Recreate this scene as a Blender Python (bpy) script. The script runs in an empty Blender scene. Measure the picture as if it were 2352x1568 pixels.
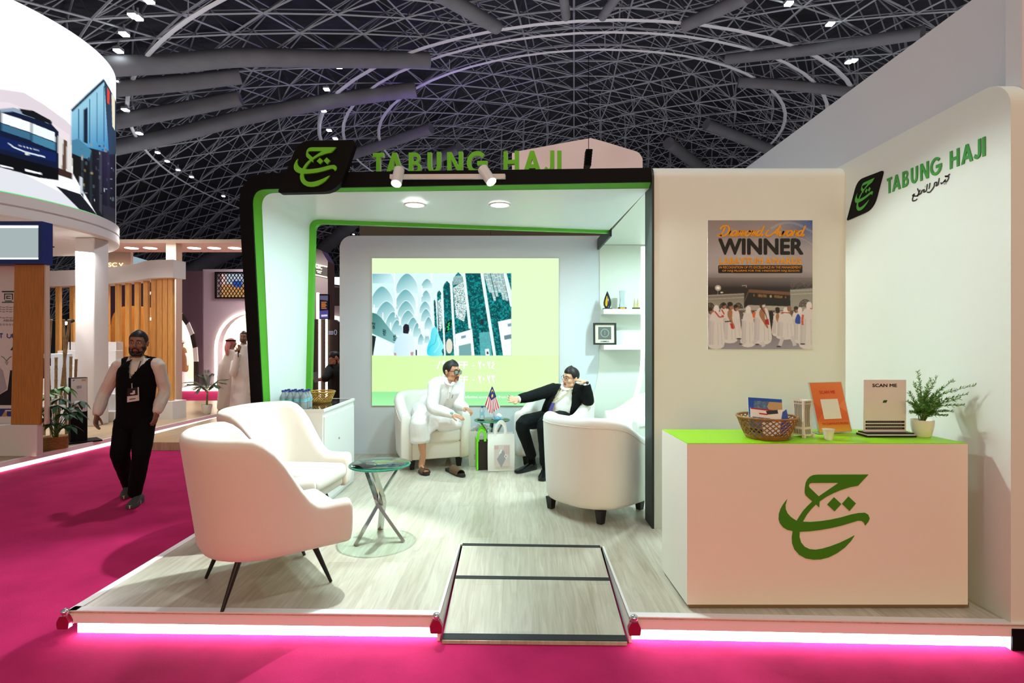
import bpy, bmesh, math, random
import numpy as np
from mathutils import Vector, Matrix, noise
from mathutils.geometry import tessellate_polygon

random.seed(7)
np.random.seed(7)
SC = bpy.context.scene
COL = SC.collection
PI = math.pi
V = Vector

# ------------------------------------------------------------------ camera, world, exposure, large lamps
CAMZ = 1.64                      # eye height over the carpet
F = 1250.0                       # focal length in pixels of the 2352 px frame
CX, CY = 1185.0, 778.0           # where the level view axis meets the picture
PLAT = 0.14                      # stand platform height

cam_d = bpy.data.cameras.new('camera')
cam_d.sensor_width = 36.0
cam_d.lens = F * 36.0 / 2352.0
cam_d.shift_x = -(CX - 1176.0) / 2352.0
cam_d.shift_y = -(784.0 - CY) / 2352.0
cam_d.clip_end = 400.0
cam_o = bpy.data.objects.new('camera', cam_d)
cam_o.location = (0, 0, CAMZ)
cam_o.rotation_euler = (PI / 2, 0, 0)
COL.objects.link(cam_o)
SC.camera = cam_o

SC.view_settings.view_transform = 'Standard'
SC.view_settings.look = 'None'
SC.view_settings.gamma = 1.0
SC.view_settings.use_curve_mapping = False
SC.view_settings.exposure = 0.0

wld = bpy.data.worlds.new('hall_ambient')
SC.world = wld
wld.use_nodes = True
_bg = wld.node_tree.nodes['Background']
_bg.inputs[0].default_value = (0.90, 0.94, 1.0, 1)
_bg.inputs[1].default_value = 0.27


def lamp(name, kind, loc, energy, color, target=None, size=0.2, spot=60, blend=0.4, size_y=None):
    d = bpy.data.lights.new(name, kind)
    d.energy = energy
    d.color = color
    if kind == 'AREA':
        d.size = size
        if size_y:
            d.shape = 'RECTANGLE'
            d.size_y = size_y
        else:
            d.shape = 'DISK'
    elif kind == 'SPOT':
        d.shadow_soft_size = size
        d.spot_size = math.radians(spot)
        d.spot_blend = blend
    else:
        d.shadow_soft_size = size
    o = bpy.data.objects.new(name, d)
    o.location = loc
    if target is not None:
        o.rotation_euler = (V(target) - V(loc)).to_track_quat('-Z', 'Y').to_euler()
    COL.objects.link(o)
    return o


COOL = (0.70, 0.98, 1.0)
WARM = (1.0, 0.53, 0.15)
# unseen warm fill added behind the photographer, standing for booths across the aisle
lamp('warm_fill_lamp', 'AREA', (1.5, -6.0, 3.2), 228, WARM, (0.5, 4, 0.6), size=3.0)
lamp('warm_fill_lamp', 'AREA', (-3.5, -6.0, 3.0), 100, WARM, (-1.5, 4, 0.6), size=3.0)
# soffit downlights of the stand (their fittings are built further down)
for _x in (-0.926, -0.147):
    lamp('soffit_downlight_lamp', 'AREA', (_x, 4.99, 2.84), 35, COOL, (_x, 4.99, 0), size=0.17)
lamp('soffit_downlight_lamp', 'AREA', (1.75, 5.6, 2.80), 56, COOL, (1.75, 5.6, 0), size=0.17)
# the two track spots on the header
SPOT1 = (-0.985, 4.34, 2.86)
SPOT2 = (-0.165, 4.24, 2.86)
lamp('track_spot_lamp', 'SPOT', SPOT1, 430, (0.88, 1.0, 1.0), (-1.75, 3.35, 0.2), size=0.03, spot=70, blend=0.35)
lamp('track_spot_lamp', 'SPOT', SPOT2, 265, (0.88, 1.0, 0.97), (2.2, 3.2, 1.0), size=0.035, spot=74, blend=0.35)
# unseen flood lamps added overhead to brighten carpet, foreground and tall side wall
lamp('unseen_flood_lamp', 'SPOT', (-2.5, 9.5, 13), 3700, (0.9, 0.95, 1), (-4.2, 5.2, 0), size=0.3, spot=70, blend=0.6)
lamp('unseen_flood_lamp', 'SPOT', (3, -1, 12), 900, (0.9, 0.95, 1), (1, 2, 0), size=0.3, spot=60, blend=0.6)
for _p in ((-14, 22), (2, 26), (17, 24), (-24, 36), (6, 44), (28, 40), (-8, 56), (-4, 12), (9, 12)):
    lamp('dome_fill_lamp', 'AREA', (_p[0], _p[1], 4.6), 560, (0.92, 0.95, 1.0), (_p[0], _p[1], 30), size=5.0)  # added upward area lamps that brighten the dome; no fittings there
lamp('unseen_flood_lamp', 'SPOT', (-11, 1.5, 11), 1900, (0.92, 0.97, 1), (2.8, 4.3, 3.6), size=0.3, spot=24, blend=0.8)  # added to brighten the tall neighbour wall
lamp('purple_stage_lamp', 'POINT', (-6.0, 38, 12.5), 900, (0.35, 0.2, 1.0), size=0.5)
# unseen area lamps added to light the stands on the far left
lamp('far_stand_fill_lamp', 'AREA', (-8.5, 12.0, 3.9), 130, (1, 0.93, 0.88), (-8.5, 12, 0), size=1.5)
lamp('far_stand_fill_lamp', 'AREA', (-7.7, 9.1, 3.2), 100, (1, 0.97, 0.95), (-8.0, 8.8, 0), size=1.0)  # added under the drum ring to brighten the white steps
lamp('far_stand_fill_lamp', 'AREA', (-7.5, 17.5, 4.2), 200, (1, 0.92, 0.88), (-8.5, 18.5, 0), size=1.5)
lamp('far_stand_fill_lamp', 'AREA', (-5.0, 12.5, 3.6), 50, (1, 0.95, 0.92), (-5.2, 13.4, 0), size=0.8)


# ------------------------------------------------------------------ helpers
def lin(c):
    return tuple((x / 12.92 if x <= 0.04045 else ((x + 0.055) / 1.055) ** 2.4) for x in c)


def rgb(r, g, b):
    return lin((r / 255.0, g / 255.0, b / 255.0))


_mats = {}


def mat(name, col, rough=0.5, metal=0.0, spec=0.5, trans=0.0, ior=1.45, emit=0.0, ecol=None, bump=0.0, bscale=60.0,
        coat=0.0, var=0.0, vscale=8.0, sheen=0.0, alpha=1.0, stretch=None, detail=4.0):
    if name in _mats:
        return _mats[name]
    m = bpy.data.materials.new(name)
    m.use_nodes = True
    nt = m.node_tree
    b = nt.nodes['Principled BSDF']
    b.inputs['Base Color'].default_value = (*col, 1)
    b.inputs['Roughness'].default_value = rough
    b.inputs['Metallic'].default_value = metal
    b.inputs['Specular IOR Level'].default_value = spec
    b.inputs['IOR'].default_value = ior
    b.inputs['Transmission Weight'].default_value = trans
    b.inputs['Coat Weight'].default_value = coat
    b.inputs['Sheen Weight'].default_value = sheen
    b.inputs['Alpha'].default_value = alpha
    if emit:
        b.inputs['Emission Color'].default_value = (*(ecol or col), 1)
        b.inputs['Emission Strength'].default_value = emit
    if bump or var:
        tc = nt.nodes.new('ShaderNodeTexCoord')
        mp = nt.nodes.new('ShaderNodeMapping')
        nt.links.new(tc.outputs['Object'], mp.inputs[0])
        if stretch:
            mp.inputs['Scale'].default_value = stretch
    if bump:
        n = nt.nodes.new('ShaderNodeTexNoise')
        n.inputs['Scale'].default_value = bscale
        n.inputs['Detail'].default_value = detail
        bp = nt.nodes.new('ShaderNodeBump')
        bp.inputs['Strength'].default_value = bump
        bp.inputs['Distance'].default_value = 0.01
        nt.links.new(mp.outputs[0], n.inputs['Vector'])
        nt.links.new(n.outputs['Fac'], bp.inputs['Height'])
        nt.links.new(bp.outputs[0], b.inputs['Normal'])
    if var:
        n2 = nt.nodes.new('ShaderNodeTexNoise')
        n2.inputs['Scale'].default_value = vscale
        n2.inputs['Detail'].default_value = 5.0
        rp = nt.nodes.new('ShaderNodeValToRGB')
        rp.color_ramp.elements[0].position = 0.3
        rp.color_ramp.elements[1].position = 0.7
        rp.color_ramp.elements[0].color = (*[c * (1 - var) for c in col], 1)
        rp.color_ramp.elements[1].color = (*[min(1, c * (1 + var)) for c in col], 1)
        nt.links.new(mp.outputs[0], n2.inputs['Vector'])
        nt.links.new(n2.outputs['Fac'], rp.inputs[0])
        nt.links.new(rp.outputs[0], b.inputs['Base Color'])
    _mats[name] = m
    return m


def emat(name, col, strength):
    if name in _mats:
        return _mats[name]
    m = bpy.data.materials.new(name)
    m.use_nodes = True
    nt = m.node_tree
    nt.nodes.clear()
    e = nt.nodes.new('ShaderNodeEmission')
    e.inputs[0].default_value = (*col, 1)
    e.inputs[1].default_value = strength
    o = nt.nodes.new('ShaderNodeOutputMaterial')
    nt.links.new(e.outputs[0], o.inputs[0])
    _mats[name] = m
    return m


ROOT = {}        # object -> matrix of its thing, so that parts can be built in world coordinates


def tag(o, label, cat, group=None, kind=None):
    if label:
        o['label'] = label
    if cat:
        o['category'] = cat
    if group:
        o['group'] = group
    if kind:
        o['kind'] = kind
    return o


def thing(name, label, cat, loc=(0, 0, 0), rz=0.0, group=None):
    o = bpy.data.objects.new(name, None)
    o.empty_display_size = 0.1
    o.location = loc
    o.rotation_euler = (0, 0, rz)
    COL.objects.link(o)
    ROOT[o] = Matrix.Translation(V(loc)) @ Matrix.Rotation(rz, 4, 'Z')
    return tag(o, label, cat, group)


def obj(name, bm, m, parent=None, smooth=False, local=False, mods=None, ang=None):
    """link a bmesh as one mesh object; built in world coordinates unless local"""
    me = bpy.data.meshes.new(name)
    mw = ROOT.get(parent) if parent is not None else None
    if mw is not None and not local:
        bm.transform(mw.inverted())
    if ang is not None:
        bm.normal_update()
        for e in bm.edges:
            if len(e.link_faces) == 2:
                e.smooth = e.calc_face_angle(0) < ang
            else:
                e.smooth = False
        smooth = True
    if smooth:
        for f in bm.faces:
            f.smooth = True
    bm.to_mesh(me)
    bm.free()
    for mm in (m if isinstance(m, (list, tuple)) else [m]):
        me.materials.append(mm)
    o = bpy.data.objects.new(name, me)
    COL.objects.link(o)
    if parent is not None:
        o.parent = parent
        if mw is not None:
            ROOT[o] = mw
    return o


def struct(name, bm, m, **k):
    o = obj(name, bm, m, **k)
    o['kind'] = 'structure'
    return o


def dup(root, loc, rz=0.0, label=None, group=None, scale=None):
    r = root.copy()
    COL.objects.link(r)
    r.location = loc
    r.rotation_euler = (0, 0, rz)
    if scale:
        r.scale = (scale,) * 3
    if label:
        r['label'] = label
    if group:
        r['group'] = group
    for ch in list(root.children):
        c = ch.copy()
        COL.objects.link(c)
        c.parent = r
        for g in list(ch.children):
            d = g.copy()
            COL.objects.link(d)
            d.parent = c
    return r


def B():
    return bmesh.new()


def box(bm, a, b, bev=0.0, seg=2, M=None, mi=0):
    """axis box from corner a to corner b, optional bevel and transform"""
    r = bmesh.ops.create_cube(bm, size=1.0)
    vs = r['verts']
    c = [(a[i] + b[i]) / 2 for i in range(3)]
    s = [abs(b[i] - a[i]) for i in range(3)]
    for v in vs:
        v.co = V((c[0] + v.co.x * s[0], c[1] + v.co.y * s[1], c[2] + v.co.z * s[2]))
    fs = set(f for v in vs for f in v.link_faces)
    if bev > 0:
        es = list(set(e for v in vs for e in v.link_edges))
        r2 = bmesh.ops.bevel(bm, geom=es, offset=min(bev, min(s) * 0.49), segments=seg, profile=0.5, affect='EDGES')
        vs = list(set(v for f in r2['faces'] for v in f.verts) | set(v for v in vs if v.is_valid))
        fs = set(f for v in vs for f in v.link_faces)
    for f in fs:
        f.material_index = mi
    if M is not None:
        for v in vs:
            v.co = M @ v.co
    return vs


def basis(d):
    d = V(d).normalized()
    up = V((0, 0, 1)) if abs(d.z) < 0.95 else V((1, 0, 0))
    s = d.cross(up).normalized()
    return s, s.cross(d).normalized(), d


def tube(bm, pts, rad, n=8, caps=True, flat=1.0, closed=False, mi=0, up=None):
    """tube along a polyline; rad scalar or list; flat scales the second axis"""
    pts = [V(p) for p in pts]
    N = len(pts)
    rr = rad if isinstance(rad, (list, tuple)) else [rad] * N
    rings = []
    s_prev = None
    for i, p in enumerate(pts):
        if closed:
            d = pts[(i + 1) % N] - pts[i - 1]
        else:
            d = pts[min(i + 1, N - 1)] - pts[max(i - 1, 0)]
        if d.length < 1e-9:
            d = V((0, 0, 1))
        d.normalize()
        if up is not None:
            s = d.cross(V(up))
            if s.length < 1e-5:
                s = basis(d)[0]
            s.normalize()
        elif s_prev is None:
            s = basis(d)[0]
        else:
            s = s_prev - d * s_prev.dot(d)
            if s.length < 1e-6:
                s = basis(d)[0]
            s.normalize()
        s_prev = s
        t = s.cross(d).normalized()
        r = rr[i]
        rx, ry = r if isinstance(r, (list, tuple)) else (r, r * flat)
        rings.append([bm.verts.new(p + s * (rx * math.cos(2 * PI * k / n)) + t * (ry * math.sin(2 * PI * k / n))) for k in range(n)])
    for i in range(N if closed else N - 1):
        a, b = rings[i], rings[(i + 1) % N]
        for k in range(n):
            f = bm.faces.new((a[k], a[(k + 1) % n], b[(k + 1) % n], b[k]))
            f.material_index = mi
    if caps and not closed:
        bm.faces.new(rings[0][::-1]).material_index = mi
        bm.faces.new(rings[-1]).material_index = mi
    return rings


def cyl(bm, p0, p1, r0, r1=None, n=16, mi=0):
    return tube(bm, [p0, p1], [r0, r0 if r1 is None else r1], n=n, mi=mi)


def lathe(bm, prof, c=(0, 0, 0), n=32, mi=0):
    """prof: list of (r,z) bottom to top"""
    c = V(c)
    rings = []
    for r, z in prof:
        if r < 1e-6:
            rings.append([bm.verts.new(c + V((0, 0, z)))])
        else:
            rings.append([bm.verts.new(c + V((r * math.cos(2 * PI * k / n), r * math.sin(2 * PI * k / n), z))) for k in range(n)])
    for a, b in zip(rings[:-1], rings[1:]):
        for k in range(n):
            if len(a) == 1 and len(b) == 1:
                continue
            if len(a) == 1:
                f = bm.faces.new((a[0], b[(k + 1) % n], b[k])) if False else bm.faces.new((a[0], b[k], b[(k + 1) % n]))
            elif len(b) == 1:
                f = bm.faces.new((a[k], a[(k + 1) % n], b[0]))
            else:
                f = bm.faces.new((a[k], a[(k + 1) % n], b[(k + 1) % n], b[k]))
            f.material_index = mi
    return rings


def sphere(bm, c, r, M=None, u=16, v=10, mi=0):
    vs = bmesh.ops.create_uvsphere(bm, u_segments=u, v_segments=v, radius=1.0)['verts']
    rr = V((r, r, r)) if not isinstance(r, (tuple, list, Vector)) else V(r)
    for w in vs:
        p = V((w.co.x * rr.x, w.co.y * rr.y, w.co.z * rr.z))
        if M is not None:
            p = M @ p
        w.co = p + V(c)
    for f in set(f for w in vs for f in w.link_faces):
        f.material_index = mi
    return vs


def poly2(bm, loops, frame, depth=0.0, off=0.0, mi=0, back=True):
    """flat or extruded shape from 2-D loops (outer + holes). frame(u,v,w)->world; front at off, back at off-depth"""
    loops3 = [[V((p[0], p[1], 0)) for p in L] for L in loops]
    flat = [p for L in loops3 for p in L]
    tris = tessellate_polygon(loops3)
    A = [bm.verts.new(frame(p.x, p.y, off)) for p in flat]
    for t in tris:
        try:
            bm.faces.new([A[i] for i in t]).material_index = mi
        except ValueError:
            pass
    if depth > 0:
        Bv = [bm.verts.new(frame(p.x, p.y, off - depth)) for p in flat]
        if back:
            for t in tris:
                try:
                    bm.faces.new([Bv[i] for i in t[::-1]]).material_index = mi
                except ValueError:
                    pass
        s = 0
        for L in loops3:
            n = len(L)
            for i in range(n):
                j = (i + 1) % n
                try:
                    bm.faces.new((A[s + i], A[s + j], Bv[s + j], Bv[s + i])).material_index = mi
                except ValueError:
                    pass
            s += n


def fixn(bm):
    bmesh.ops.recalc_face_normals(bm, faces=bm.faces[:])
    bm.normal_update()
    return bm


def FR(o, u, v, w):
    o, u, v, w = V(o), V(u), V(v), V(w)
    return lambda a, b, c=0.0: o + u * a + v * b + w * c


def arc(cx, cy, r, a0, a1, n=8, ry=None):
    ry = r if ry is None else ry
    return [(cx + r * math.cos(math.radians(a0 + (a1 - a0) * i / n)), cy + ry * math.sin(math.radians(a0 + (a1 - a0) * i / n))) for i in range(n + 1)]


def rrect(x0, y0, x1, y1, r, n=6):
    rs = r if isinstance(r, (list, tuple)) else [r] * 4       # bl, br, tr, tl
    pts = []
    for (cx, cy, a, q) in ((x0 + rs[0], y0 + rs[0], 180, rs[0]), (x1 - rs[1], y0 + rs[1], 270, rs[1]),
                           (x1 - rs[2], y1 - rs[2], 0, rs[2]), (x0 + rs[3], y1 - rs[3], 90, rs[3])):
        pts += arc(cx, cy, q, a, a + 90, n) if q > 1e-5 else [(cx, cy)]
    return pts


def rpoly(pts, r, n=5):
    """round the corners of a polygon"""
    out = []
    N = len(pts)
    for i in range(N):
        p, a, b = V(pts[i]).to_2d(), V(pts[i - 1]).to_2d(), V(pts[(i + 1) % N]).to_2d()
        rr = r[i] if isinstance(r, (list, tuple)) else r
        da, db = (a - p), (b - p)
        la = min(rr, da.length * 0.49)
        lb = min(rr, db.length * 0.49)
        s, e = p + da.normalized() * la, p + db.normalized() * lb
        for k in range(n + 1):
            t = k / n
            out.append(tuple(s * (1 - t) ** 2 + p * 2 * t * (1 - t) + e * t * t))
    return out


def spline(pts, n=6, closed=False):
    """Catmull-Rom through points of any dimension"""
    P = [np.array(p, float) for p in pts]
    N = len(P)
    out = []
    for i in range(N if closed else N - 1):
        p0 = P[i - 1] if (closed or i > 0) else P[0] * 2 - P[1]
        p1, p2 = P[i], P[(i + 1) % N]
        p3 = P[(i + 2) % N] if (closed or i + 2 < N) else P[-1] * 2 - P[-2]
        for k in range(n):
            t = k / n
            out.append(0.5 * (2 * p1 + (p2 - p0) * t + (2 * p0 - 5 * p1 + 4 * p2 - p3) * t * t + (3 * p1 - p0 - 3 * p2 + p3) * t ** 3))
    if not closed:
        out.append(P[-1])
    return [tuple(float(x) for x in p) for p in out]


def at(px, py, d):
    """world point seen at picture position px,py at distance d along the view axis"""
    return V(((px - CX) / F * d, d, CAMZ - (py - CY) / F * d))


def atz(px, py, z):
    """world point seen at px,py on the horizontal plane z"""
    d = (CAMZ - z) * F / (py - CY)
    return at(px, py, d)


_fonts = {}


def text_polys(s, bold=0.0, spacing=1.0, shear=0.0):
    """triangles of a line of lettering, as (list of 2-D verts, faces), normalised to x from 0, baseline 0, cap height 1"""
    c = bpy.data.curves.new('lettering', 'FONT')
    c.body = s
    c.size = 1.0
    c.offset = bold
    c.space_character = spacing
    c.shear = shear
    c.fill_mode = 'FRONT'
    c.resolution_u = 3
    o = bpy.data.objects.new('lettering', c)
    COL.objects.link(o)
    bpy.context.view_layer.update()
    dg = bpy.context.evaluated_depsgraph_get()
    me = bpy.data.meshes.new_from_object(o.evaluated_get(dg))
    vs = [(v.co.x, v.co.y) for v in me.vertices]
    fs = [tuple(p.vertices) for p in me.polygons]
    bpy.data.objects.remove(o)
    bpy.data.curves.remove(c)
    bpy.data.meshes.remove(me)
    return vs, fs


def text_into(bm, s, x0, y0, x1, y1, frame, off=0.0015, bold=0.0, spacing=1.0, shear=0.0, mi=0, fit='xy'):
    """lettering scaled so that its ink fills the box x0..x1, y0..y1 of the frame"""
    vs, fs = text_polys(s, 0.0, spacing, shear)
    if not vs:
        return
    a = np.array(vs)
    mn, mx = a.min(0) - bold, a.max(0) + bold
    sx = (x1 - x0) / max(mx[0] - mn[0], 1e-6)
    sy = (y1 - y0) / max(mx[1] - mn[1], 1e-6)
    sh = [(0.0, 0.0)]
    if bold:                                     # heavier strokes: the same glyphs laid over each other a hair apart
        sh = [(bold * math.cos(k * PI / 4), bold * math.sin(k * PI / 4)) for k in range(8)]
    for k, (ox, oy) in enumerate(sh):
        W = [bm.verts.new(frame(x0 + (v[0] + ox - mn[0]) * sx, y0 + (v[1] + oy - mn[1]) * sy, off + k * 0.00009)) for v in vs]
        for f in fs:
            try:
                bm.faces.new([W[i] for i in f]).material_index = mi
            except ValueError:
                pass


def ribbon(bm, pts, w, frame, off=0.001, mi=0, depth=0.0):
    """stroked 2-D path; w scalar or list of widths"""
    P = [np.array(p, float) for p in pts]
    N = len(P)
    ws = w if isinstance(w, (list, tuple)) else [w] * N
    L, R = [], []
    for i in range(N):
        d = P[min(i + 1, N - 1)] - P[max(i - 1, 0)]
        d = d / (np.linalg.norm(d) + 1e-12)
        n = np.array((-d[1], d[0]))
        L.append(P[i] + n * ws[i] / 2)
        R.append(P[i] - n * ws[i] / 2)
    for k in ([off] if depth <= 0 else [off, off - depth]):
        a = [bm.verts.new(frame(*p, k)) for p in L]
        b = [bm.verts.new(frame(*p, k)) for p in R]
        for i in range(N - 1):
            bm.faces.new((b[i], b[i + 1], a[i + 1], a[i])).material_index = mi
        if depth > 0:
            if k == off:
                fa, fb = a, b
            else:
                for i in range(N - 1):
                    bm.faces.new((fa[i], fa[i + 1], a[i + 1], a[i])).material_index = mi
                    bm.faces.new((fb[i + 1], fb[i], b[i], b[i + 1])).material_index = mi
                bm.faces.new((fa[0], a[0], b[0], fb[0])).material_index = mi
                bm.faces.new((fa[-1], fb[-1], b[-1], a[-1])).material_index = mi


def cmat(name, emit=0.0, rough=0.5, attr='Col'):
    """material that takes its colour from the printed or displayed picture stored on the mesh"""
    if name in _mats:
        return _mats[name]
    m = bpy.data.materials.new(name)
    m.use_nodes = True
    nt = m.node_tree
    a = nt.nodes.new('ShaderNodeVertexColor')
    a.layer_name = attr
    b = nt.nodes['Principled BSDF']
    b.inputs['Roughness'].default_value = rough
    if emit:
        b.inputs['Base Color'].default_value = (0.005, 0.005, 0.005, 1)
        b.inputs['Specular IOR Level'].default_value = 0.05
        nt.links.new(a.outputs[0], b.inputs['Emission Color'])
        b.inputs['Emission Strength'].default_value = emit
    else:
        nt.links.new(a.outputs[0], b.inputs['Base Color'])
    _mats[name] = m
    return m


class Canvas:
    """a small painter for printed or displayed pictures; coordinates in the units given by box, y down"""

    def __init__(s, x0, y0, x1, y1, w, h, bg):
        s.x0, s.y0, s.x1, s.y1, s.w, s.h = x0, y0, x1, y1, w, h
        s.a = np.zeros((h, w, 3))
        s.a[:] = np.array(rgb(*bg))
        X = x0 + (np.arange(w) + 0.0) / (w - 1) * (x1 - x0)
        Y = y0 + (np.arange(h) + 0.0) / (h - 1) * (y1 - y0)
        s.X, s.Y = np.meshgrid(X, Y)

    def put(s, mask, c, al=1.0):
        k = (mask * al)[..., None]
        s.a = s.a * (1 - k) + np.array(rgb(*c)) * k

    def mask(s, pts):
        dx = (s.x1 - s.x0) / (s.w - 1)
        dy = (s.y1 - s.y0) / (s.h - 1)
        xs = [p[0] for p in pts]
        ys = [p[1] for p in pts]
        i0 = max(0, int((min(xs) - s.x0) / dx) - 1)
        i1 = min(s.w, int((max(xs) - s.x0) / dx) + 3)
        j0 = max(0, int((min(ys) - s.y0) / dy) - 1)
        j1 = min(s.h, int((max(ys) - s.y0) / dy) + 3)
        out = np.zeros((s.h, s.w))
        if i1 <= i0 or j1 <= j0:
            return out
        tot = np.zeros((j1 - j0, i1 - i0))
        n = len(pts)
        for ox, oy in ((-0.25, -0.25), (0.25, -0.25), (-0.25, 0.25), (0.25, 0.25)):
            X = s.X[j0:j1, i0:i1] + ox * dx
            Y = s.Y[j0:j1, i0:i1] + oy * dy
            ins = np.zeros(X.shape, bool)
            for i in range(n):
                ax, ay = pts[i]
                bx, by = pts[(i + 1) % n]
                if ay == by:
                    continue
                c = ((ay > Y) != (by > Y)) & (X < (bx - ax) * (Y - ay) / (by - ay) + ax)
                ins ^= c
            tot += ins
        out[j0:j1, i0:i1] = tot / 4
        return out

    def poly(s, pts, c, al=1.0):
        s.put(s.mask(pts), c, al)

    def grad(s, pts, c0, c1, p0, p1):
        m = s.mask(pts)[..., None]
        d = np.array(p1, float) - np.array(p0, float)
        t = ((s.X - p0[0]) * d[0] + (s.Y - p0[1]) * d[1]) / (d @ d)
        t = np.clip(t, 0, 1)[..., None]
        col = np.array(rgb(*c0)) * (1 - t) + np.array(rgb(*c1)) * t
        s.a = s.a * (1 - m) + col * m

    def ell(s, x, y, rx, ry, c, al=1.0, n=20):
        s.poly([(x + rx * math.cos(2 * PI * i / n), y + ry * math.sin(2 * PI * i / n)) for i in range(n)], c, al)

    def line(s, pts, w, c, al=1.0):
        for p, q in zip(pts[:-1], pts[1:]):
            dx, dy = q[0] - p[0], q[1] - p[1]
            L = math.hypot(dx, dy) + 1e-9
            nx, ny = -dy / L * w / 2, dx / L * w / 2
            s.poly([(p[0] + nx, p[1] + ny), (q[0] + nx, q[1] + ny), (q[0] - nx, q[1] - ny), (p[0] - nx, p[1] - ny)], c, al)

    def speck(s, pts, c, frac, al, cell=1):
        m = s.mask(pts)
        r = np.random.rand(s.h // cell + 1, s.w // cell + 1) < frac
        r = np.kron(r, np.ones((cell, cell)))[:s.h, :s.w]
        s.put(m * r, c, al)

    def mesh(s, name, surf, m, parent=None):
        """surf(x,y) -> world point"""
        me = bpy.data.meshes.new(name)
        co = [surf(s.X[j, i], s.Y[j, i]) for j in range(s.h) for i in range(s.w)]
        mw = ROOT.get(parent) if parent is not None else None
        if mw is not None:
            inv = mw.inverted()
            co = [inv @ c for c in co]
        W = s.w
        fs = [(j * W + i, (j + 1) * W + i, (j + 1) * W + i + 1, j * W + i + 1) for j in range(s.h - 1) for i in range(W - 1)]
        me.from_pydata([tuple(c) for c in co], [], fs)
        at_ = me.color_attributes.new('Col', 'FLOAT_COLOR', 'POINT')
        buf = np.ones((s.h * s.w, 4), np.float32)
        buf[:, :3] = s.a.reshape(-1, 3)
        at_.data.foreach_set('color', buf.ravel())
        me.materials.append(m)
        o = bpy.data.objects.new(name, me)
        COL.objects.link(o)
        if parent is not None:
            o.parent = parent
            if mw is not None:
                ROOT[o] = mw
        return o

# ------------------------------------------------------------------ materials of the setting
def plank_mat(name, c0, c1, scale=1.0, rough=0.28):
    m = bpy.data.materials.new(name)
    m.use_nodes = True
    nt = m.node_tree
    N, L = nt.nodes, nt.links
    b = N['Principled BSDF']
    tc = N.new('ShaderNodeTexCoord')
    br = N.new('ShaderNodeTexBrick')
    mp = N.new('ShaderNodeMapping')
    mp.inputs['Rotation'].default_value = (0, 0, PI / 2)
    L.new(tc.outputs['Object'], mp.inputs[0])
    br.offset = 0.37
    br.inputs['Color1'].default_value = (0.35, 0.35, 0.35, 1)
    br.inputs['Color2'].default_value = (0.65, 0.65, 0.65, 1)
    br.inputs['Mortar'].default_value = (0.28, 0.28, 0.28, 1)
    br.inputs['Scale'].default_value = scale
    br.inputs['Mortar Size'].default_value = 0.0012
    br.inputs['Brick Width'].default_value = 1.22
    br.inputs['Row Height'].default_value = 0.18
    L.new(mp.outputs[0], br.inputs['Vector'])
    m2 = N.new('ShaderNodeMapping')
    m2.inputs['Scale'].default_value = (14, 1.1, 1)
    L.new(tc.outputs['Object'], m2.inputs[0])
    n = N.new('ShaderNodeTexNoise')
    n.inputs['Scale'].default_value = 2.2
    n.inputs['Detail'].default_value = 8
    n.inputs['Distortion'].default_value = 1.2
    L.new(m2.outputs[0], n.inputs['Vector'])
    mx = N.new('ShaderNodeMath')
    mx.operation = 'ADD'
    sc = N.new('ShaderNodeMath')
    sc.operation = 'MULTIPLY'
    sc.inputs[1].default_value = 0.45
    L.new(br.outputs['Color'], sc.inputs[0])
    L.new(sc.outputs[0], mx.inputs[0])
    sn = N.new('ShaderNodeMath')
    sn.operation = 'MULTIPLY'
    sn.inputs[1].default_value = 0.6
    L.new(n.outputs['Fac'], sn.inputs[0])
    L.new(sn.outputs[0], mx.inputs[1])
    rp = N.new('ShaderNodeValToRGB')
    rp.color_ramp.elements[0].position = 0.32
    rp.color_ramp.elements[1].position = 0.72
    rp.color_ramp.elements[0].color = (*c0, 1)
    rp.color_ramp.elements[1].color = (*c1, 1)
    L.new(mx.outputs[0], rp.inputs[0])
    L.new(rp.outputs[0], b.inputs['Base Color'])
    b.inputs['Roughness'].default_value = rough
    _mats[name] = m
    return m


M_plank = plank_mat('pale_oak_laminate', rgb(160, 150, 128), rgb(208, 202, 186))
M_plank2 = plank_mat('far_oak_laminate', rgb(150, 125, 95), rgb(190, 165, 130))
M_white = mat('white_painted_board', rgb(225, 231, 219), 0.45, bump=0.015, bscale=350)
M_white_gloss = mat('white_gloss_panel', rgb(236, 238, 236), 0.28)
M_grey_wall = mat('grey_painted_board', rgb(212, 222, 228), 0.5)
M_black = mat('matt_black_board', rgb(9, 9, 9), 0.65, spec=0.15)
M_green = mat('green_vinyl', rgb(78, 168, 38), 0.45)
M_green_ink = mat('green_logo_acrylic', rgb(62, 138, 18), 0.4)
M_darkteal = mat('dark_edge_board', rgb(34, 44, 42), 0.5)
M_taupe = mat('taupe_board', rgb(104, 94, 78), 0.6)
M_carpet = mat('magenta_carpet', rgb(178, 40, 90), 0.95, bump=0.5, bscale=420, var=0.14, vscale=3.0, spec=0.03)
M_led = emat('led_strip_light', (0.96, 0.88, 1.0), 20.0)
M_steel = mat('grey_roof_steel', rgb(146, 149, 152), 0.55)
M_duct = mat('grey_fabric_duct', rgb(112, 112, 113), 0.8, var=0.12, vscale=0.8)
M_roof = mat('dark_roof_sheet', rgb(44, 45, 50), 0.9)
M_alu = mat('brushed_aluminium', rgb(190, 190, 188), 0.35, metal=0.9)
M_steelpanel = mat('white_hall_rail', rgb(205, 205, 205), 0.5)

# ------------------------------------------------------------------ carpet, platforms
bm = B()
vs = [bm.verts.new(p) for p in ((-40, -8, 0), (40, -8, 0), (40, 90, 0), (-40, 90, 0))]
bm.faces.new(vs)
struct('floor', bm, M_carpet)

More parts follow.
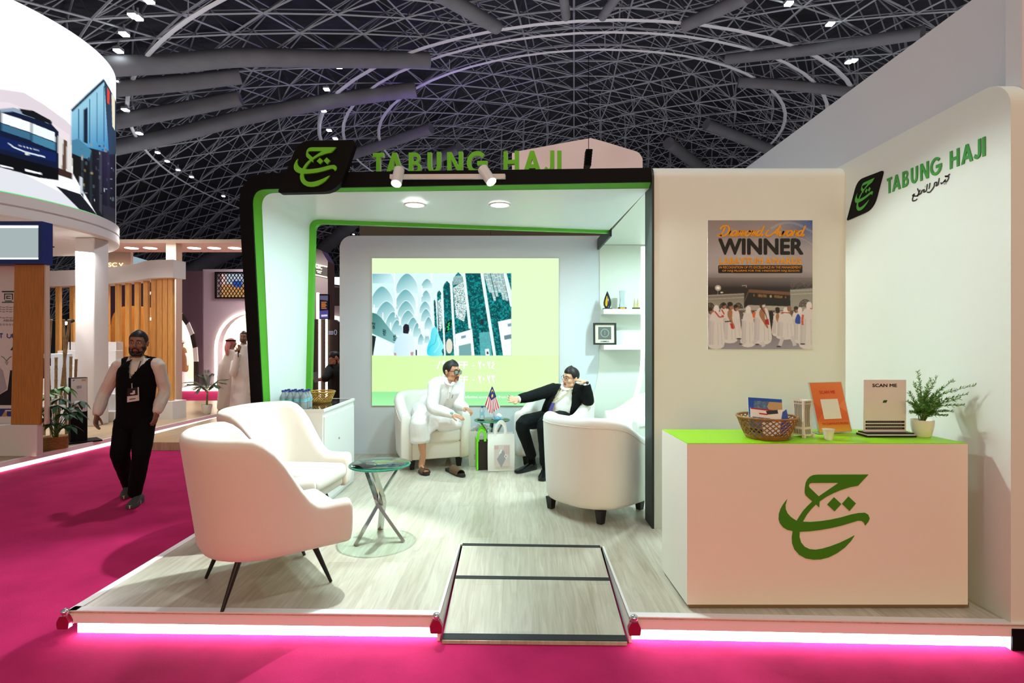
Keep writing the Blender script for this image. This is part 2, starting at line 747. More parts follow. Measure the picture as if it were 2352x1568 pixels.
FL = V((-2.47, 3.005, 0))        # front left corner of the stand
RL = V((-0.414, 2.957, 0))       # ramp opening
RR = V((0.611, 2.939, 0))
FRc = V((2.72, 2.862, 0))
BACK = 7.9
RB0 = V((-0.404, 3.972, 0))
RB1 = V((0.623, 3.931, 0))


def flat_prism(bm, pts, z0, z1, mi=0):
    fr = lambda a, b, c=0: V((a, b, c))
    poly2(bm, [pts], fr, depth=z1 - z0, off=z1, mi=mi)


plat_out = [(-2.47, 3.005), (-0.414, 2.957), (-0.404, 3.972), (0.623, 3.931), (0.611, 2.939), (2.72, 2.862), (2.72, BACK), (-2.47, BACK)]
bm = B()
flat_prism(bm, plat_out, PLAT - 0.012, PLAT)
fixn(bm)
struct('trim_1', bm, M_plank)                      # laid laminate on the platform
# fascia boards round the platform edge, LED strip below
bm = B()
ins = 0.012
for (a, b) in (((-2.47, 3.005), (-0.414, 2.957)), ((0.611, 2.939), (2.72, 2.862))):
    a, b = V((*a, 0)), V((*b, 0))
    d = (b - a).normalized()
    n = V((d.y, -d.x, 0))
    fr = FR(a, d, (0, 0, 1), n)
    L = (b - a).length
    poly2(bm, [[(0, 0.072), (L, 0.072), (L, PLAT - 0.0125), (0, PLAT - 0.0125)]], fr, depth=0.03, off=0.0)
    poly2(bm, [rrect(0, PLAT - 0.002, L, PLAT + 0.004, 0.001)], fr, depth=0.05, off=0.006)
# left side fascia and ramp cheeks
poly2(bm, [[(3.0, 0.072), (BACK, 0.072), (BACK, PLAT - 0.0125), (3.0, PLAT - 0.0125)]], lambda u, v, w=0: V((-2.47 - w, u, v)), depth=0.03, off=0.0)
poly2(bm, [[(3.0, PLAT - 0.002), (BACK, PLAT - 0.002), (BACK, PLAT + 0.004), (3.0, PLAT + 0.004)]], lambda u, v, w=0: V((-2.47 - w, u, v)), depth=0.05, off=0.006)
for (p, q, s) in ((RL, RB0, 1), (RR, RB1, -1)):
    for k in range(1):
        d = (q - p)
        poly2(bm, [[(0.0, 0.0), (1.0, PLAT - 0.02), (1.0, PLAT + 0.003), (0.0, PLAT + 0.003)]], lambda u, v, w=0, p=p, d=d, s=s: V((p.x + d.x * u + s * w, p.y + d.y * u, v)), depth=0.014, off=0.0)
fixn(bm)
struct('trim_2', bm, mat('white_edge_profile', rgb(228, 224, 222), 0.35))
bm = B()
for (a, b) in (((-2.44, 3.03), (-0.43, 2.985)), ((0.63, 2.965), (2.70, 2.89))):
    a, b = V((*a, 0)), V((*b, 0))
    d = (b - a).normalized()
    n = V((d.y, -d.x, 0))
    bm = B()
    poly2(bm, [[(0, 0.006), ((b - a).length, 0.006), ((b - a).length, 0.072), (0, 0.072)]], FR(a, d, (0, 0, 1), n), depth=0.01, off=0.0)
    fixn(bm)
    tag(obj('led_strip', bm, M_led), 'bright white light strip under the front platform edge %s of the ramp' % ('left' if a.x < 0 else 'right'), 'light strip')

bm = B()
poly2(bm, [[(3.04, 0.006), (BACK, 0.006), (BACK, 0.06), (3.04, 0.06)]], lambda u, v, w=0: V((-2.445 - w, u, v)), depth=0.01, off=0.0)
fixn(bm)
o = obj('led_strip', bm, emat('led_strip_dim', (1, 0.9, 0.97), 2.0))
tag(o, 'light strip under the long left edge of the stand platform', 'light strip')

# platform core so that nothing is hollow
bm = B()
flat_prism(bm, [(-2.40, 3.09), (-0.46, 3.05), (-0.46, 4.02), (0.67, 3.99), (0.67, 3.0), (2.70, 2.95), (2.70, BACK), (-2.40, BACK)], 0.0, PLAT - 0.013)
fixn(bm)
struct('trim_3', bm, M_black)

# ramp let into the platform
rt = thing('entrance_ramp', 'pale wood ramp with three dark anti-slip bands leading up onto the stand', 'ramp', (0.1, 3.0, 0))
bm = B()
zf, zb = 0.018, PLAT + 0.001
pa, pb, pc, pd = V((RL.x + 0.016, 2.93, zf)), V((RR.x - 0.016, 2.912, zf)), V((RB1.x - 0.016, 3.931, zb)), V((RB0.x + 0.016, 3.972, zb))
lo = [V((p.x, p.y, 0.0)) for p in (pa, pb, pc, pd)]
hi = [pa, pb, pc, pd]
A_ = [bm.verts.new(p) for p in hi]
L_ = [bm.verts.new(p) for p in lo]
bm.faces.new(A_)
bm.faces.new(L_[::-1])
for i in range(4):
    j = (i + 1) % 4
    bm.faces.new((L_[i], L_[j], A_[j], A_[i]))
obj('ramp_deck', bm, M_plank, rt)
for (t0, t1) in ((0.005, 0.052), (0.57, 0.603), (0.982, 1.012)):
    bm = B()
    P = lambda s, t, h: (pa.lerp(pb, s)).lerp(pd.lerp(pc, s), t) + V((0, 0, h))
    q = [P(-0.002, t0, 0.003), P(1.002, t0, 0.003), P(1.002, t1, 0.003), P(-0.002, t1, 0.003)]
    q2 = [p - V((0, 0, 0.003)) for p in q]
    a = [bm.verts.new(p) for p in q]
    b = [bm.verts.new(p) for p in q2]
    bm.faces.new(a)
    for i in range(4):
        bm.faces.new((b[i], b[(i + 1) % 4], a[(i + 1) % 4], a[i]))
    obj('grip_band', bm, mat('dark_grip_tape', rgb(38, 42, 44), 0.8, bump=0.3, bscale=500), rt)

# edge floodlights clipped to the platform corners
def clip_light(x, y, lab):
    t = thing('corner_clamp', lab, 'clamp', (x, y, 0), group=None)
    bm = B()
    sphere(bm, (x, y - 0.012, PLAT + 0.003), (0.022, 0.022, 0.018))
    cyl(bm, (x, y - 0.012, PLAT - 0.03), (x, y - 0.012, PLAT), 0.014)
    obj('chrome_knob', bm, mat('chrome', rgb(225, 225, 225), 0.12, metal=1.0), t, smooth=True)
    bm = B()
    poly2(bm, [rpoly([(-0.03, 0.055), (0.03, 0.055), (0.035, 0.09), (0.018, 0.125), (-0.018, 0.125), (-0.035, 0.09)], 0.008)], FR((x, y - 0.03, 0), (1, 0, 0), (0, 0, 1), (0, -1, 0)), depth=0.03, off=0.0)
    fixn(bm)
    obj('magenta_flag', bm, mat('magenta_ribbon', rgb(150, 10, 60), 0.4), t)


clip_light(-2.475, 3.0, 'small chrome and magenta clamp at the left front corner of the platform')
clip_light(-0.43, 2.955, 'small chrome and magenta clamp on the platform edge left of the ramp')
clip_light(0.635, 2.935, 'small chrome and magenta clamp on the platform edge right of the ramp')

# ------------------------------------------------------------------ walls of the stand
TOPZ = 3.02
# back wall with the screen
bm = B()
poly2(bm, [[(-2.30, PLAT)] + [(1.10, PLAT), (1.10, 2.985)] + arc(-2.30 + 0.16, 2.985 - 0.16, 0.16, 90, 180, 8)], FR((0, 7.1, 0), (1, 0, 0), (0, 0, 1), (0, -1, 0)), depth=0.12, off=0.0)
fixn(bm)
struct('wall_back', bm, M_grey_wall)
# shelf panel to its right with a curved left edge
edge = [(1.09, 2.86), (1.09, 1.55)] + spline([(1.09, 1.55), (1.07, 1.2), (1.0, 0.9), (0.86, 0.55), (0.64, PLAT)], 5)
bm = B()
poly2(bm, [edge + [(3.0, PLAT), (3.0, 2.86)]], FR((0, 7.085, 0), (1, 0, 0), (0, 0, 1), (0, -1, 0)), depth=0.10, off=0.0)
fixn(bm)
struct('wall_back_right', bm, M_white)
bm = B()
strip = [(1.655, 2.84), (1.655, 1.55)] + spline([(1.655, 1.55), (1.635, 1.2), (1.56, 0.9), (1.42, 0.55), (1.2, PLAT)], 5)[1:]
ribbon(bm, strip, 0.05, FR((0, 7.085, 0), (1, 0, 0), (0, 0, 1), (0, -1, 0)), off=0.004, depth=0.004)
o = obj('curved_light_strip', bm, emat('curved_led', (0.95, 1.0, 0.98), 3.0))
tag(o, 'white light strip curving down the wall beside the trophy shelves', 'light strip')

# taupe wall of the stand behind
bm = B()
box(bm, (-2.17, 7.55, 0), (-0.35, 7.7, 3.55))
box(bm, (-0.345, 7.55, 0), (3.2, 7.7, 3.55))
struct('wall_neighbour_back', bm, M_taupe)

# poster wall: thick board with rolled top, black left edge
bm = B()
prof = [(4.31, PLAT)] + [(4.31 + 0.11 - 0.11 * math.cos(a), 2.91 + 0.11 * math.sin(a)) for a in np.linspace(0, PI / 2, 8)] + [(4.52, 3.02), (4.52, 2.98), (4.42, 2.90), (4.42, PLAT)]
n = len(prof)
A_ = [bm.verts.new((1.092, y, z)) for y, z in prof]
B_ = [bm.verts.new((2.66, y, z)) for y, z in prof]
for i in range(n):
    j = (i + 1) % n
    bm.faces.new((A_[i], B_[i], B_[j], A_[j]))
bm.faces.new(A_)
bm.faces.new(B_[::-1])
fixn(bm)
struct('wall_poster', bm, M_white, ang=0.6)
bm = B()
prof2 = [(4.3, PLAT)] + [(4.3 + 0.12 - 0.12 * math.cos(a), 2.905 + 0.12 * math.sin(a)) for a in np.linspace(0, PI / 2, 8)] + [(4.53, 3.025), (4.53, PLAT)]
A_ = [bm.verts.new((1.075, y, z)) for y, z in prof2]
B_ = [bm.verts.new((1.0925, y, z)) for y, z in prof2]
n = len(prof2)
for i in range(n):
    j = (i + 1) % n
    bm.faces.new((A_[i], B_[i], B_[j], A_[j]))
bm.faces.new(A_)
bm.faces.new(B_[::-1])
fixn(bm)
struct('trim_4', bm, M_darkteal)
# right wall with the sign
bm = B()
pts = [(2.87, 0.0), (4.6, 0.0), (4.6, 3.03)] + [(2.87 + 0.16 - 0.16 * math.sin(a), 3.03 - 0.16 + 0.16 * math.cos(a)) for a in np.linspace(0, PI / 2, 8)]
poly2(bm, [pts], FR((2.61, 0, 0), (0, 1, 0), (0, 0, 1), (-1, 0, 0)), depth=0.10, off=0.0)
fixn(bm)
struct('wall_right', bm, M_white, ang=0.6)
bm = B()
box(bm, (2.61, 2.86, 0), (2.71, 2.869, 0.115))
box(bm, (2.735, 2.9, 0), (3.0, 2.93, 0.115))
struct('baseboard_right', bm, M_black)
# tall neighbour wall
bm = B()
for y0, y1 in ((3.02, 5.9), (5.902, 8.0), (8.002, 9.5)):
    box(bm, (2.80, y0, 0), (3.4, y1, 3.72))
box(bm, (2.715, 2.92, 0), (3.4, 3.018, 4.4))
struct('wall_neighbour_right', bm, mat('pale_grey_board', rgb(216, 216, 216), 0.5))

# soffit over the alcove right of the portal
bm = B()
box(bm, (1.083, 4.42, 2.865), (2.62, 7.09, 2.93))
box(bm, (1.06, 6.15, 2.80), (1.083, 7.09, 2.94), mi=1)
struct('ceiling_alcove', bm, [M_white, M_darkteal])

# ------------------------------------------------------------------ hall roof: dome space frame
DC = V((5.3, 49.7, 0))


def zdome(r):
    return 21.0 - 0.00518 * r * r


bm = B()
RINGS = 23
STEP = 2.75
a_off = math.atan2(-DC.y, -DC.x)


def knode(i, k, dz):
    r = i * STEP
    a = a_off + 2 * PI * k / (6 * i) if i else 0
    return V((DC.x + r * math.cos(a), DC.y + r * math.sin(a), zdome(r) + dz))


def seen(p):
    return p.y > 4 and abs(p.x - 0.0) < 1.02 * p.y + 3


def bar(bm, p, q, r):
    s, t, d = basis(q - p)
    a = [bm.verts.new(p + s * r * c + t * r * e) for c, e in ((1, 0), (0, 1), (-1, 0), (0, -1))]
    b = [bm.verts.new(q + s * r * c + t * r * e) for c, e in ((1, 0), (0, 1), (-1, 0), (0, -1))]
    for k in range(4):
        bm.faces.new((a[k], a[(k + 1) % 4], b[(k + 1) % 4], b[k]))


TOPH = 2.3
tri_cent = []
for i in range(1, RINGS):
    for k in range(6 * i):
        p = knode(i, k, 0)
        if not seen(p):
            continue
        q = knode(i, (k + 1) % (6 * i), 0)
        bar(bm, p, q, 0.052)
        s, j = divmod(k, i)
        pu = knode(i, k, TOPH)
        bar(bm, pu, knode(i, (k + 1) % (6 * i), TOPH), 0.045)
        # to inner ring
        inn = []
        if i > 1:
            m = 6 * (i - 1)
            if j == 0:
                inn = [(s * (i - 1)) % m]
            else:
                inn = [(s * (i - 1) + j) % m, (s * (i - 1) + j - 1) % m]
        else:
            inn = [0]
        for t in inn:
            bar(bm, p, knode(i - 1, t, 0), 0.052)
            bar(bm, pu, knode(i - 1, t, TOPH), 0.045)
        # webs from the lower node up to the triangle next to it and up to the inner node
        for t in inn:
            bar(bm, p, knode(i - 1, t, TOPH), 0.036)
        bar(bm, q, pu, 0.036)
struct('ceiling_space_frame', bm, M_steel)
# roof sheeting
bm = B()
NR, NA = 24, 96
rows = []
for i in range(NR + 1):
    r = 66.0 * i / NR
    rows.append([(DC.x + r * math.cos(2 * PI * k / NA), DC.y + r * math.sin(2 * PI * k / NA), zdome(r) + 2.9) for k in range(NA)])
vv = [[bm.verts.new(p) for p in row] for row in rows[1:]]
for i in range(NR - 1):
    for k in range(NA):
        quad = (vv[i][k], vv[i][(k + 1) % NA], vv[i + 1][(k + 1) % NA], vv[i + 1][k])
        if sum(v.co.y for v in quad) / 4 > 7:
            bm.faces.new(quad)
c0 = bm.verts.new((DC.x, DC.y, zdome(0) + 2.9))
for k in range(NA):
    bm.faces.new((c0, vv[0][(k + 1) % NA], vv[0][k]))
bmesh.ops.delete(bm, geom=[v for v in bm.verts if not v.link_faces], context='VERTS')
struct('ceiling', bm, M_roof, smooth=True)
# perimeter wall of the hall, far back
bm = B()
for k in range(40):
    a0 = -0.1 * PI + 1.2 * PI * k / 40
    a1 = -0.1 * PI + 1.2 * PI * (k + 1) / 40
    p = [(DC.x + 59 * math.cos(a), DC.y + 59 * math.sin(a)) for a in (a0, a1)]
    bm.faces.new([bm.verts.new((*p[0], 0)), bm.verts.new((*p[1], 0)), bm.verts.new((*p[1], 6)), bm.verts.new((*p[0], 6))])
struct('wall_hall', bm, mat('dark_hall_wall', rgb(52, 50, 52), 0.9))


def on_dome(px, py, dz=-0.5):
    lo, hi_ = 5.0, 110.0
    d = 5.0
    prev = None
    while d < 110:
        p = at(px, py, d)
        g = p.z - (zdome((p - V((DC.x, DC.y, p.z))).length) + dz)
        if g > 0:
            break
        d += 0.25
    return at(px, py, d)


# lighting rings, their lamps, air ducts
def ring_obj(R, dz, a0, a1, w, lab, m):
    bm = B()
    pts = []
    n = 64
    for i in range(n + 1):
        a = a0 + (a1 - a0) * i / n
        pts.append(V((DC.x + R * math.cos(a), DC.y + R * math.sin(a), zdome(R) + dz)))
    tube(bm, pts, [(w, 0.06)] * len(pts), n=4, up=(0, 0, 1))
    for i in range(0, n + 1, 6):
        cyl(bm, pts[i], pts[i] + V((0, 0, 0.9)), 0.03, n=4)
    return tag(obj('lighting_ring', bm, m), lab, 'lighting ring')


ring_obj(21.9, -0.6, 0, 2 * PI, 0.14, 'outermost of the three pale curved rails under the dome roof, with lamps on it', M_steelpanel)
ring_obj(20.1, -0.6, 0, 2 * PI, 0.12, 'middle one of the three pale curved rails under the dome roof', M_steelpanel)
ring_obj(17.3, -0.6, 0, 2 * PI, 0.12, 'innermost of the three pale curved rails under the dome roof', M_steelpanel)
ring_obj(33.2, -0.6, 0.55 * PI, 1.45 * PI, 0.10, 'wide curved rail with many lamps over the far left of the hall', M_steelpanel)


def ring_lamp(px, py, R, big=1.0, lab=None):
    h = zdome(R) - 0.85
    d = (h - CAMZ) * F / (CY - py)
    p = at(px, py, d)
    rr = 0.17 * big
    t = thing('hall_lamp', lab or 'small bright square hall lamp on a curved rail under the roof', 'lamp', p, group='hall lamps on the roof rings')
    bm = B()
    box(bm, p + V((-rr, -rr, 0.02)), p + V((rr, rr, 0.14)))
    cyl(bm, p + V((0, 0, 0.1)), p + V((0, 0, 0.4)), 0.04, n=5)
    obj('housing', bm, M_steel, t)
    bm = B()
    box(bm, p + V((-rr * 0.92, -rr * 0.92, -0.05)), p + V((rr * 0.92, rr * 0.92, 0.02)))
    obj('lens', bm, emat('hall_lamp_light', (0.85, 0.93, 1.0), 22.0), t)


for x, y in ((808, 125), (778, 153), (750, 205), (743, 254), (756, 299), (770, 318)):
    ring_lamp(x, y, 21.9)
for x, y in ((1812, 8), (1907, 55), (1950, 142), (1961, 139)):
    ring_lamp(x, y, 21.9)
for x, y in ((342, 2), (306, 36), (316, 41), (285, 78), (272, 117), (269, 189), (288, 252), (299, 278), (320, 306), (362, 350), (384, 370), (409, 390), (440, 406), (513, 450), (312, 520)):
    ring_lamp(x, y, 33.2, 0.9 if y < 330 else 0.7)
for x, y in ((782, 533), (812, 538)):
    ring_lamp(x, y, 30, 0.7)


def duct(pix, w, dz, lab, k0=1.0):
    pts = [on_dome(x, y, dz) for x, y in pix]
    sp = [V(p) for p in spline(pts, 5)]
    rad = w * (sum(p.y for p in (pts[0], pts[-1])) / 2) / F / 2 * k0
    bm = B()
    tube(bm, sp, rad, n=16)
    return tag(obj('air_duct', bm, M_duct, ang=0.9), lab, 'air duct')


duct([(190, 155), (400, 145), (560, 132), (780, 136), (985, 138)], 40, -0.9, 'longest fat grey air duct, highest on the left under the roof')
duct([(230, 205), (400, 192), (552, 175)], 36, -0.9, 'grey air duct ending bluntly, second from the top on the left')
duct([(230, 285), (400, 255), (552, 225)], 34, -0.9, 'grey air duct ending bluntly, third from the top on the left')
duct([(230, 345), (400, 310), (560, 270), (760, 232), (955, 205)], 34, -0.9, 'long grey air duct sloping up, lowest of the four on the left')
duct([(800, 358), (900, 325), (990, 294)], 24, -0.9, 'thin grey air duct rising from behind the black logo panel')
duct([(985, 372), (1055, 340)], 24, -0.9, 'short air duct just above the green header lettering')
duct([(1000, -20), (1140, 62)], 34, -0.9, 'air duct coming down from the top edge left of the roof centre')
duct([(1293, -20), (1300, 38)], 22, -0.9, 'left one of two short ducts at the very top centre')
duct([(1425, -20), (1384, 38)], 22, -0.9, 'right one of two short ducts at the very top centre')
duct([(1575, 58), (1720, -10)], 30, -0.9, 'air duct rising to the top edge right of the roof centre')
duct([(1668, 136), (1880, 112), (2120, 75)], 26, -0.9, 'long air duct running right toward the tall pale wall')
duct([(1696, 188), (1820, 196), (1985, 214)], 24, -0.9, 'nearly level air duct on the right under the longer one')
duct([(1622, 285), (1800, 355)], 24, -0.9, 'air duct sloping down right toward the tall pale wall')
duct([(1535, 328), (1610, 385)], 26, -0.9, 'short air duct right of the peach backdrop')
duct([(700, 610), (800, 520), (850, 470)], 30, -0.9, 'upper of two air ducts seen through the left opening of the white portal')
duct([(380, 660), (480, 600), (560, 565)], 34, -0.9, 'air duct low behind the far lit beam on the left')

# the peach backdrop far behind with its hanging speaker
bm = B()
bd = 22.0
top = spline([at(1190, 352, bd).xz[:], at(1230, 344, bd).xz[:], at(1340, 321, bd).xz[:], at(1380, 325, bd).xz[:], at(1450, 345, bd).xz[:], at(1468, 352, bd).xz[:], at(1475, 366, bd).xz[:]], 5) if False else None
P2 = lambda x, y: (at(x, y, bd).x, at(x, y, bd).z)
outline = [P2(1176, 700), P2(1176, 352)] + spline([P2(1190, 347), P2(1240, 338), P2(1345, 319), P2(1365, 319), P2(1440, 341), P2(1466, 350), P2(1476, 364)], 5) + [P2(1476, 700)]
poly2(bm, [outline], FR((0, bd, 0), (1, 0, 0), (0, 0, 1), (0, -1, 0)), depth=0.5, off=0.0)
fixn(bm)
tag(obj('stage_backdrop', bm, mat('peach_fabric', rgb(236, 208, 196), 0.8, emit=0.25, ecol=rgb(236, 205, 190))), 'large peach backdrop with a peaked top behind the green header letters', 'backdrop')  # weak glow mixed into the fabric so it looks lit from afar
sp = at(1352, 344, 20)
t = thing('line_array_speaker', 'black hanging speaker in front of the peach backdrop', 'speaker', sp)
bm = B()
for k in range(6):
    a = at(1352 - k * 0.6, 346 + k * 6.4, 20)
    box(bm, a + V((-0.12, -0.2, -0.09)), a + V((0.12, 0.2, 0.0)), 0.015)
obj('cabinet', bm, M_black, t)
bm = B()
cyl(bm, sp + V((0, 0, -0.03)), sp + V((0, 0, 3.5)), 0.012, n=4)
obj('cable', bm, M_black, t)

# ------------------------------------------------------------------ emblem and lettering shapes
LOGO_A = [[(850, 185), (1590, 183), (1440, 345), (1330, 365), (1200, 405), (1080, 455), (985, 505), (890, 570), (885, 655), (838, 612), (770, 680), (710, 755), (650, 860), (600, 905),
           (545, 880), (565, 845), (605, 780), (655, 705), (720, 635), (788, 570), (735, 525), (692, 484), (678, 445), (680, 380), (692, 305), (715, 255), (755, 213), (800, 192)],
          [(770, 305), (745, 317), (735, 343), (745, 370), (880, 498), (1000, 415), (1165, 303)]]
LOGO_B = [[(425, 540), (402, 620), (405, 680), (430, 740), (478, 793), (520, 822), (560, 846), (650, 862), (760, 866), (900, 855), (1050, 833), (1200, 800), (1350, 757), (1450, 738), (1540, 733), (1588, 762),
           (1608, 815), (1590, 862), (1545, 917), (1525, 875), (1490, 850), (1440, 848), (1350, 875), (1200, 920), (1050, 955), (900, 982), (750, 1000), (605, 1008), (602, 1080), (625, 1160), (678, 1223),
           (750, 1257), (830, 1265), (930, 1250), (1050, 1215), (1180, 1165), (1300, 1108), (1390, 1060), (1340, 1140), (1250, 1235), (1140, 1315), (1020, 1375), (900, 1405), (800, 1408), (690, 1390),
           (600, 1340), (530, 1260), (497, 1170), (493, 1080), (505, 997), (430, 980), (370, 945), (325, 890), (304, 830), (308, 750), (330, 680), (370, 610)]]
LOGO_C = [[(1097, 510), (1200, 607), (1105, 712), (1000, 615)]]
LOGO_D = [[(1305, 500), (1410, 598), (1318, 708), (1212, 605)]]


def emblem(bm, frame, x0, y0, x1, y1, off, depth, shear=0.0, mi=0):
    """the calligraphic emblem, fitted into a box of the frame (y up)"""
    def cv(p):
        u = (p[0] - 303) / (1608 - 303)
        v = 1 - (p[1] - 183) / (1408 - 183)
        return (x0 + (x1 - x0) * u + shear * (v - 0.5), y0 + (y1 - y0) * v)
    for k, L in enumerate((LOGO_A, LOGO_B, LOGO_C, LOGO_D)):
        poly2(bm, [[cv(p) for p in q] for q in L], frame, depth=depth, off=off - 0.0004 * (k == 1), mi=mi)


def letter(ch, w, s=0.20):
    if ch == 'T':
        return [[(0, 1), (w, 1), (w, 1 - s), (w / 2 + s / 2, 1 - s), (w / 2 + s / 2, 0), (w / 2 - s / 2, 0), (w / 2 - s / 2, 1 - s), (0, 1 - s)]]
    if ch == 'A':
        a = w / 2 - s * 0.5
        q = 1.12 * s
        xl = lambda h: a * h + q
        ap = (w / 2 - q) / a
        return [[(0, 0), (a, 1), (w - a, 1), (w, 0), (w - q, 0), (w - xl(.2), .2), (xl(.2), .2), (q, 0)], [(xl(.38), .38), (w / 2, ap), (w - xl(.38), .38)]]
    if ch == 'B':
        o = [(0, 0), (0, 1)] + arc(w * .5, .75, w * .42, 90, -60, 8, .25) + arc(w * .55, .28, w * .45, 60, -90, 9, .28)
        h1 = [(s, .6), (s, 1 - .17)] + arc(w * .5, .715, w * .2, 90, -90, 6, .115)
        h2 = [(s, .17), (s, .43)] + arc(w * .55, .3, w * .2, 90, -90, 6, .13)
        return [o, h1, h2]
    if ch == 'U':
        return [[(0, 1), (0, .42)] + arc(w / 2, .42, w / 2, 180, 360, 14, .42) + [(w, 1), (w - s, 1), (w - s, .42)] + arc(w / 2, .42, w / 2 - s, 360, 180, 12, .42 - s * .95) + [(s, 1)]]
    if ch == 'N':
        return [[(0, 0), (0, 1), (s * 1.05, 1), (w - s, .34), (w - s, 1), (w, 1), (w, 0), (w - s * 1.05, 0), (s, .66), (s, 0)]]
    if ch == 'G':
        c = w / 2
        return [arc(c, .5, c, 42, 340, 22, .52) + [(w, .34), (w, .56), (c * 1.02, .56), (c * 1.02, .38), (w - s * 1.25, .38)] + arc(c, .5, c - s, 330, 42, 18, .52 - s)[0:]]
    if ch == 'H':
        return [[(0, 0), (0, 1), (s, 1), (s, .6), (w - s, .6), (w - s, 1), (w, 1), (w, 0), (w - s, 0), (w - s, .41), (s, .41), (s, 0)]]
    if ch == 'J':
        return [[(w, 1), (w, .3)] + arc(w * .48, .3, w * .52, 0, -150, 10, .31) + [(w * .2, .28)] + arc(w * .48, .3, w * .52 - s, -140, 0, 8, .13) + [(w - s, 1)]]
    return [[(0, 0), (0, 1), (w, 1), (w, 0)]]


# x-start and width of each letter in the sign, in letter heights (measured as a proportion of the whole word)
SIGN = [('T', 858, 25), ('A', 887, 42), ('B', 940, 29), ('U', 983, 31), ('N', 1028, 36), ('G', 1073, 47), ('H', 1157, 35), ('A', 1202, 41), ('J', 1249, 24), ('I', 1280, 9.5)]


# ------------------------------------------------------------------ portal of the stand
def ppath(p0, pc, p2, r, n=8, m=10, bulge=0.0):
    p0, pc, p2 = (np.array(p, float) for p in (p0, pc, p2))
    a = pc + (p0 - pc) / np.linalg.norm(p0 - pc) * r
    b = pc + (p2 - pc) / np.linalg.norm(p2 - pc) * r
    out = []
    for i in range(m):
        t = i / m
        q = p0 * (1 - t) + a * t
        q = q + np.array((bulge * math.sin(t * PI), 0))
        out.append(q)
    for i in range(n + 1):
        t = i / n
        out.append(a * (1 - t) ** 2 + pc * 2 * t * (1 - t) + b * t * t)
    for i in range(1, m + 1):
        t = i / m
        out.append(b * (1 - t) + p2 * t)
    return out


dF = lambda x: 4.75 - (x + 2.4) * (0.44 / 3.475)
dR = lambda x: 5.75 + (x + 2.2) * (0.45 / 3.28)
pA = ppath((-2.25, PLAT), (-2.435, 3.085), (1.072, 2.995), 0.30)
pB = ppath((-2.15, PLAT), (-2.305, 2.945), (1.072, 2.885), 0.13)
pC = ppath((-2.12, PLAT), (-2.245, 2.925), (1.072, 2.85), 0.13)
pD = ppath((-2.24, PLAT), (-2.18, 2.905), (1.06, 2.875), 0.10, bulge=0.0)
pE = ppath((-2.19, PLAT), (-2.13, 2.864), (1.06, 2.846), 0.09, bulge=0.0)
pG = ppath((-2.36, PLAT), (-2.40, 3.03), (1.06, 2.97), 0.30)


def strip3(bm, a, b, mi=0):
    A_ = [bm.verts.new(p) for p in a]
    B_ = [bm.verts.new(p) for p in b]
    for i in range(len(a) - 1):
        bm.faces.new((A_[i], A_[i + 1], B_[i + 1], B_[i])).material_index = mi
    return A_, B_


def W3(path, df, add=0.0):
    return [V((p[0], df(p[0]) + add, p[1])) for p in path]


t = thing('portal', 'white portal frame with black front edge and green inner lines', 'portal', (-2.2, 4.75, PLAT))
bm = B()
strip3(bm, W3(pA, dF), W3(pB, dF))
strip3(bm, W3(pA, dF), W3(pG, dR, 0.06))
strip3(bm, W3(pB, dF), W3(pB, dF, 0.03))
strip3(bm, W3(pE, dR, 0.06), W3(pG, dR, 0.06))
obj('outer_frame', bm, M_black, t, ang=0.5)
bm = B()
strip3(bm, W3(pB, dF, 0.02), W3(pC, dF, 0.075))
obj('green_line', bm, M_green, t, ang=0.5)
bm = B()
strip3(bm, W3(pC, dF, 0.07), W3(pD, dR))
obj('lining', bm, mat('portal_lining', rgb(228, 236, 234), 0.35), t, ang=0.5)
bm = B()
strip3(bm, W3(pD, dR, -0.002), W3(pE, dR, -0.002))
strip3(bm, W3(pE, dR, -0.002), W3(pE, dR, 0.06))
obj('green_line', bm, M_green, t, ang=0.5)

for i, (x, lab) in enumerate(((-0.926, 'left one of the two round downlights in the portal soffit'), (-0.147, 'right one of the two round downlights in the portal soffit'))):
    z = 2.873
    q = thing('downlight', lab, 'downlight', (x, 4.99, z))
    bm = B()
    lathe(bm, [(0.082, 0.012), (0.10, 0.012), (0.104, 0.006), (0.10, 0.0), (0.085, 0.0), (0.082, 0.012)], (x, 4.99, z - 0.012), 28)
    obj('trim_ring', bm, M_white_gloss, q, smooth=True)
    bm = B()
    lathe(bm, [(0.0, 0.004), (0.083, 0.004)], (x, 4.99, z - 0.012), 28)
    obj('diffuser', bm, emat('downlight_glow', (0.93, 1.0, 0.97), 9.0), q)

# header sign
t = thing('header_lettering', 'big green letters TABUNG HAJI standing along the top of the black header', 'sign', (-0.35, 4.48, 3.03))
M_let = mat('green_letter_face', rgb(104, 196, 34), 0.45)
M_let_side = mat('pale_letter_side', rgb(205, 232, 190), 0.5)
for ch, x, w in SIGN:
    d = 4.53
    p = at(x, 388, d)
    for _ in range(3):
        d = dF(p.x) + 0.07
        p = at(x, 388, d)
    h = (388 - 341) / F * d
    zt = 3.085 - (p.x + 2.43) * 0.0257 - 0.012
    bm = B()
    ax = V((1, -0.1266, 0)).normalized()
    loops = letter(ch, w / 46.5)
    fr = FR((p.x, d, zt), ax * h, (0, 0, h * 1.06), V((-0.1266, -1, 0)).normalized())
    poly2(bm, loops, fr, depth=0.035, off=0.018)
    fixn(bm)
    for f in bm.faces:
        f.material_index = 0 if abs(f.normal.y) > 0.8 and f.normal.y < 0 else 1
    obj('letter_' + ch.lower(), bm, [M_let, M_let_side], t)

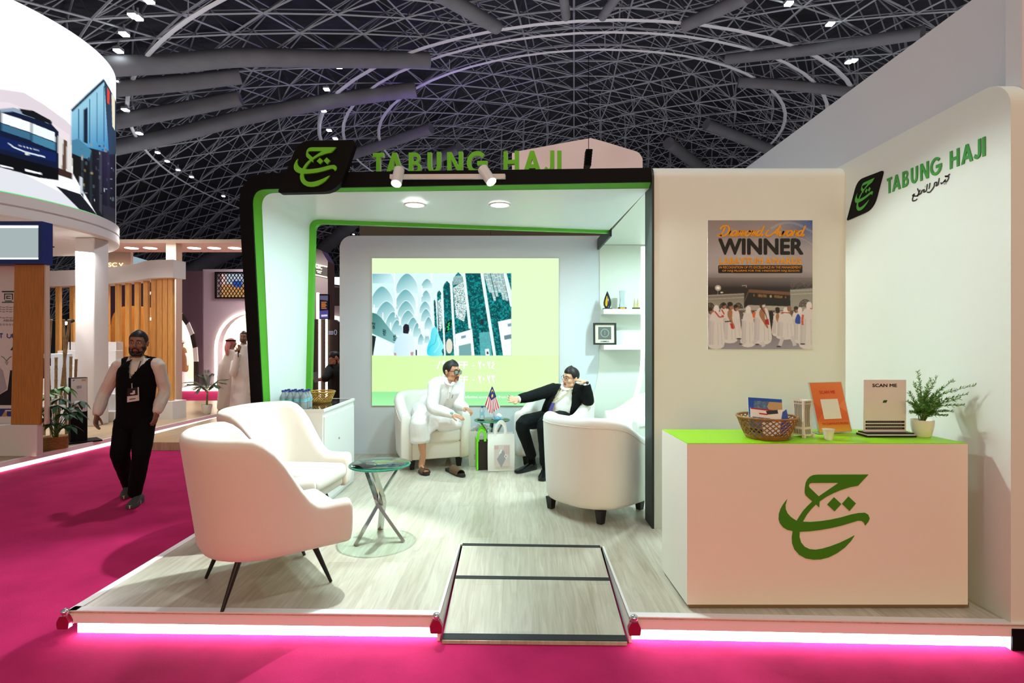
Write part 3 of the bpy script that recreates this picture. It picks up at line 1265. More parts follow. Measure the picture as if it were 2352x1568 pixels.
# black logo panel on the header
t = thing('logo_panel', 'slanted black panel with the green emblem on the left of the header', 'sign', (-1.65, 4.6, 3.1))
d = 4.56
P = lambda x, y: ((x - CX) / F * d, CAMZ - (y - CY) / F * d)
fr = FR((0, d, 0), (1, 0, 0), (0, 0, 1), (0, -1, 0))
bm = B()
poly2(bm, [rpoly([P(637, 443), P(777, 440), P(818, 321), P(686, 323)], [0.03, 0.14, 0.05, 0.10], 6)], fr, depth=0.07, off=0.0)
fixn(bm)
obj('panel', bm, M_black, t, ang=0.6)
bm = B()
a, b = P(677, 430), P(775, 340)
emblem(bm, fr, a[0], a[1], b[0], b[1], 0.022, 0.02)
fixn(bm)
obj('emblem', bm, M_let, t)

# track with two spots
t = thing('spot_track', 'white track rail on the black header carrying two spotlights', 'track light', (-0.55, 4.42, 2.93))
bm = B()
p, q = at(895, 405, 4.50), at(1160, 404, 4.36)
u = (q - p).normalized()
n = V((u.y, -u.x, 0))
poly2(bm, [rrect(0, -0.018, (q - p).length, 0.018, 0.003, 2)], FR(p, u, (0, 0, 1), n), depth=0.03, off=0.0)
fixn(bm)
M_lampw = mat('white_lamp_metal', rgb(214, 212, 208), 0.4)
obj('rail', bm, M_lampw, t)
for (px, lab, head, aim) in ((913, 'left one of the two white cylinder spotlights on the header track', at(917, 390, 4.40), at(908, 432, 4.30)),
                             (1118, 'right one of the two white cylinder spotlights on the header track', at(1109, 388, 4.28), at(1133, 424, 4.20))):
    s = thing('spotlight', lab, 'spotlight', head)
    ax = (aim - head).normalized()
    bm = B()
    cyl(bm, head - ax * 0.0, head + ax * 0.155, 0.042, n=24)
    obj('body', bm, M_lampw, s, ang=0.7)
    bm = B()
    cyl(bm, head + ax * 0.152, head + ax * 0.158, 0.036, n=24)
    obj('lens', bm, emat('spot_lens', (0.93, 1, 1), 25.0), s)
    bm = B()
    m = head + ax * 0.06
    cyl(bm, m, V((m.x, p.y + (q.y - p.y) * (m.x - p.x) / (q.x - p.x) - 0.03, 2.955)), 0.012, n=10)
    obj('bracket', bm, M_lampw, s)

# ------------------------------------------------------------------ right wall sign
frw = FR((2.61, 0, 0), (0, -1, 0), (0, 0, 1), (-1, 0, 0))    # u = -depth so that it reads left to right
t = thing('wall_logo', 'black slanted plate with green emblem on the right wall, left of the wall lettering', 'sign', (2.60, 4.05, 2.7))
bm = B()
poly2(bm, [rpoly([(-4.287, 2.569), (-3.964, 2.585), (-3.852, 2.835), (-4.15, 2.85)], [0.02, 0.09, 0.03, 0.07], 6)], frw, depth=0.006, off=0.007)
fixn(bm)
obj('plate', bm, M_black, t)
bm = B()
emblem(bm, frw, -4.175, 2.61, -3.965, 2.808, 0.0095, 0.002, shear=0.045)
obj('emblem', bm, mat('green_print', rgb(70, 170, 55), 0.5), t)
t = thing('wall_lettering', 'green TABUNG HAJI letters with black script below on the right wall', 'sign', (2.60, 3.4, 2.7))
D0, D1 = 3.822, 3.022
M_wl = mat('green_wall_letter', rgb(58, 150, 58), 0.45)
for ch, x, w in SIGN:
    u0 = -D0 + (x - 858) / (1290 - 858) * (D0 - D1)
    ww = w / (1290 - 858) * (D0 - D1) * 1.06
    h = 0.107
    bm = B()
    poly2(bm, letter(ch, ww / h, 0.165), lambda a, b, c=0.0, u0=u0: frw(u0 + a * h, 2.657 + b * h, c), depth=0.005, off=0.006)
    fixn(bm)
    obj('letter_' + ch.lower(), bm, M_wl, t)
bm = B()
A0, A1, Z0, Z1 = -3.585, -3.27, 2.545, 2.635


def ar(pts, w=0.0085):
    q = spline([(A0 + (A1 - A0) * x, Z0 + (Z1 - Z0) * y) for x, y in pts], 5)
    ribbon(bm, q, w, frw, off=0.003)


# brush script, right to left
ar([(1.0, .95), (.93, .86), (.88, .93), (.97, .78), (.93, .55), (.86, .60), (.90, .68), (.80, .50), (.78, .62)])
ar([(.86, .42), (.87, .42)], 0.012)
ar([(.90, .40), (.91, .40)], 0.012)
ar([(.74, .95), (.71, .55), (.66, .50), (.68, .70), (.62, .72), (.60, .48), (.50, .22), (.42, .28)], 0.009)
ar([(.50, .86), (.47, .45)], 0.009)
ar([(.43, .84), (.40, .40), (.33, .38), (.35, .52), (.28, .50), (.27, .38), (.20, .30)], 0.009)
ar([(.37, .72), (.38, .72)], 0.011)
ar([(.16, .80), (.20, .45), (.15, .22), (.24, .62)], 0.009)
ar([(.18, .25), (.10, .30), (.02, .40), (.08, .46), (.02, .20), (.03, .02), (.10, -.02), (.16, .04)], 0.009)
obj('script_line', bm, mat('black_print', rgb(18, 18, 18), 0.5), t)

# ------------------------------------------------------------------ poster
t = thing('award_poster', 'award winner poster of white robed pilgrims on the beige wall', 'poster', (1.93, 4.30, 2.06))
cv = Canvas(32, 35, 1245, 1530, 250, 308, (150, 140, 138))
full = [(0, 0), (1300, 0), (1300, 1600), (0, 1600)]
cv.grad([(0, 0), (1300, 0), (1300, 700), (0, 700)], (140, 130, 128), (168, 164, 166), (0, 35), (100, 560))
m_ = np.clip(1 - np.hypot((cv.X - 1245) / 420, (cv.Y - 60) / 330), 0, 1)
cv.put(m_, (62, 92, 150), 1.0)
m_ = np.clip(1 - np.hypot((cv.X - 500) / 600, (cv.Y - 480) / 260), 0, 1)
cv.put(m_, (186, 182, 184), 0.8)
m_ = np.clip((cv.Y - 620) / 200, 0, 1)
cv.put(m_, (30, 24, 28), 1.0)
cv.line(spline([(760, 130), (900, 70), (1050, 75), (1245, 170)], 8), 26, (190, 205, 225), 0.25)
cv.line(spline([(1000, 210), (1150, 260), (1245, 320)], 6), 8, (220, 200, 190), 0.35)
cv.speck([(700, 40), (1245, 40), (1245, 420), (700, 420)], (230, 230, 240), 0.006, 0.5)
# mosque galleries
cv.grad([(32, 900), (450, 880), (450, 1080), (32, 1080)], (120, 118, 110), (160, 158, 146), (0, 890), (0, 1080))
cv.grad([(985, 840), (1245, 820), (1245, 1080), (985, 1080)], (140, 140, 130), (160, 158, 148), (0, 840), (0, 1080))
cv.speck([(985, 700), (1245, 690), (1245, 820), (985, 840)], (130, 118, 118), 0.3, 0.5)
for y in (905, 945):
    cv.line([(32, y + 5), (450, y - 15)], 9, (176, 172, 160), 0.9)
    cv.line([(990, y - 50), (1245, y - 62)], 9, (186, 184, 174), 0.9)
for x in (60, 210, 385):
    cv.poly(arc(x, 1060, 52, 180, 360, 12, 70), (48, 44, 40))
    cv.speck(arc(x, 1060, 45, 180, 360, 12, 62), (150, 140, 120), 0.3, 0.7)
cv.poly(arc(1160, 1040, 75, 180, 360, 12, 90), (60, 55, 50))
cv.speck(arc(1160, 1040, 65, 180, 360, 12, 80), (160, 150, 140), 0.35, 0.7)
cv.ell(148, 820, 36, 34, (255, 250, 240), 0.45)
cv.ell(148, 820, 20, 18, (255, 252, 246), 1)
cv.line([(147, 830), (147, 900)], 6, (150, 140, 130))
cv.ell(192, 872, 16, 8, (240, 235, 225))
cv.line([(425, 795), (478, 790), (475, 815)], 8, (170, 160, 150))
# the black cubic building
cv.poly([(450, 975), (505, 835), (985, 868), (990, 1035), (600, 1018), (520, 1016), (450, 1058)], (14, 13, 14))
cv.poly([(505, 835), (985, 868), (985, 905), (505, 873)], (112, 78, 52))
cv.poly([(450, 975), (505, 835), (505, 873), (450, 1005)], (92, 66, 44))
for a in ((610, 890, 715, 932), (800, 903, 897, 942)):
    cv.poly([(a[0], a[1]), (a[2], a[1] + 8), (a[2], a[3]), (a[0], a[3] - 8)], (98, 70, 40))
    cv.speck([(a[0], a[1]), (a[2], a[1] + 8), (a[2], a[3]), (a[0], a[3] - 8)], (170, 130, 70), 0.4, 0.7)
cv.ell(566, 905, 10, 16, (120, 88, 50))
cv.ell(760, 918, 13, 16, (190, 160, 110))
cv.ell(933, 928, 9, 14, (150, 70, 40))
cv.poly([(500, 1018), (990, 1035), (990, 1110), (450, 1110), (450, 1060)], (172, 166, 156))
# ground and crowd
cv.grad([(32, 1330), (1245, 1300), (1245, 1540), (32, 1540)], (120, 110, 110), (150, 148, 160), (0, 1330), (0, 1530))
cv.grad([(32, 1080), (1245, 1080), (1245, 1340), (32, 1340)], (96, 84, 78), (120, 110, 106), (0, 1080), (0, 1340))
cv.speck([(32, 1080), (1245, 1080), (1245, 1340), (32, 1340)], (60, 46, 40), 0.25, 0.6, 3)
cv.speck([(32, 1090), (1245, 1090), (1245, 1360), (32, 1360)], (225, 220, 215), 0.3, 0.7, 4)


def pilgrim(x, top, w, bot, shade=(222, 218, 218), head=(70, 48, 38), arm=None, hood=False, h=None, lean=0):
    hh = h or 74
    cv.poly(spline([(x - w * .30, top + hh), (x - w * .5, top + hh + (bot - top) * .3), (x - w * .55, bot), (x + w * .5 + lean, bot), (x + w * .45, top + hh + (bot - top) * .3), (x + w * .25, top + hh * .9)], 4, True), shade)
    cv.grad([(x - w * .5, top + hh * 2), (x - w * .1, top + hh * 2), (x - w * .15, bot - 20), (x - w * .52, bot - 20)], (190, 186, 192), shade, (x - w * .55, 0), (x - w * .1, 0))
    for k in (-.2, .1, .3):
        cv.line([(x + w * k, top + hh * 2.2), (x + w * (k * 1.3), bot - 15)], 8, (186, 180, 186), 0.6)
    cv.ell(x, top + hh * .5, hh * .36, hh * .52, (232, 228, 228) if hood else head)
    if not hood:
        cv.ell(x + hh * .14, top + hh * .62, hh * .24, hh * .36, (158, 112, 84))
        cv.ell(x - 2, top + hh * .24, hh * .36, hh * .28, (26, 20, 18))
    if arm:
        cv.poly(spline([(x - w * .12, top + hh), (x - w * .2, top + hh * 1.7), (x + w * .05, top + hh * 2.6), (x + w * .28, top + hh * 3.3), (x + w * .34, top + hh * 3.1), (x + w * .15, top + hh * 2.2), (x + w * .15, top + hh * 1.1)], 4, True), (164, 112, 78))


pilgrim(62, 1050, 70, 1420, (200, 190, 186))
cv.poly(spline([(740, 1110), (765, 1085), (785, 1110), (795, 1250), (800, 1360), (730, 1360), (715, 1200)], 4, True), (20, 18, 18))
pilgrim(1055, 1035, 110, 1430, arm=False)
pilgrim(840, 1045, 110, 1365, arm=True)
cv.ell(845, 1085, 20, 26, (24, 18, 16))
pilgrim(355, 1015, 110, 1400, arm=False)
pilgrim(215, 990, 110, 1380, arm=False)
cv.line([(190, 1070), (240, 1160), (170, 1130)], 16, (196, 60, 36))
pilgrim(290, 985, 160, 1435, arm=True, h=92)
cv.line([(228, 1212), (300, 1205)], 14, (30, 26, 26))
cv.poly([(285, 1225), (320, 1240), (335, 1300), (300, 1290)], (190, 30, 40))
pilgrim(130, 1020, 170, 1500, hood=True, h=90)
cv.line([(110, 1090), (165, 1160), (215, 1150)], 16, (190, 60, 40))
pilgrim(500, 1030, 150, 1480, hood=True, h=84)
cv.ell(572, 1135, 24, 36, (226, 96, 30))
pilgrim(665, 970, 190, 1450, arm=True, h=96)
cv.ell(680, 1030, 18, 16, (200, 214, 220))
cv.line([(655, 1060), (700, 1120), (720, 1190)], 10, (30, 26, 26))
cv.poly([(695, 1185), (735, 1180), (745, 1250), (690, 1240)], (176, 30, 44))
pilgrim(935, 1045, 190, 1400, hood=True, h=84)
cv.line([(880, 1105), (990, 1108)], 12, (186, 80, 60))
cv.ell(975, 1060, 26, 34, (150, 110, 86))
pilgrim(1100, 1045, 130, 1440, hood=True, h=70)
cv.poly(spline([(1075, 1120), (1045, 1180), (1050, 1230), (1110, 1232), (1105, 1160)], 4, True), (24, 70, 170))
pilgrim(1205, 980, 200, 1500, hood=True, h=92)
cv.line([(1135, 1130), (1125, 1190), (1130, 1250)], 26, (206, 86, 50))
cv.line([(1215, 1058), (1245, 1062)], 12, (196, 60, 50))
for x, y in ((420, 1470), (600, 1475), (855, 1500), (390, 1410), (1130, 1470)):
    cv.ell(x, y, 30, 9, (60, 54, 58))
for a, b in (((900, 1390), (865, 1490)), ((1010, 1380), (1040, 1490)), ((470, 1420), (430, 1470)), ((590, 1420), (560, 1470)), ((655, 1450), (680, 1500))):
    cv.line([a, b], 42, (206, 202, 206))
d = 4.305
pw = (1866 - 1625.5) / F * 4.31
PX0, PZ0 = (1625.5 - CX) / F * 4.31, CAMZ - (506 - CY) / F * 4.31
sc_ = 4.31 / F / 5.058
surfP = lambda x, y: V((PX0 + (x - 32) * sc_, d - 0.001, PZ0 - (y - 35) * sc_))
bm = B()
e = surfP(1245, 1530)
box(bm, (PX0 - 0.001, d, e.z - 0.001), (e.x + 0.001, d + 0.004, PZ0 + 0.001))
obj('board', bm, M_white_gloss, t)
cv.mesh('picture', surfP, cmat('poster_print', 0, 0.45), t)
frp = lambda a, b, c=0.0: V((PX0 + (a - 32) * sc_, d - 0.0015 - c, PZ0 + (b + 35) * sc_))
M_gold = mat('gold_print', rgb(232, 156, 22), 0.45)
M_ink = mat('black_ink', rgb(16, 15, 16), 0.5)
bm = B()
text_into(bm, 'WINNER', 150, -437, 1140, -245, frp, 0.001, bold=0.04)
poly2(bm, [rrect(150, -648, 1127, -556, 14)], frp, off=0.001)
obj('black_lettering', bm, M_ink, t)
bm = B()
text_into(bm, 'LABAYTUM AWARDS', 165, -545, 1115, -470, frp, 0.0014, bold=0.03)
text_into(bm, 'IN RECOGNITION OF ITS EXCELLENCE IN THE MANAGEMENT', 163, -595, 1115, -567, frp, 0.0018, bold=0.012)
text_into(bm, 'OF HAJJ PILGRIMS FOR THE 1446H/2025M HAJJ SEASON', 197, -638, 1090, -610, frp, 0.0018, bold=0.012)


SCR = [0]


def script(bm, strokes, x0, y0, k, w=19, sh=0.32):
    for s in strokes:
        pts = spline([(x0 + (x + y * sh) * k, y0 + y * k) for x, y in s], 6)
        SCR[0] += 1
        ribbon(bm, pts, w, frp, off=0.0008 + 0.00008 * (SCR[0] % 24))


S_a = [[(.9, .85), (.55, 1.0), (.15, .75), (.1, .25), (.4, .02), (.8, .45), (.95, .95)], [(.95, .95), (.85, .25), (1.0, .02), (1.3, .3)]]
S_i = [[(0, .3), (.3, .95), (.2, .2), (.35, .02), (.6, .3)], [(.36, 1.35), (.42, 1.4)]]
S_m = [[(0, .3), (.25, 1.0), (.2, .02)], [(.2, .3), (.55, .95), (.7, .75), (.62, .02)], [(.65, .4), (1.0, .98), (1.15, .75), (1.05, .15), (1.2, .02), (1.45, .3)]]
S_o = [[(.5, 1.0), (.12, .7), (.1, .25), (.42, .02), (.8, .3), (.82, .75), (.5, 1.0), (.75, .85), (1.15, .95)]]
S_n = [[(0, .3), (.25, 1.0), (.2, .02)], [(.2, .3), (.6, .98), (.78, .75), (.7, .15), (.85, .02), (1.1, .3)]]
S_d = [[(.8, .9), (.5, 1.0), (.12, .7), (.1, .25), (.4, .02), (.75, .4), (1.0, 1.9)], [(1.0, 1.9), (.82, .25), (1.0, .02), (1.3, .35)]]
S_w = [[(.05, .95), (.1, .2), (.35, .03), (.62, .5), (.7, .95), (.66, .3), (.85, .03), (1.15, .5), (1.2, .98), (1.45, .85)]]
S_r = [[(0, .3), (.3, 1.05), (.5, .9), (.78, .88), (.65, .3), (.8, .02), (1.1, .3)]]
S_D = [[(.62, 1.7), (.35, .15), (-.1, .0), (-.25, .25), (.1, .2), (.7, 0), (1.35, .35), (1.5, 1.2), (1.05, 1.85), (.3, 1.9), (-.15, 1.5), (0, 1.2)]]
S_A = [[(-.6, 1.1), (-.9, .9), (-1.05, .4), (-.75, .0), (.1, .3), (.9, 1.3), (1.2, 2.0)], [(1.2, 2.0), (1.02, .8), (1.1, .02)], [(.2, .62), (.8, .6), (1.35, .75)]]
kx = 62
x = 160
for s, adv in ((S_D, 100), (S_i, 36), (S_a, 74), (S_m, 86), (S_o, 62), (S_n, 66), (S_d, 0)):
    script(bm, s, x, -218, kx)
    x += adv
x = 760
for s, adv in ((S_A, 88), (S_w, 86), (S_a, 72), (S_r, 56), (S_d, 0)):
    script(bm, s, x, -218, kx)
    x += adv
obj('gold_lettering', bm, M_gold, t)

# ------------------------------------------------------------------ big screen on the back wall
t = thing('video_wall', 'large lit screen on the back wall showing pale green slide with mosque hall picture', 'screen', (-0.78, 7.06, 1.6))
SK = 4.3556
d = 7.075
surfS = lambda x, y: at(850 + x / SK, 580 + y / SK, d)
cv = Canvas(18, 56, 1888, 1530, 430, 339, (226, 255, 200))
cv.grad([(0, 1030), (1900, 1030), (1900, 1390), (0, 1390)], (212, 255, 168), (226, 255, 190), (0, 1030), (1900, 1390))
cv.grad([(0, 1390), (1900, 1390), (1900, 1540), (0, 1540)], (150, 236, 156), (172, 250, 176), (0, 1390), (0, 1530))
Q = [(20, 207), (1412, 207), (1412, 1028), (20, 1028)]
cv.grad(Q, (206, 246, 246), (236, 255, 255), (20, 207), (700, 900))
TE0, TE1 = (40, 150, 150), (96, 206, 204)
# receding vaults
for (x, y, rx, ry) in ((110, 250, 135, 95), (370, 330, 115, 125), (120, 470, 120, 135), (355, 490, 110, 125), (165, 610, 110, 125), (360, 590, 90, 110), (230, 700, 80, 110), (380, 670, 75, 95), (270, 770, 62, 100),
                       (430, 740, 62, 95), (570, 320, 60, 60), (560, 450, 52, 75), (550, 560, 60, 75), (560, 640, 55, 80), (585, 720, 45, 80), (470, 790, 45, 90), (510, 880, 36, 70), (570, 870, 30, 60)):
    sh = spline([(x - rx, y + ry * .6), (x - rx * .9, y - ry * .1), (x - rx * .5, y - ry * .7), (x, y - ry), (x + rx * .5, y - ry * .7), (x + rx * .9, y - ry * .1), (x + rx, y + ry * .6)], 5)
    sh = [(min(max(p[0], 20), 640), max(p[1], 208)) for p in sh]
    cv.grad(sh, (66, 160, 166), (206, 242, 246), (x - rx * .6, y - ry), (x + rx * .3, y + ry * .6))
    cv.line(sh, 6, (250, 255, 255), 0.9)
for (x0, y0, y1) in ((245, 207, 380), (258, 380, 530), (520, 330, 430), (615, 207, 295), (40, 520, 650), (128, 600, 745), (255, 520, 640), (297, 640, 720), (205, 700, 810), (470, 430, 540), (460, 560, 625), (490, 680, 750), (525, 700, 795), (404, 760, 825), (455, 850, 925), (533, 880, 945), (570, 760, 830)):
    cv.line([(x0, y0), (x0, y1)], 12, (246, 255, 255), 0.9)
    cv.ell(x0, y1, 9, 9, (255, 255, 255))
cv.grad([(20, 600), (60, 610), (110, 650), (240, 820), (290, 860), (240, 910), (20, 810)], (70, 128, 128), (130, 190, 188), (20, 640), (260, 860))
for x, y in ((34, 730), (143, 800), (245, 850)):
    cv.speck([(x - 16, y - 35), (x + 16, y - 30), (x + 16, y + 35), (x - 16, y + 30)], (10, 30, 32), 0.6, 0.95)
cv.poly([(20, 808), (245, 912), (245, 922), (20, 822)], (220, 250, 250))
cv.poly([(20, 825), (60, 840), (30, 1028), (20, 1028)], (24, 40, 44))
cv.poly([(60, 842), (240, 920), (560, 985), (560, 1028), (36, 1028)], (236, 252, 255))
cv.poly([(455, 970), (470, 972), (470, 1028), (455, 1028)], (30, 60, 70))
cv.poly([(560, 960), (600, 900), (640, 740), (760, 1028), (560, 1028)], (206, 246, 246))
# tall green wall with arched windows on the right
cv.poly([(640, 207), (1412, 207), (1412, 1028), (760, 1028)], (222, 250, 250))


def strip_(x0, x1, y0, xb0, xb1, arch=True, yb=1028, top=None):
    pts = [(xb0, yb), (x0, y0 + (x1 - x0) * .9)]
    if arch:
        pts += [(x0 + (x1 - x0) * .12, y0 + (x1 - x0) * .45), (x0 + (x1 - x0) * .5, y0), (x0 + (x1 - x0) * .88, y0 + (x1 - x0) * .4)]
    else:
        pts += [(x0, y0), (x1, y0)]
    return pts + [(x1, y0 + (x1 - x0) * .9), (xb1, yb)]


def marble(p):
    cv.poly(p, (4, 88, 92))
    cv.speck(p, (12, 146, 146), 0.35, 0.8, 5)
    cv.speck(p, (4, 52, 60), 0.35, 0.6, 4)
    cv.speck(p, (40, 196, 190), 0.12, 0.5, 2)


marble(strip_(636, 655, 470, 660, 690))
p = strip_(670, 712, 378, 690, 740)
marble(p)
cv.speck([(676, 480), (716, 460), (722, 740), (700, 790), (690, 740)], (230, 250, 250), 0.7, 0.95)
marble(strip_(730, 808, 282, 755, 845))
p = strip_(824, 940, 195, 862, 1040)
marble(p)
for i in range(9):
    cv.line([(832 + i * 12, 235), (838 + i * 12, 320)], 4, (215, 245, 245), 0.8)
    cv.line([(830, 240 + i * 10), (930, 225 + i * 9)], 3, (215, 245, 245), 0.6)
cv.speck([(832, 350), (940, 290), (965, 560), (955, 620), (940, 690), (900, 670), (860, 650)], (232, 250, 248), 0.66, 0.97)
marble([(952, 207), (1112, 207), (1235, 1028), (1045, 1028)])
marble([(1136, 207), (1336, 207), (1412, 520), (1412, 1028), (1262, 1028)])
for k, (x0, x1, y1) in enumerate(((1140, 1196, 400), (1170, 1240, 480), (1210, 1265, 440), (1240, 1290, 400), (1272, 1330, 470), (1300, 1362, 480))):
    for j in range(3):
        cv.line([(x0 + j * 12, 207), (x1 + j * 8, y1)], 5, (226, 248, 246), 0.95)
    for j in range(9):
        f_ = j / 9
        if (j + k) % 2:
            cv.line([(x0 + (x1 - x0) * f_, 207 + (y1 - 207) * f_), (x0 + (x1 - x0) * f_ + 26, 207 + (y1 - 207) * f_ - 3)], 6, (226, 248, 246), 0.95)
marble([(1366, 207), (1412, 207), (1412, 380)])
for a, b in (((1112, 207), (1240, 1028)), ((1340, 207), (1412, 540)), ((935, 207), (995, 760)), ((806, 300), (850, 1028)), ((716, 420), (750, 1028))):
    cv.line([a, b], 16, (240, 255, 255))
cv.poly([(1105, 668), (1138, 664), (1138, 715), (1107, 720)], (30, 50, 60))
cv.poly([(852, 815), (1020, 766), (1045, 1028), (862, 1028)], (244, 255, 255))
cv.poly([(888, 932), (1008, 905), (1015, 1028), (890, 1028)], (120, 170, 170))
cv.poly([(910, 835), (958, 824), (958, 850), (912, 862)], (120, 160, 170))
cv.poly([(1280, 690), (1412, 662), (1412, 1028), (1330, 1028)], (246, 255, 255))
cv.poly([(1340, 830), (1412, 815), (1412, 860), (1345, 872)], (110, 140, 150))
cv.poly([(1376, 712), (1412, 705), (1412, 735), (1378, 742)], (130, 160, 180))
cv.poly([(1090, 800), (1195, 790), (1220, 1028), (1105, 1028)], (110, 206, 210), 0.6)
cv.poly([(1150, 965), (1190, 960), (1197, 1028), (1155, 1028)], (240, 252, 255))
cv.poly([(1165, 990), (1184, 988), (1186, 1015), (1168, 1016)], (30, 50, 90))
cv.ell(792, 935, 38, 80, (14, 52, 56))
cv.ell(792, 935, 33, 75, (226, 226, 206))
# slanted sign in the picture, two visitors seen from behind
cv.poly([(768, 690), (820, 672), (800, 780), (750, 806)], (10, 16, 20))
cv.line(spline([(800, 700), (780, 715), (795, 725), (770, 745), (790, 750), (775, 775), (795, 765)], 5), 9, (40, 220, 110))
cv.grad(spline([(300, 830), (350, 806), (390, 815), (430, 850), (442, 960), (440, 1028), (250, 1028), (240, 960), (255, 880)], 4, True), (200, 234, 255), (226, 246, 255), (240, 0), (440, 0))
cv.poly([(330, 806), (330, 740), (345, 716), (365, 712), (388, 724), (393, 770), (382, 812)], (34, 30, 44))
cv.poly([(240, 1000), (262, 1004), (262, 1028), (240, 1028)], (196, 150, 140))
cv.poly([(405, 996), (434, 992), (432, 1028), (408, 1028)], (196, 150, 140))
cv.grad(spline([(610, 800), (625, 755), (655, 745), (672, 770), (700, 850), (738, 940), (715, 980), (720, 1028), (585, 1028), (572, 950), (600, 870)], 4, True), (50, 216, 236), (150, 246, 250), (570, 0), (740, 0))
cv.line(spline([(665, 820), (650, 900), (600, 940), (585, 980)], 5), 8, (40, 190, 214), 0.8)
cv.line(spline([(680, 850), (690, 930), (640, 1000)], 5), 8, (190, 252, 252), 0.8)
# scan lines of the LED wall
cv.a *= (1 - 0.03 * ((np.arange(cv.h) // 2) % 2))[:, None, None]
cv.mesh('picture', surfS, cmat('screen_glow', 1.08, 1.0), t)
bm = B()
a, b = surfS(18, 56), surfS(1888, 1530)
box(bm, (a.x, 7.078, b.z), (b.x, 7.098, a.z))
obj('panel', bm, M_black, t)
frs = lambda x, y, c=0.0: at(850 + x / SK, 580 - y / SK, d) + V((0, -c - 0.002, 0))
bm = B()
text_into(bm, 'FF', 880, -1163, 980, -1085, frs, 0.001, bold=0.03)
text_into(bm, 'e', 838, -1163, 878, -1105, frs, 0.001, bold=0.03)
text_into(bm, 'FF', 880, -1308, 980, -1235, frs, 0.001, bold=0.03)
for y in (-1137, -1280):
    poly2(bm, [[(1022, y), (1046, y), (1046, y + 12), (1022, y + 12)]], frs, off=0.001)


def dig(ch, x, y, s=78):
    k = lambda *p: ribbon(bm, spline([(x + a * s * .5, y + b * s) for a, b in p], 4), 13, frs, off=0.001)
    if ch == '2':
        k((.75, 0), (.45, .5), (.15, 1.0))
        k((.2, .85), (.35, .68), (.7, .7), (.8, 1.0))
    elif ch == '0':
        k((.4, .4), (.55, .5), (.4, .6), (.25, .5), (.4, .4))
    elif ch == '4':
        k((.8, .95), (.35, .8), (.75, .55), (.3, .4), (.3, .12), (.85, .05))
    elif ch == '3':
        k((.8, 0), (.5, .5), (.2, 1.0))
        k((.22, .9), (.4, .72), (.6, .95), (.75, .72), (.95, 1.0))
    elif ch == '%':
        k((.15, 0), (.85, 1.0))
        k((.1, .95), (.12, .96))
        k((.8, .05), (.82, .06))
    elif ch == '9':
        k((.75, 0), (.7, .9), (.4, 1.0), (.25, .75), (.65, .65))


for y, lst in ((-1163, (('2', 1078), ('0', 1122), ('2', 1168), ('4', 1212), ('%', 668), ('9', 715))), (-1305, (('2', 1078), ('0', 1122), ('2', 1168), ('3', 1210), ('%', 668), ('9', 715)))):
    for ch, x in lst:
        dig(ch, x, y)
text_into(bm, 'Hajj Pilgrims satisfaction scores rose from 86% to 92%', 700, -1465, 1560, -1428, frs, 0.001, bold=0.02)
obj('lettering', bm, emat('screen_white', (1, 1, 1), 1.0), t)

# ------------------------------------------------------------------ shelves and what stands on them
for z0, z1, lab in ((1.950, 2.015, 'upper white wall shelf carrying three trophies'), (1.504, 1.564, 'lower white wall shelf behind the framed plaque')):
    bm = B()
    box(bm, (1.098, 6.80, z0), (2.3, 7.084, z1), 0.003)
    tag(obj('wall_shelf', bm, M_white_gloss), lab, 'shelf')
t = thing('flame_trophy', 'black and gold drop shaped trophy at the left of the upper shelf', 'trophy', at(1395, 709, 6.88))
c = at(1395, 708, 6.88)
c.z = 2.015
bm = B()
lathe(bm, [(0.0, 0.012), (0.03, 0.014), (0.047, 0.05), (0.05, 0.085), (0.04, 0.13), (0.024, 0.175), (0.008, 0.215), (0.0, 0.232)], c, 24)
obj('drop', bm, mat('black_stone', rgb(24, 34, 34), 0.3, var=0.3, vscale=60), t, smooth=True)
bm = B()
poly2(bm, [spline([(-.03, .04), (-.036, .075), (-.026, .12), (-.012, .165), (-.004, .12), (-.006, .07), (-.016, .035)], 5, True)], FR(c + V((0, -0.049, 0)), (1, .35, 0), (0, 0.06, 1), (0, -1, 0)), depth=0.02, off=0.004)
fixn(bm)
obj('gold_inlay', bm, mat('gold_metal', rgb(214, 160, 30), 0.3, metal=0.6), t)
bm = B()
box(bm, c + V((-.055, -.045, 0)), c + V((.055, .045, .013)), 0.003)
obj('base', bm, M_ink, t)
t = thing('tower_trophy', 'clear glass tower trophy on a wood base in the middle of the upper shelf', 'trophy', (at(1429, 709, 6.88).x, 6.88, 2.015))
c = V((at(1429, 709, 6.88).x, 6.88, 2.015))
bm = B()
for k, (w0, w1, a, b_) in enumerate(((.034, .026, .025, .11), (.026, .034, .11, .235))):
    poly2(bm, [[(-w0, a), (w0, a), (w1, b_), (-w1, b_)]], FR(c, (1, 0, 0), (0, 0, 1), (0, -1, 0)), depth=0.05, off=0.025)
for x_ in (-.012, .012):
    box(bm, c + V((x_ - .002, -.028, .03)), c + V((x_ + .002, -.024, .23)))
fixn(bm)
obj('glass_tower', bm, mat('grey_glass', rgb(172, 186, 188), 0.1, spec=0.8), t)
bm = B()
box(bm, c + V((-.05, -.035, 0)), c + V((.05, .035, .025)), 0.003)
box(bm, c + V((-.03, -.037, .006)), c + V((.03, -.034, .02)), mi=1)
obj('base', bm, [mat('dark_wood', rgb(70, 42, 26), 0.4), _mats['gold_metal']], t)
c = V((at(1461, 709, 6.88).x, 6.88, 2.015))
t = thing('twin_tower_trophy', 'small golden twin tower souvenir at the right of the upper shelf', 'trophy', c)
bm = B()
for x_ in (-.02, .02):
    lathe(bm, [(.012, .02), (.012, .07), (.009, .09), (.005, .115), (.001, .14)], c + V((x_, 0, 0)), 12)
box(bm, c + V((-.015, -.006, .06)), c + V((.015, .006, .066)))
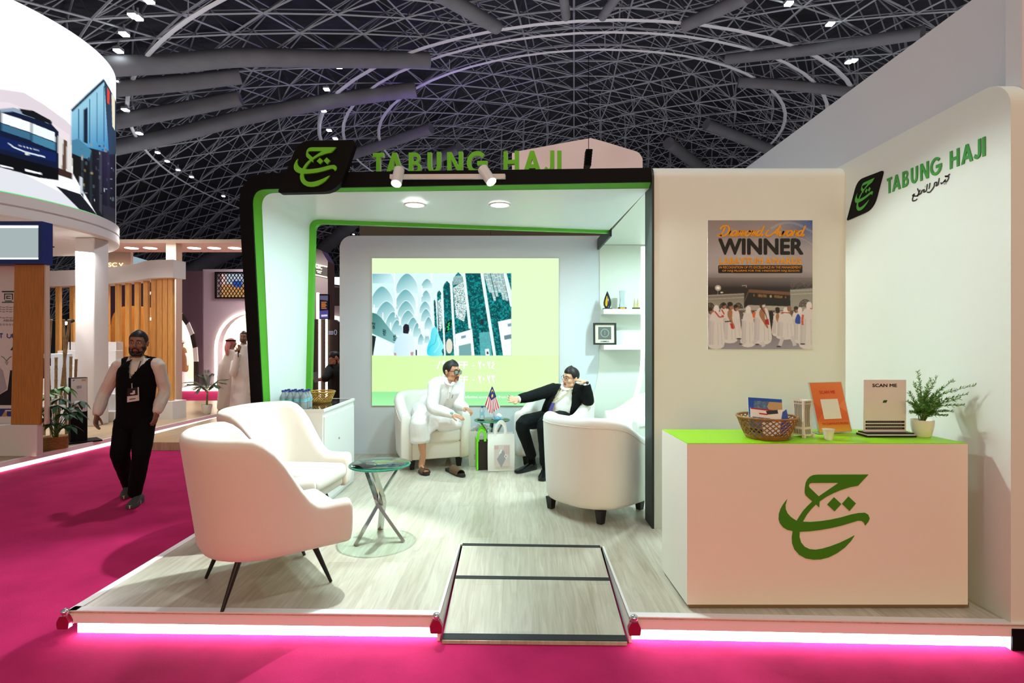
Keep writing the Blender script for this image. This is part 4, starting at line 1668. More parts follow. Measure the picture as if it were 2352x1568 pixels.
box(bm, c + V((-.03, -.012, .02)), c + V((.03, .012, .04)))
obj('towers', bm, mat('pale_gold', rgb(200, 186, 120), 0.3, metal=0.4), t, ang=0.5)
bm = B()
box(bm, c + V((-.045, -.03, 0)), c + V((.045, .03, .02)), 0.003)
obj('base', bm, M_ink, t)
# framed plaque leaning on the lower shelf
a, b = at(1368, 739.5, 6.77), at(1422, 791, 6.77)
t = thing('framed_plaque', 'black framed square plaque with cream mount on the lower shelf', 'picture frame', ((a.x + b.x) / 2, 6.77, 1.565))
z0, z1 = 1.5655, 1.565 + (a.z - b.z)
fr = FR((a.x, 6.76, 0), (1, 0, 0), (0, 0.06, 1), (0, -1, 0.0))
w = b.x - a.x
bm = B()
poly2(bm, [[(0, z0), (w, z0), (w, z1), (0, z1)], [(.022, z0 + .022), (.022, z1 - .022), (w - .022, z1 - .022), (w - .022, z0 + .022)]], fr, depth=0.03, off=-.09)
fixn(bm)
obj('frame', bm, M_ink, t)
bm = B()
poly2(bm, [[(.02, z0 + .02), (w - .02, z0 + .02), (w - .02, z1 - .02), (.02, z1 - .02)]], fr, depth=0.004, off=-.108)
obj('mount', bm, mat('cream_card', rgb(226, 224, 200), 0.6), t)
bm = B()
poly2(bm, [[(.065, z0 + .07), (w - .065, z0 + .07), (w - .065, z1 - .05), (.065, z1 - .05)]], fr, depth=0.006, off=-.101, mi=0)
cx_, cz_ = w / 2, (z0 + z1) / 2 + .01
poly2(bm, [arc(cx_, cz_, .055, 0, 360, 28), arc(cx_, cz_, .045, 360, 0, 28)], fr, off=-.0995, mi=1)
poly2(bm, [[(cx_ - .003, cz_ - .025), (cx_ + .003, cz_ - .025), (cx_ + .003, cz_ + .03), (cx_ - .003, cz_ + .03)]], fr, off=-.0995, mi=1)
poly2(bm, [[(.09, z0 + .032), (w - .09, z0 + .032), (w - .09, z0 + .052), (.09, z0 + .052)]], fr, off=-.106, mi=1)
poly2(bm, [[(.125, z0 + .038), (w - .125, z0 + .038), (w - .125, z0 + .046), (.125, z0 + .046)]], fr, off=-.1055, mi=2)
obj('medallion', bm, [mat('pewter', rgb(96, 102, 98), 0.45, metal=0.5), mat('pewter_light', rgb(150, 156, 150), 0.45, metal=0.3), M_ink], t)

# ------------------------------------------------------------------ reception counter
CT = PLAT + 0.917
t = thing('reception_counter', 'white reception counter with lime green top and big green emblem on its front', 'counter', (1.73, 3.25, PLAT))
bm = B()
fp = [(0.951, 3.024), (2.511, 3.024), (2.47, 3.49), (0.937, 3.49)]
poly2(bm, [fp], lambda a, b, c=0: V((a, b, c)), depth=CT - PLAT - 0.025, off=CT - 0.001)
fixn(bm)
obj('body', bm, mat('white_counter_board', rgb(237, 235, 220), 0.42, bump=0.01, bscale=300), t)
bm = B()
poly2(bm, [[(0.953, 3.027), (2.509, 3.027), (2.468, 3.489), (0.939, 3.489)]], lambda a, b, c=0: V((a, b, c)), depth=0.004, off=CT + 0.003)
fixn(bm)
obj('top', bm, mat('lime_laminate', rgb(148, 214, 12), 0.4), t)
bm = B()
poly2(bm, [[(0.965, 3.034), (2.53, 3.038), (2.49, 3.47), (0.955, 3.48)]], lambda a, b, c=0: V((a, b, c)), depth=0.026, off=PLAT + 0.0275)
fixn(bm)
obj('plinth', bm, mat('brown_plinth', rgb(128, 104, 78), 0.5), t)
bm = B()
fr = FR((0, 3.024, 0), (1, 0, 0), (0, 0, 1), (0, -1, 0))
k = 3.024 / F
emblem(bm, fr, (1788 - CX) * k, CAMZ - (1284.5 - CY) * k, (1997 - CX) * k, CAMZ - (1089 - CY) * k, 0.0035, 0.003)
obj('emblem', bm, M_green_ink, t)

# ------------------------------------------------------------------ furniture
M_fabric = mat('white_chair_fabric', rgb(224, 216, 204), 0.9, bump=0.15, bscale=500, sheen=0.2)
M_leather = mat('white_leather', rgb(236, 236, 230), 0.42, bump=0.05, bscale=40)
M_leg = mat('black_metal_leg', rgb(14, 14, 15), 0.4)
M_woodleg = mat('black_wood_foot', rgb(20, 18, 17), 0.5)


def shell(bm, path, top, bot, thick, lean=0.0, round_=0.5, nprof=6, bulge=0.0):
    """upholstered wall following a plan path. path: [(x,y)], top/bot/thick/lean given per index"""
    N = len(path)
    rings = []
    for i in range(N):
        p = np.array(path[i])
        d = np.array(path[min(i + 1, N - 1)]) - np.array(path[max(i - 1, 0)])
        d = d / np.linalg.norm(d)
        n = np.array((-d[1], d[0]))
        h, b, t, le = top[i], bot[i], thick[i], lean[i]
        prof = []
        rb = min(0.05, t * 0.45)
        prof.append((-t / 2, b))
        prof.append((t / 2 - rb, b))
        prof.append((t / 2 - rb * .3, b + rb * .3))
        prof.append((t / 2, b + rb))
        for k in range(1, nprof):
            q = k / nprof
            prof.append((t / 2 + bulge * math.sin(q * PI), b + rb + (h - t / 2 - b - rb) * q))
        for k in range(9):
            a = PI * k / 8
            prof.append((t / 2 * math.cos(a), h - t / 2 + t / 2 * math.sin(a)))
        for k in range(1, nprof):
            q = k / nprof
            prof.append((-t / 2, h - t / 2 + (b - h + t / 2) * q))
        ring = []
        for o_, z in prof:
            s = o_ + le * ((z - b) / max(h - b, 1e-3)) ** 1.3
            ring.append(bm.verts.new((p[0] + n[0] * s, p[1] + n[1] * s, z)))
        rings.append(ring)
    m = len(rings[0])
    for a, b in zip(rings[:-1], rings[1:]):
        for k in range(m):
            bm.faces.new((a[k], a[(k + 1) % m], b[(k + 1) % m], b[k]))
    for ring, sgn in ((rings[0], 1), (rings[-1], -1)):
        c = V((0, 0, 0))
        for v in ring:
            c += v.co
        c /= m
        d = (rings[0][0].co - rings[1][0].co) if sgn == 1 else (rings[-1][0].co - rings[-2][0].co)
        d.z = 0
        d = d.normalized()
        prev = ring
        for sc, ou in ((0.93, 0.014), (0.8, 0.02)):
            nr = [bm.verts.new(c + (v.co - c) * sc + d * ou) for v in ring]
            for k in range(m):
                bm.faces.new((prev[k], prev[(k + 1) % m], nr[(k + 1) % m], nr[k]))
            prev = nr
        bm.faces.new(prev)
    fixn(bm)


def upath(w, front, back, n=26, p=2.4):
    """U in plan: from the left front arm round the back to the right front arm (local: front is -y)"""
    ycen = back - w * 0.92
    pts = [(-w, front + (ycen - front) * i / 8) for i in range(8)]
    for i in range(n + 1):
        a = PI - PI * i / n
        c, s = math.cos(a), math.sin(a)
        pts.append((w * math.copysign(abs(c) ** (2 / p), c), ycen + (back - ycen) * abs(s) ** (2 / p)))
    pts += [(w, ycen + (front - ycen) * (i + 1) / 8) for i in range(8)]
    return pts


def sstep(t):
    t = min(1, max(0, t))
    return t * t * (3 - 2 * t)


def cushion(bm, x0, x1, y0, y1, z0, z1, r=0.05, crown=0.02, n=14):
    """soft seat pad: rounded box with a crowned top"""
    vs = box(bm, (x0, y0, z0), (x1, y1, z1), r, 5)
    return vs


def make_armchair(name, label):
    t = thing(name, label, 'armchair', group=None)
    P = upath(0.335, -0.37, 0.325, 26, 2.3)
    N = len(P)
    top, bot, th, le = [], [], [], []
    for (x, y) in P:
        u = (y + 0.37) / 0.695            # 0 front .. 1 back
        k = sstep((u - 0.22) / 0.55)
        top.append(0.525 + 0.43 * k + 0.03 * (1 - sstep(u / .25)) * 0)
        bot.append(0.255)
        th.append(0.11)
        le.append(0.012 + 0.085 * sstep((u - 0.1) / 0.8))
    bm = B()
    shell(bm, P, top, bot, th, le, bulge=0.006)
    obj('back_and_arms', bm, M_fabric, t, smooth=True, local=True)
    bm = B()
    box(bm, (-0.285, -0.36, 0.26), (0.285, 0.28, 0.34), 0.03, 3)
    obj('seat_base', bm, M_fabric, t, ang=1.0, local=True)
    bm = B()
    cushion(bm, -0.283, 0.283, -0.40, 0.28, 0.325, 0.455, 0.05)
    obj('seat_cushion', bm, M_fabric, t, smooth=True, local=True)
    for sx, sy in ((-1, -1), (1, -1), (-1, 1), (1, 1)):
        bm = B()
        tube(bm, [(sx * 0.215, sy * 0.20 + 0.0, 0.262), (sx * 0.265, sy * 0.30, 0.0)], [0.019, 0.0095], n=12)
        obj('leg', bm, M_leg, t, smooth=False, local=True, ang=0.8)
    return t


chair_lab = ('white fabric armchair with thin black legs in the foreground, seen from behind', 'white fabric armchair facing right in front of the white cabinet')
ch = make_armchair('armchair', chair_lab[0])
ch.location = (-1.54, 3.38, PLAT + 0.004)
ch.rotation_euler = (0, 0, math.radians(128))
ch['group'] = 'white fabric armchairs'
dup(ch, (-1.85, 4.37, PLAT + 0.004), math.radians(84), chair_lab[1])


def make_tub(name, label):
    t = thing(name, label, 'tub chair')
    P = upath(0.345, -0.33, 0.335, 28, 2.5)
    top, bot, th, le = [], [], [], []
    for (x, y) in P:
        u = (y + 0.33) / 0.665
        k = sstep((u - 0.05) / 0.85)
        top.append(0.64 + 0.215 * k)
        bot.append(0.105)
        th.append(0.125)
        le.append(0.035 * sstep(u))
    bm = B()
    shell(bm, P, top, bot, th, le, bulge=0.004)
    obj('back_and_arms', bm, M_leather, t, smooth=True, local=True)
    bm = B()                                                    # seam under the top edge
    q = []
    for i, (x, y) in enumerate(P):
        d = np.array(P[min(i + 1, len(P) - 1)]) - np.array(P[max(i - 1, 0)])
        d = d / np.linalg.norm(d)
        off = 0.0645 + le[i] * 0.85
        q.append((x - d[1] * off, y + d[0] * off, top[i] - 0.075))
    tube(bm, q, 0.0035, n=6)
    obj('piping', bm, mat('cream_piping', rgb(214, 210, 200), 0.5), t, smooth=True, local=True)
    bm = B()
    box(bm, (-0.285, -0.33, 0.11), (0.285, 0.27, 0.30), 0.015, 3)
    obj('seat_base', bm, M_leather, t, ang=1.0, local=True)
    bm = B()
    cushion(bm, -0.282, 0.282, -0.365, 0.27, 0.292, 0.455, 0.045)
    obj('seat_cushion', bm, M_leather, t, smooth=True, local=True)
    for sx, sy in ((-1, -1), (1, -1), (-1, 1), (1, 1)):
        bm = B()
        a = 0.034
        p = V((sx * 0.275, sy * 0.275, 0.0))
        tv = [bm.verts.new(p + V((dx * a, dy * a, 0.106))) for dx, dy in ((-1, -1), (1, -1), (1, 1), (-1, 1))]
        bv = [bm.verts.new(p + V((dx * a * .68, dy * a * .68, 0.0))) for dx, dy in ((-1, -1), (1, -1), (1, 1), (-1, 1))]
        bm.faces.new(tv)
        bm.faces.new(bv[::-1])
        for k in range(4):
            bm.faces.new((bv[k], bv[(k + 1) % 4], tv[(k + 1) % 4], tv[k]))
        obj('leg', bm, M_woodleg, t, local=True)
    return t


tb = make_tub('tub_chair', 'white leather tub chair under the man in the white robe')
tb.location = (-1.03, 6.60, PLAT + 0.004)
tb.rotation_euler = (0, 0, math.radians(20))
tb['group'] = 'white leather tub chairs'
dup(tb, (0.50, 6.58, PLAT + 0.004), math.radians(-30), 'white leather tub chair under the man in the dark suit')
dup(tb, (0.70, 4.80, PLAT + 0.004), math.radians(133), 'white leather tub chair in front, its round back turned to the viewer')
dup(tb, (1.50, 6.28, PLAT + 0.004), math.radians(-72), 'white leather tub chair half hidden behind the dark portal edge at right')


M_chrome = mat('chrome_leg', rgb(200, 198, 194), 0.14, metal=1.0)


def glass_mat():
    m = bpy.data.materials.new('green_tint_glass')
    m.use_nodes = True
    nt = m.node_tree
    nt.nodes.clear()
    tr = nt.nodes.new('ShaderNodeBsdfTransparent')
    tr.inputs[0].default_value = (0.80, 0.95, 0.89, 1)
    gl = nt.nodes.new('ShaderNodeBsdfGlossy')
    gl.inputs['Roughness'].default_value = 0.02
    fr_ = nt.nodes.new('ShaderNodeFresnel')
    fr_.inputs[0].default_value = 1.9
    mx = nt.nodes.new('ShaderNodeMixShader')
    ou = nt.nodes.new('ShaderNodeOutputMaterial')
    nt.links.new(fr_.outputs[0], mx.inputs[0])
    nt.links.new(tr.outputs[0], mx.inputs[1])
    nt.links.new(gl.outputs[0], mx.inputs[2])
    nt.links.new(mx.outputs[0], ou.inputs[0])
    return m


M_glass = glass_mat()
M_glass_edge = mat('glass_edge', rgb(70, 170, 140), 0.1, trans=0.6)


def make_table(name, label, ph=0.0):
    t = thing(name, label, 'side table')
    bm = B()
    lathe(bm, [(0, 0.548), (0.218, 0.548), (0.225, 0.551), (0.228, 0.556), (0.225, 0.561), (0.218, 0.564), (0, 0.564)], n=56)
    fixn(bm)
    for f in bm.faces:
        f.material_index = 1 if abs(f.normal.z) < 0.95 else 0
    obj('glass_top', bm, [M_glass, M_glass_edge], t, ang=0.5, local=True)
    for k in range(3):
        a = ph + 2 * PI * k / 3
        e = lambda an, r, z: (r * math.cos(an), r * math.sin(an), z)
        bm = B()
        pts = [e(a, 0.165, 0.546), e(a + 0.9, 0.03, 0.325), e(a + 1.4, 0.026, 0.27), e(a + PI + .25, 0.20, 0.0)]
        n = len(pts)
        rr = [(0.017, 0.0085)] * n
        tube(bm, pts, [(0.024, 0.012)] * n, n=4, up=(0, 0, 1))
        obj('leg', bm, M_chrome, t, local=True)
        bm = B()
        cyl(bm, e(a, 0.165, 0.5455), e(a, 0.165, 0.548), 0.02, n=16)
        obj('glass_pad', bm, M_chrome, t, local=True)
    return t


tt = make_table('glass_side_table', 'round glass side table with crossed chrome legs between the armchairs', 0.5)
tt.location = (-1.02, 4.08, PLAT + 0.004)
tt['group'] = 'round glass side tables'
dup(tt, (-0.285, 6.50, PLAT + 0.004), 1.1, 'round glass side table between the two seated men, holding the small flag', scale=0.95)

# ------------------------------------------------------------------ white cabinet behind the armchair
t = thing('storage_cabinet', 'white storage cabinet with glossy black top beside the portal leg', 'cabinet', (-1.93, 5.27, PLAT))
cx0, cx1, cy0, cy1, cz = -2.12, -1.70, 4.82, 5.74, PLAT + 0.875
bm = B()
box(bm, (cx0, cy0, PLAT + 0.005), (cx1 - 0.012, cy1, cz - 0.025), 0.002)
obj('body', bm, M_white_gloss, t)
bm = B()
box(bm, (cx1 - 0.0118, cy0 + 0.02, PLAT + 0.04), (cx1, cy1 - 0.02, cz - 0.07), 0.003)
dr = obj('door', bm, M_white_gloss, t)
bm = B()
cyl(bm, (cx1, 5.22, PLAT + 0.55), (cx1 + 0.008, 5.22, PLAT + 0.55), 0.011, n=14)
obj('lock', bm, M_chrome, dr)
bm = B()
fr0 = [(cx0, cy0), (cx1, cy0), (cx1, cy1), (cx0, cy1)]
ii = 0.018
fr1 = [(cx0 + ii, cy0 + ii), (cx1 - ii, cy0 + ii), (cx1 - ii, cy1 - ii), (cx0 + ii, cy1 - ii)]
poly2(bm, [fr0, fr1[::-1]], lambda a, b, c=0: V((a, b, c)), depth=0.025, off=cz)
fixn(bm)
obj('top_rim', bm, M_white_gloss, t)
bm = B()
poly2(bm, [fr1], lambda a, b, c=0: V((a, b, c)), depth=0.02, off=cz - 0.002)
obj('top', bm, mat('black_glass_top', rgb(14, 14, 16), 0.06, coat=0.5), t)

# bottles on the cabinet
M_pet = mat('clear_bottle', rgb(222, 236, 242), 0.08, trans=0.7, ior=1.2)
M_cap = mat('blue_cap', rgb(30, 48, 130), 0.4)


def make_bottle(label):
    b = thing('water_bottle', label, 'bottle')
    bm = B()
    lathe(bm, [(0, 0), (0.026, 0.0), (0.029, 0.006), (0.029, 0.05), (0.0275, 0.055), (0.029, 0.06), (0.029, 0.095), (0.025, 0.115), (0.013, 0.135), (0.011, 0.145), (0.011, 0.15), (0, 0.15)], n=18)
    obj('body', bm, M_pet, b, smooth=True, local=True)
    bm = B()
    lathe(bm, [(0.0, 0.148), (0.0135, 0.148), (0.0135, 0.164), (0.012, 0.166), (0, 0.166)], n=16)
    obj('cap', bm, M_cap, b, local=True, ang=0.5)
    bm = B()
    lathe(bm, [(0.0293, 0.062), (0.0293, 0.092)], n=18)
    obj('paper_label', bm, mat('teal_label', rgb(120, 190, 206), 0.5), b, local=True, smooth=True)
    return b


btl = None
NM = ('first', 'second', 'third', 'fourth')
for r in range(3):
    for c in range(4):
        loc = (-2.085 + 0.0615 * c, 4.875 + 0.0615 * r, cz)
        lab = 'blue-capped water bottle on the cabinet, %s row, %s from the left' % (('front', 'middle', 'back')[r], NM[c])
        if btl is None:
            btl = make_bottle(lab)
            btl.location = loc
            btl['group'] = 'water bottles packed on the cabinet'
        else:
            dup(btl, loc, 0.4 * c + r, lab)
dup(btl, (-0.40, 6.44, PLAT + 0.5405), 0.3, 'single water bottle on the glass table beside the small flag')


def basket(label, loc, r, h, m, wr=0.0035, n=30):
    t = thing('wicker_basket', label, 'basket', loc)
    c = V(loc)
    R = lambda z: r * (0.66 + 0.34 * (z / h) ** 0.8)
    pt = lambda a, z: c + V((R(z) * math.cos(a), R(z) * math.sin(a), z))
    bm = B()
    for k in range(n):
        for s in (-1, 1):
            a0 = 2 * PI * k / n
            tube(bm, [pt(a0 + s * 0.9 * q, h * (0.06 + 0.94 * q)) for q in np.linspace(0, 1, 8)], wr, n=5)
    obj('weave', bm, m, t, smooth=True)
    o = t.children[0] if t.children else None
    bm = B()
    tube(bm, [pt(2 * PI * k / 40, h) for k in range(40)], wr * 2.0, n=8, closed=True)
    obj('rim', bm, m, t, smooth=True)
    bm = B()
    for q in (0.04, 0.1, 0.16):
        tube(bm, [pt(2 * PI * k / 40, h * q) for k in range(40)], wr * 1.6, n=6, closed=True)
    lathe(bm, [(0, 0.004), (r * 0.66, 0.004), (r * 0.66, 0.009), (0, 0.009)], c, 30)
    obj('bottom', bm, m, t, smooth=True)
    return t


M_goldw = mat('gold_wicker', rgb(176, 138, 62), 0.35, metal=0.5, var=0.3, vscale=40)
M_brownw = mat('brown_wicker', rgb(150, 104, 52), 0.45, var=0.3, vscale=40)
basket('gold woven bread basket on the glossy black cabinet top', (-1.925, 5.36, cz + 0.001), 0.138, 0.105, M_goldw)

# ------------------------------------------------------------------ things on the counter
TZ = CT + 0.0035
bk = (1.475, 3.20, TZ)
basket('brown wicker basket full of brochures at the left of the counter', bk, 0.165, 0.125, M_brownw)


def brochure(label, c, w, h, yaw, tilt, roll, cols):
    M = Matrix.Translation(V(c)) @ Matrix.Rotation(yaw, 4, 'Z') @ Matrix.Rotation(-tilt, 4, 'X') @ Matrix.Rotation(roll, 4, 'Y')
    bm = B()
    box(bm, (-w / 2, -0.0015, 0), (w / 2, 0.0015, h), M=M)
    fr = lambda a, b, c_=0: M @ V((a, -0.0016 - c_, b))
    for k, (pts, mi) in enumerate(cols):
        poly2(bm, [[(x * w - w / 2, y * h) for x, y in pts]], fr, off=0.0003 * (k + 1), mi=mi)
    return tag(obj('brochure', bm, [mat('white_paper', rgb(236, 236, 232), 0.5), mat('blue_print', rgb(30, 84, 180), 0.45), mat('tan_print', rgb(196, 160, 112), 0.5),
                                    mat('red_print', rgb(186, 24, 36), 0.45), mat('slate_print', rgb(90, 120, 150), 0.5, var=0.5, vscale=60), mat('dark_print', rgb(24, 40, 52), 0.5)]), label, 'brochure', 'brochures in the counter basket')


rc = lambda a, b, c, d: [(a, b), (c, b), (c, d), (a, d)]
brochure('tallest brochure at the back of the basket, blue corner and grey picture', (1.50, 3.255, TZ + 0.02), 0.21, 0.205, 0.06, 0.25, 0.07,
         [(rc(0, 0, 1, 1), 4), (rc(0, .8, .18, 1) + [], 1), (rc(0, .5, .16, .8), 1), ([(.62, .62), (1, .56), (1, .9), (.62, .9), (.55, .76)], 2), (rc(.18, .92, 1, 1), 1)])
brochure('white brochure with a red top band in the middle of the basket', (1.455, 3.20, TZ + 0.015), 0.15, 0.155, 0.1, 0.3, 0.13,
         [(rc(0, .95, 1, 1), 3), (rc(.08, .5, .8, .66), 4), (rc(.35, .78, .7, .83), 3)])
brochure('white brochure with a blue wave at the right of the basket', (1.555, 3.205, TZ + 0.015), 0.13, 0.145, -0.1, 0.25, -0.10,
         [([(.5, 0), (1, 0), (1, 1), (.8, .9), (.6, .4)], 1), (rc(0, .85, .6, 1), 5)])
brochure('dark folded brochure low in the left of the basket', (1.40, 3.17, TZ + 0.012), 0.09, 0.11, 0.3, 0.35, 0.2, [(rc(0, 0, 1, 1), 4), (rc(0, .2, 1, .4), 5)])

# paper tower
tc_ = V((1.70, 3.235, TZ))
t = thing('tower_model', 'white paper tower with dark vertical stripes standing on the counter', 'model', tc_)
prof = [(0.043, 0.0), (0.038, 0.035), (0.0335, 0.10), (0.0345, 0.17), (0.040, 0.218)]
Mr = Matrix.Translation(tc_) @ Matrix.Rotation(math.radians(28), 4, 'Z')


def hw(z):
    for (a, za), (b, zb) in zip(prof[:-1], prof[1:]):
        if z <= zb:
            return a + (b - a) * (z - za) / (zb - za)
    return prof[-1][0]


bm = B()
rings = []
for i in range(15):
    z = 0.012 + (0.218 - 0.012) * i / 14
    w = hw(z)
    rings.append([bm.verts.new(Mr @ V((x * w, y * w, z))) for x, y in ((-1, -1), (1, -1), (1, 1), (-1, 1))])
for a, b in zip(rings[:-1], rings[1:]):
    for k in range(4):
        bm.faces.new((a[k], a[(k + 1) % 4], b[(k + 1) % 4], b[k]))
bm.faces.new(rings[0][::-1])
for k in range(4):
    x, y = ((-1, -1), (1, -1), (1, 1), (-1, 1))[k]
    box(bm, (x * 0.041 - 0.008, y * 0.041 - 0.008, 0.0), (x * 0.041 + 0.008, y * 0.041 + 0.008, 0.02), M=Mr)
obj('body', bm, mat('ivory_paper', rgb(226, 220, 204), 0.55), t)
bm = B()
for k in range(4):
    R = Mr @ Matrix.Rotation(PI / 2 * k, 4, 'Z')
    for j in range(5):
        u0 = -0.62 + j * 0.27
        for za, zb in ((0.02, 0.048), (0.062, 0.195), (0.2, 0.212)):
            st = []
            for i in range(5):
                z = za + (zb - za) * i / 4
                w = hw(z)
                st.append((u0 * w, w, z))
            A_ = [bm.verts.new(R @ V((a, -w - 0.0006, z))) for a, w, z in st]
            B_ = [bm.verts.new(R @ V((a + 0.14 * w, -w - 0.0006, z))) for a, w, z in st]
            for i in range(4):
                bm.faces.new((A_[i], B_[i], B_[i + 1], A_[i + 1]))
obj('dark_stripes', bm, mat('grey_brown_stripe', rgb(92, 86, 76), 0.6), t)

# orange acrylic sign
t = thing('orange_sign_holder', 'orange SCAN ME sheet in a clear acrylic holder on the counter', 'sign', (1.95, 3.33, TZ))
p00, p10 = V((1.835, 3.30, TZ)), V((2.075, 3.36, TZ))
u = (p10 - p00).normalized()
n = V((u.y, -u.x, 0))
up = (V((0, 0, 1)) - n * 0.16 - u * 0.105).normalized()
Wd, Hd = (p10 - p00).length, 0.312
fr = FR(p00 + V((0, 0, 0.006)), u, up, u.cross(up) * 1.0)
bm = B()
poly2(bm, [[(0, 0), (Wd, 0), (Wd, Hd), (0, Hd)]], fr, depth=0.003, off=0.0035)
poly2(bm, [[(0, 0), (Wd, 0), (Wd, Hd), (0, Hd)]], fr, depth=0.003, off=-0.001)
box(bm, (0, -0.085, 0), (Wd, 0.0, 0.003), M=Matrix.Translation(p00) @ Matrix.Rotation(math.atan2(u.y, u.x), 4, 'Z') @ Matrix.Translation(V((0, 0.085, 0))))
obj('acrylic', bm, mat('clear_acrylic', rgb(240, 240, 236), 0.05, trans=1.0, ior=1.12), t)
cv = Canvas(0, 0, 100, 130, 60, 78, (226, 110, 44))
cv.grad([(0, 0), (100, 0), (100, 130), (0, 130)], (232, 128, 60), (224, 104, 40), (0, 0), (0, 100))
cv.grad([(0, 100), (100, 100), (100, 130), (0, 130)], (226, 116, 44), (232, 176, 66), (0, 100), (0, 130))
cv.poly([(0, 50), (30, 75), (0, 100)], (214, 88, 30), .6)
cv.poly([(100, 45), (75, 62), (100, 80)], (240, 150, 90), .6)
cv.mesh('sheet', lambda x, y: fr(0.006 + (Wd - 0.012) * x / 100, 0.004 + (Hd - 0.008) * (1 - y / 130), -0.0005 + 0.0042 + 0.0005), cmat('sheet_print', 0, 0.4), t)
bm = B()
poly2(bm, [[(Wd * .24, Hd * .27), (Wd * .76, Hd * .27), (Wd * .76, Hd * .66), (Wd * .24, Hd * .66)]], fr, off=0.0048)
obj('white_square', bm, _mats['white_paper'], t)
bm = B()
text_into(bm, 'SCAN ME', Wd * .26, Hd * .765, Wd * .73, Hd * .83, fr, 0.0048, bold=0.02)
text_into(bm, 'TH CORPORATE PROFILE', Wd * .15, Hd * .155, Wd * .93, Hd * .20, fr, 0.0048, bold=0.02)
obj('red_lettering', bm, mat('red_orange_ink', rgb(206, 56, 20), 0.5), t)

# white sign with dark foot
t = thing('white_sign_stand', 'white SCAN ME sign on a dark foot at the right of the counter', 'sign', (2.19, 3.26, TZ))
x0, x1 = (1981 - CX) / F * 3.27, (2078 - CX) / F * 3.27
bm = B()
box(bm, (x0 - 0.015, 3.20, TZ), (x1 + 0.02, 3.31, TZ + 0.010), 0.002)
box(bm, (x0 - 0.012, 3.205, TZ + 0.010), (x1 + 0.017, 3.305, TZ + 0.016), 0.001, mi=1)
box(bm, (x0 - 0.009, 3.21, TZ + 0.016), (x1 + 0.014, 3.30, TZ + 0.024), 0.002)
obj('foot', bm, [M_ink, _mats['white_paper']], t)
bm = B()
yb = 3.258
box(bm, (x0, yb, TZ + 0.022), (x1, yb + 0.006, TZ + 0.335), 0.001)
obj('board', bm, mat('white_sign_board', rgb(226, 222, 218), 0.4), t)
fr = FR((x0, yb, TZ + 0.022), (1, 0, 0), (0, 0, 1), (0, -1, 0))
w, h = x1 - x0, 0.313
bm = B()
text_into(bm, 'SCAN ME', w * .20, h * .86, w * .78, h * .925, fr, 0.0008, bold=0.03)
for k in range(3):
    z = h * (.195 - .062 * k)
    poly2(bm, [[(w * .04, z - h * .02), (w * .96, z - h * .02), (w * .96, z + h * .02), (w * .04, z + h * .02)]], fr, off=0.0006)
obj('black_print', bm, M_ink, t)
bm = B()
poly2(bm, [[(w * .44, h * .56), (w * .53, h * .56), (w * .56, h * .61), (w * .47, h * .61)]], fr, off=0.0006)
for k in range(3):
    z = h * (.195 - .062 * k)
    x = w * .07
    rnd = random.Random(k)
    while x < w * .9:
        l = w * rnd.uniform(.02, .05)
        poly2(bm, [[(x, z - h * .005), (x + l, z - h * .005), (x + l, z + h * .004), (x, z + h * .004)]], fr, off=0.0009, mi=1)
        x += l + w * .012
obj('small_print', bm, [mat('dark_green_print', rgb(40, 80, 40), 0.5), mat('grey_print', rgb(130, 130, 126), 0.5)], t)

# paper cup
c = V((1.80, 3.135, TZ))
bm = B()
lathe(bm, [(0, 0.002), (0.021, 0.0), (0.032, 0.058), (0.0335, 0.058), (0.0335, 0.061), (0.031, 0.061), (0.0205, 0.004), (0, 0.004)], c, 28)
fixn(bm)
tag(obj('paper_cup', bm, mat('white_cup_paper', rgb(238, 236, 230), 0.5), smooth=False, ang=0.6), 'small white paper cup on the counter in front of the orange sign', 'cup')


# potted plant on the counter
def fern(label, loc, stems, m_pot):
    t = thing('potted_fern', label, 'potted plant', loc)
    c = V(loc)
    bm = B()
    lathe(bm, [(0, 0), (0.038, 0.0), (0.046, 0.01), (0.058, 0.06), (0.06, 0.098), (0.057, 0.1), (0.054, 0.095), (0.05, 0.085), (0, 0.085)], c, 32)
    fixn(bm)
    obj('pot', bm, m_pot, t, ang=0.7)
    bm = B()
    lv = B()
    rnd = random.Random(4)
    for tip, nb in stems:
        tip = V(tip)
        base = c + V((rnd.uniform(-.01, .01), rnd.uniform(-.01, .01), 0.085))
        mid = base.lerp(tip, 0.45) + V((0, 0, 0.06 * (tip - base).length / 0.3))
        sp = [V(p) for p in spline([base, base.lerp(mid, .5) + V((0, 0, .02)), mid, tip], 9)]
        tube(bm, sp, [0.0026 * (1 - .7 * i / len(sp)) for i in range(len(sp))], n=5)
        L = len(sp)
        for i in range(int(L * .25), L):
            d = (sp[min(i + 1, L - 1)] - sp[i - 1]).normalized()
            for q in range(nb):
                f = rnd.random()
                p = sp[i - 1].lerp(sp[i], f)
                dr = V((rnd.uniform(-1, 1), rnd.uniform(-1, 1), rnd.uniform(-.3, .9)))
                dr = (dr - d * dr.dot(d)).normalized() * 0.75 + d * 0.7
                dr.normalize()
                ln = rnd.uniform(.016, .034) * (1.15 - .55 * i / L)
                s = dr.cross(V((rnd.uniform(-1, 1), rnd.uniform(-1, 1), rnd.uniform(-1, 1)))).normalized() * ln * .10
                e = p + dr * ln
                mm = p + dr * ln * .5
                fc = lv.faces.new([lv.verts.new(x) for x in (p, mm + s, e, mm - s)])
                fc.material_index = 1 if rnd.random() < 0.3 else 0
    obj('stems', bm, mat('plant_stem', rgb(80, 110, 50), 0.6), t)
    obj('leaves', lv, [mat('fern_green', rgb(66, 128, 46), 0.5), mat('fern_light', rgb(124, 168, 84), 0.5)], t)
    return t


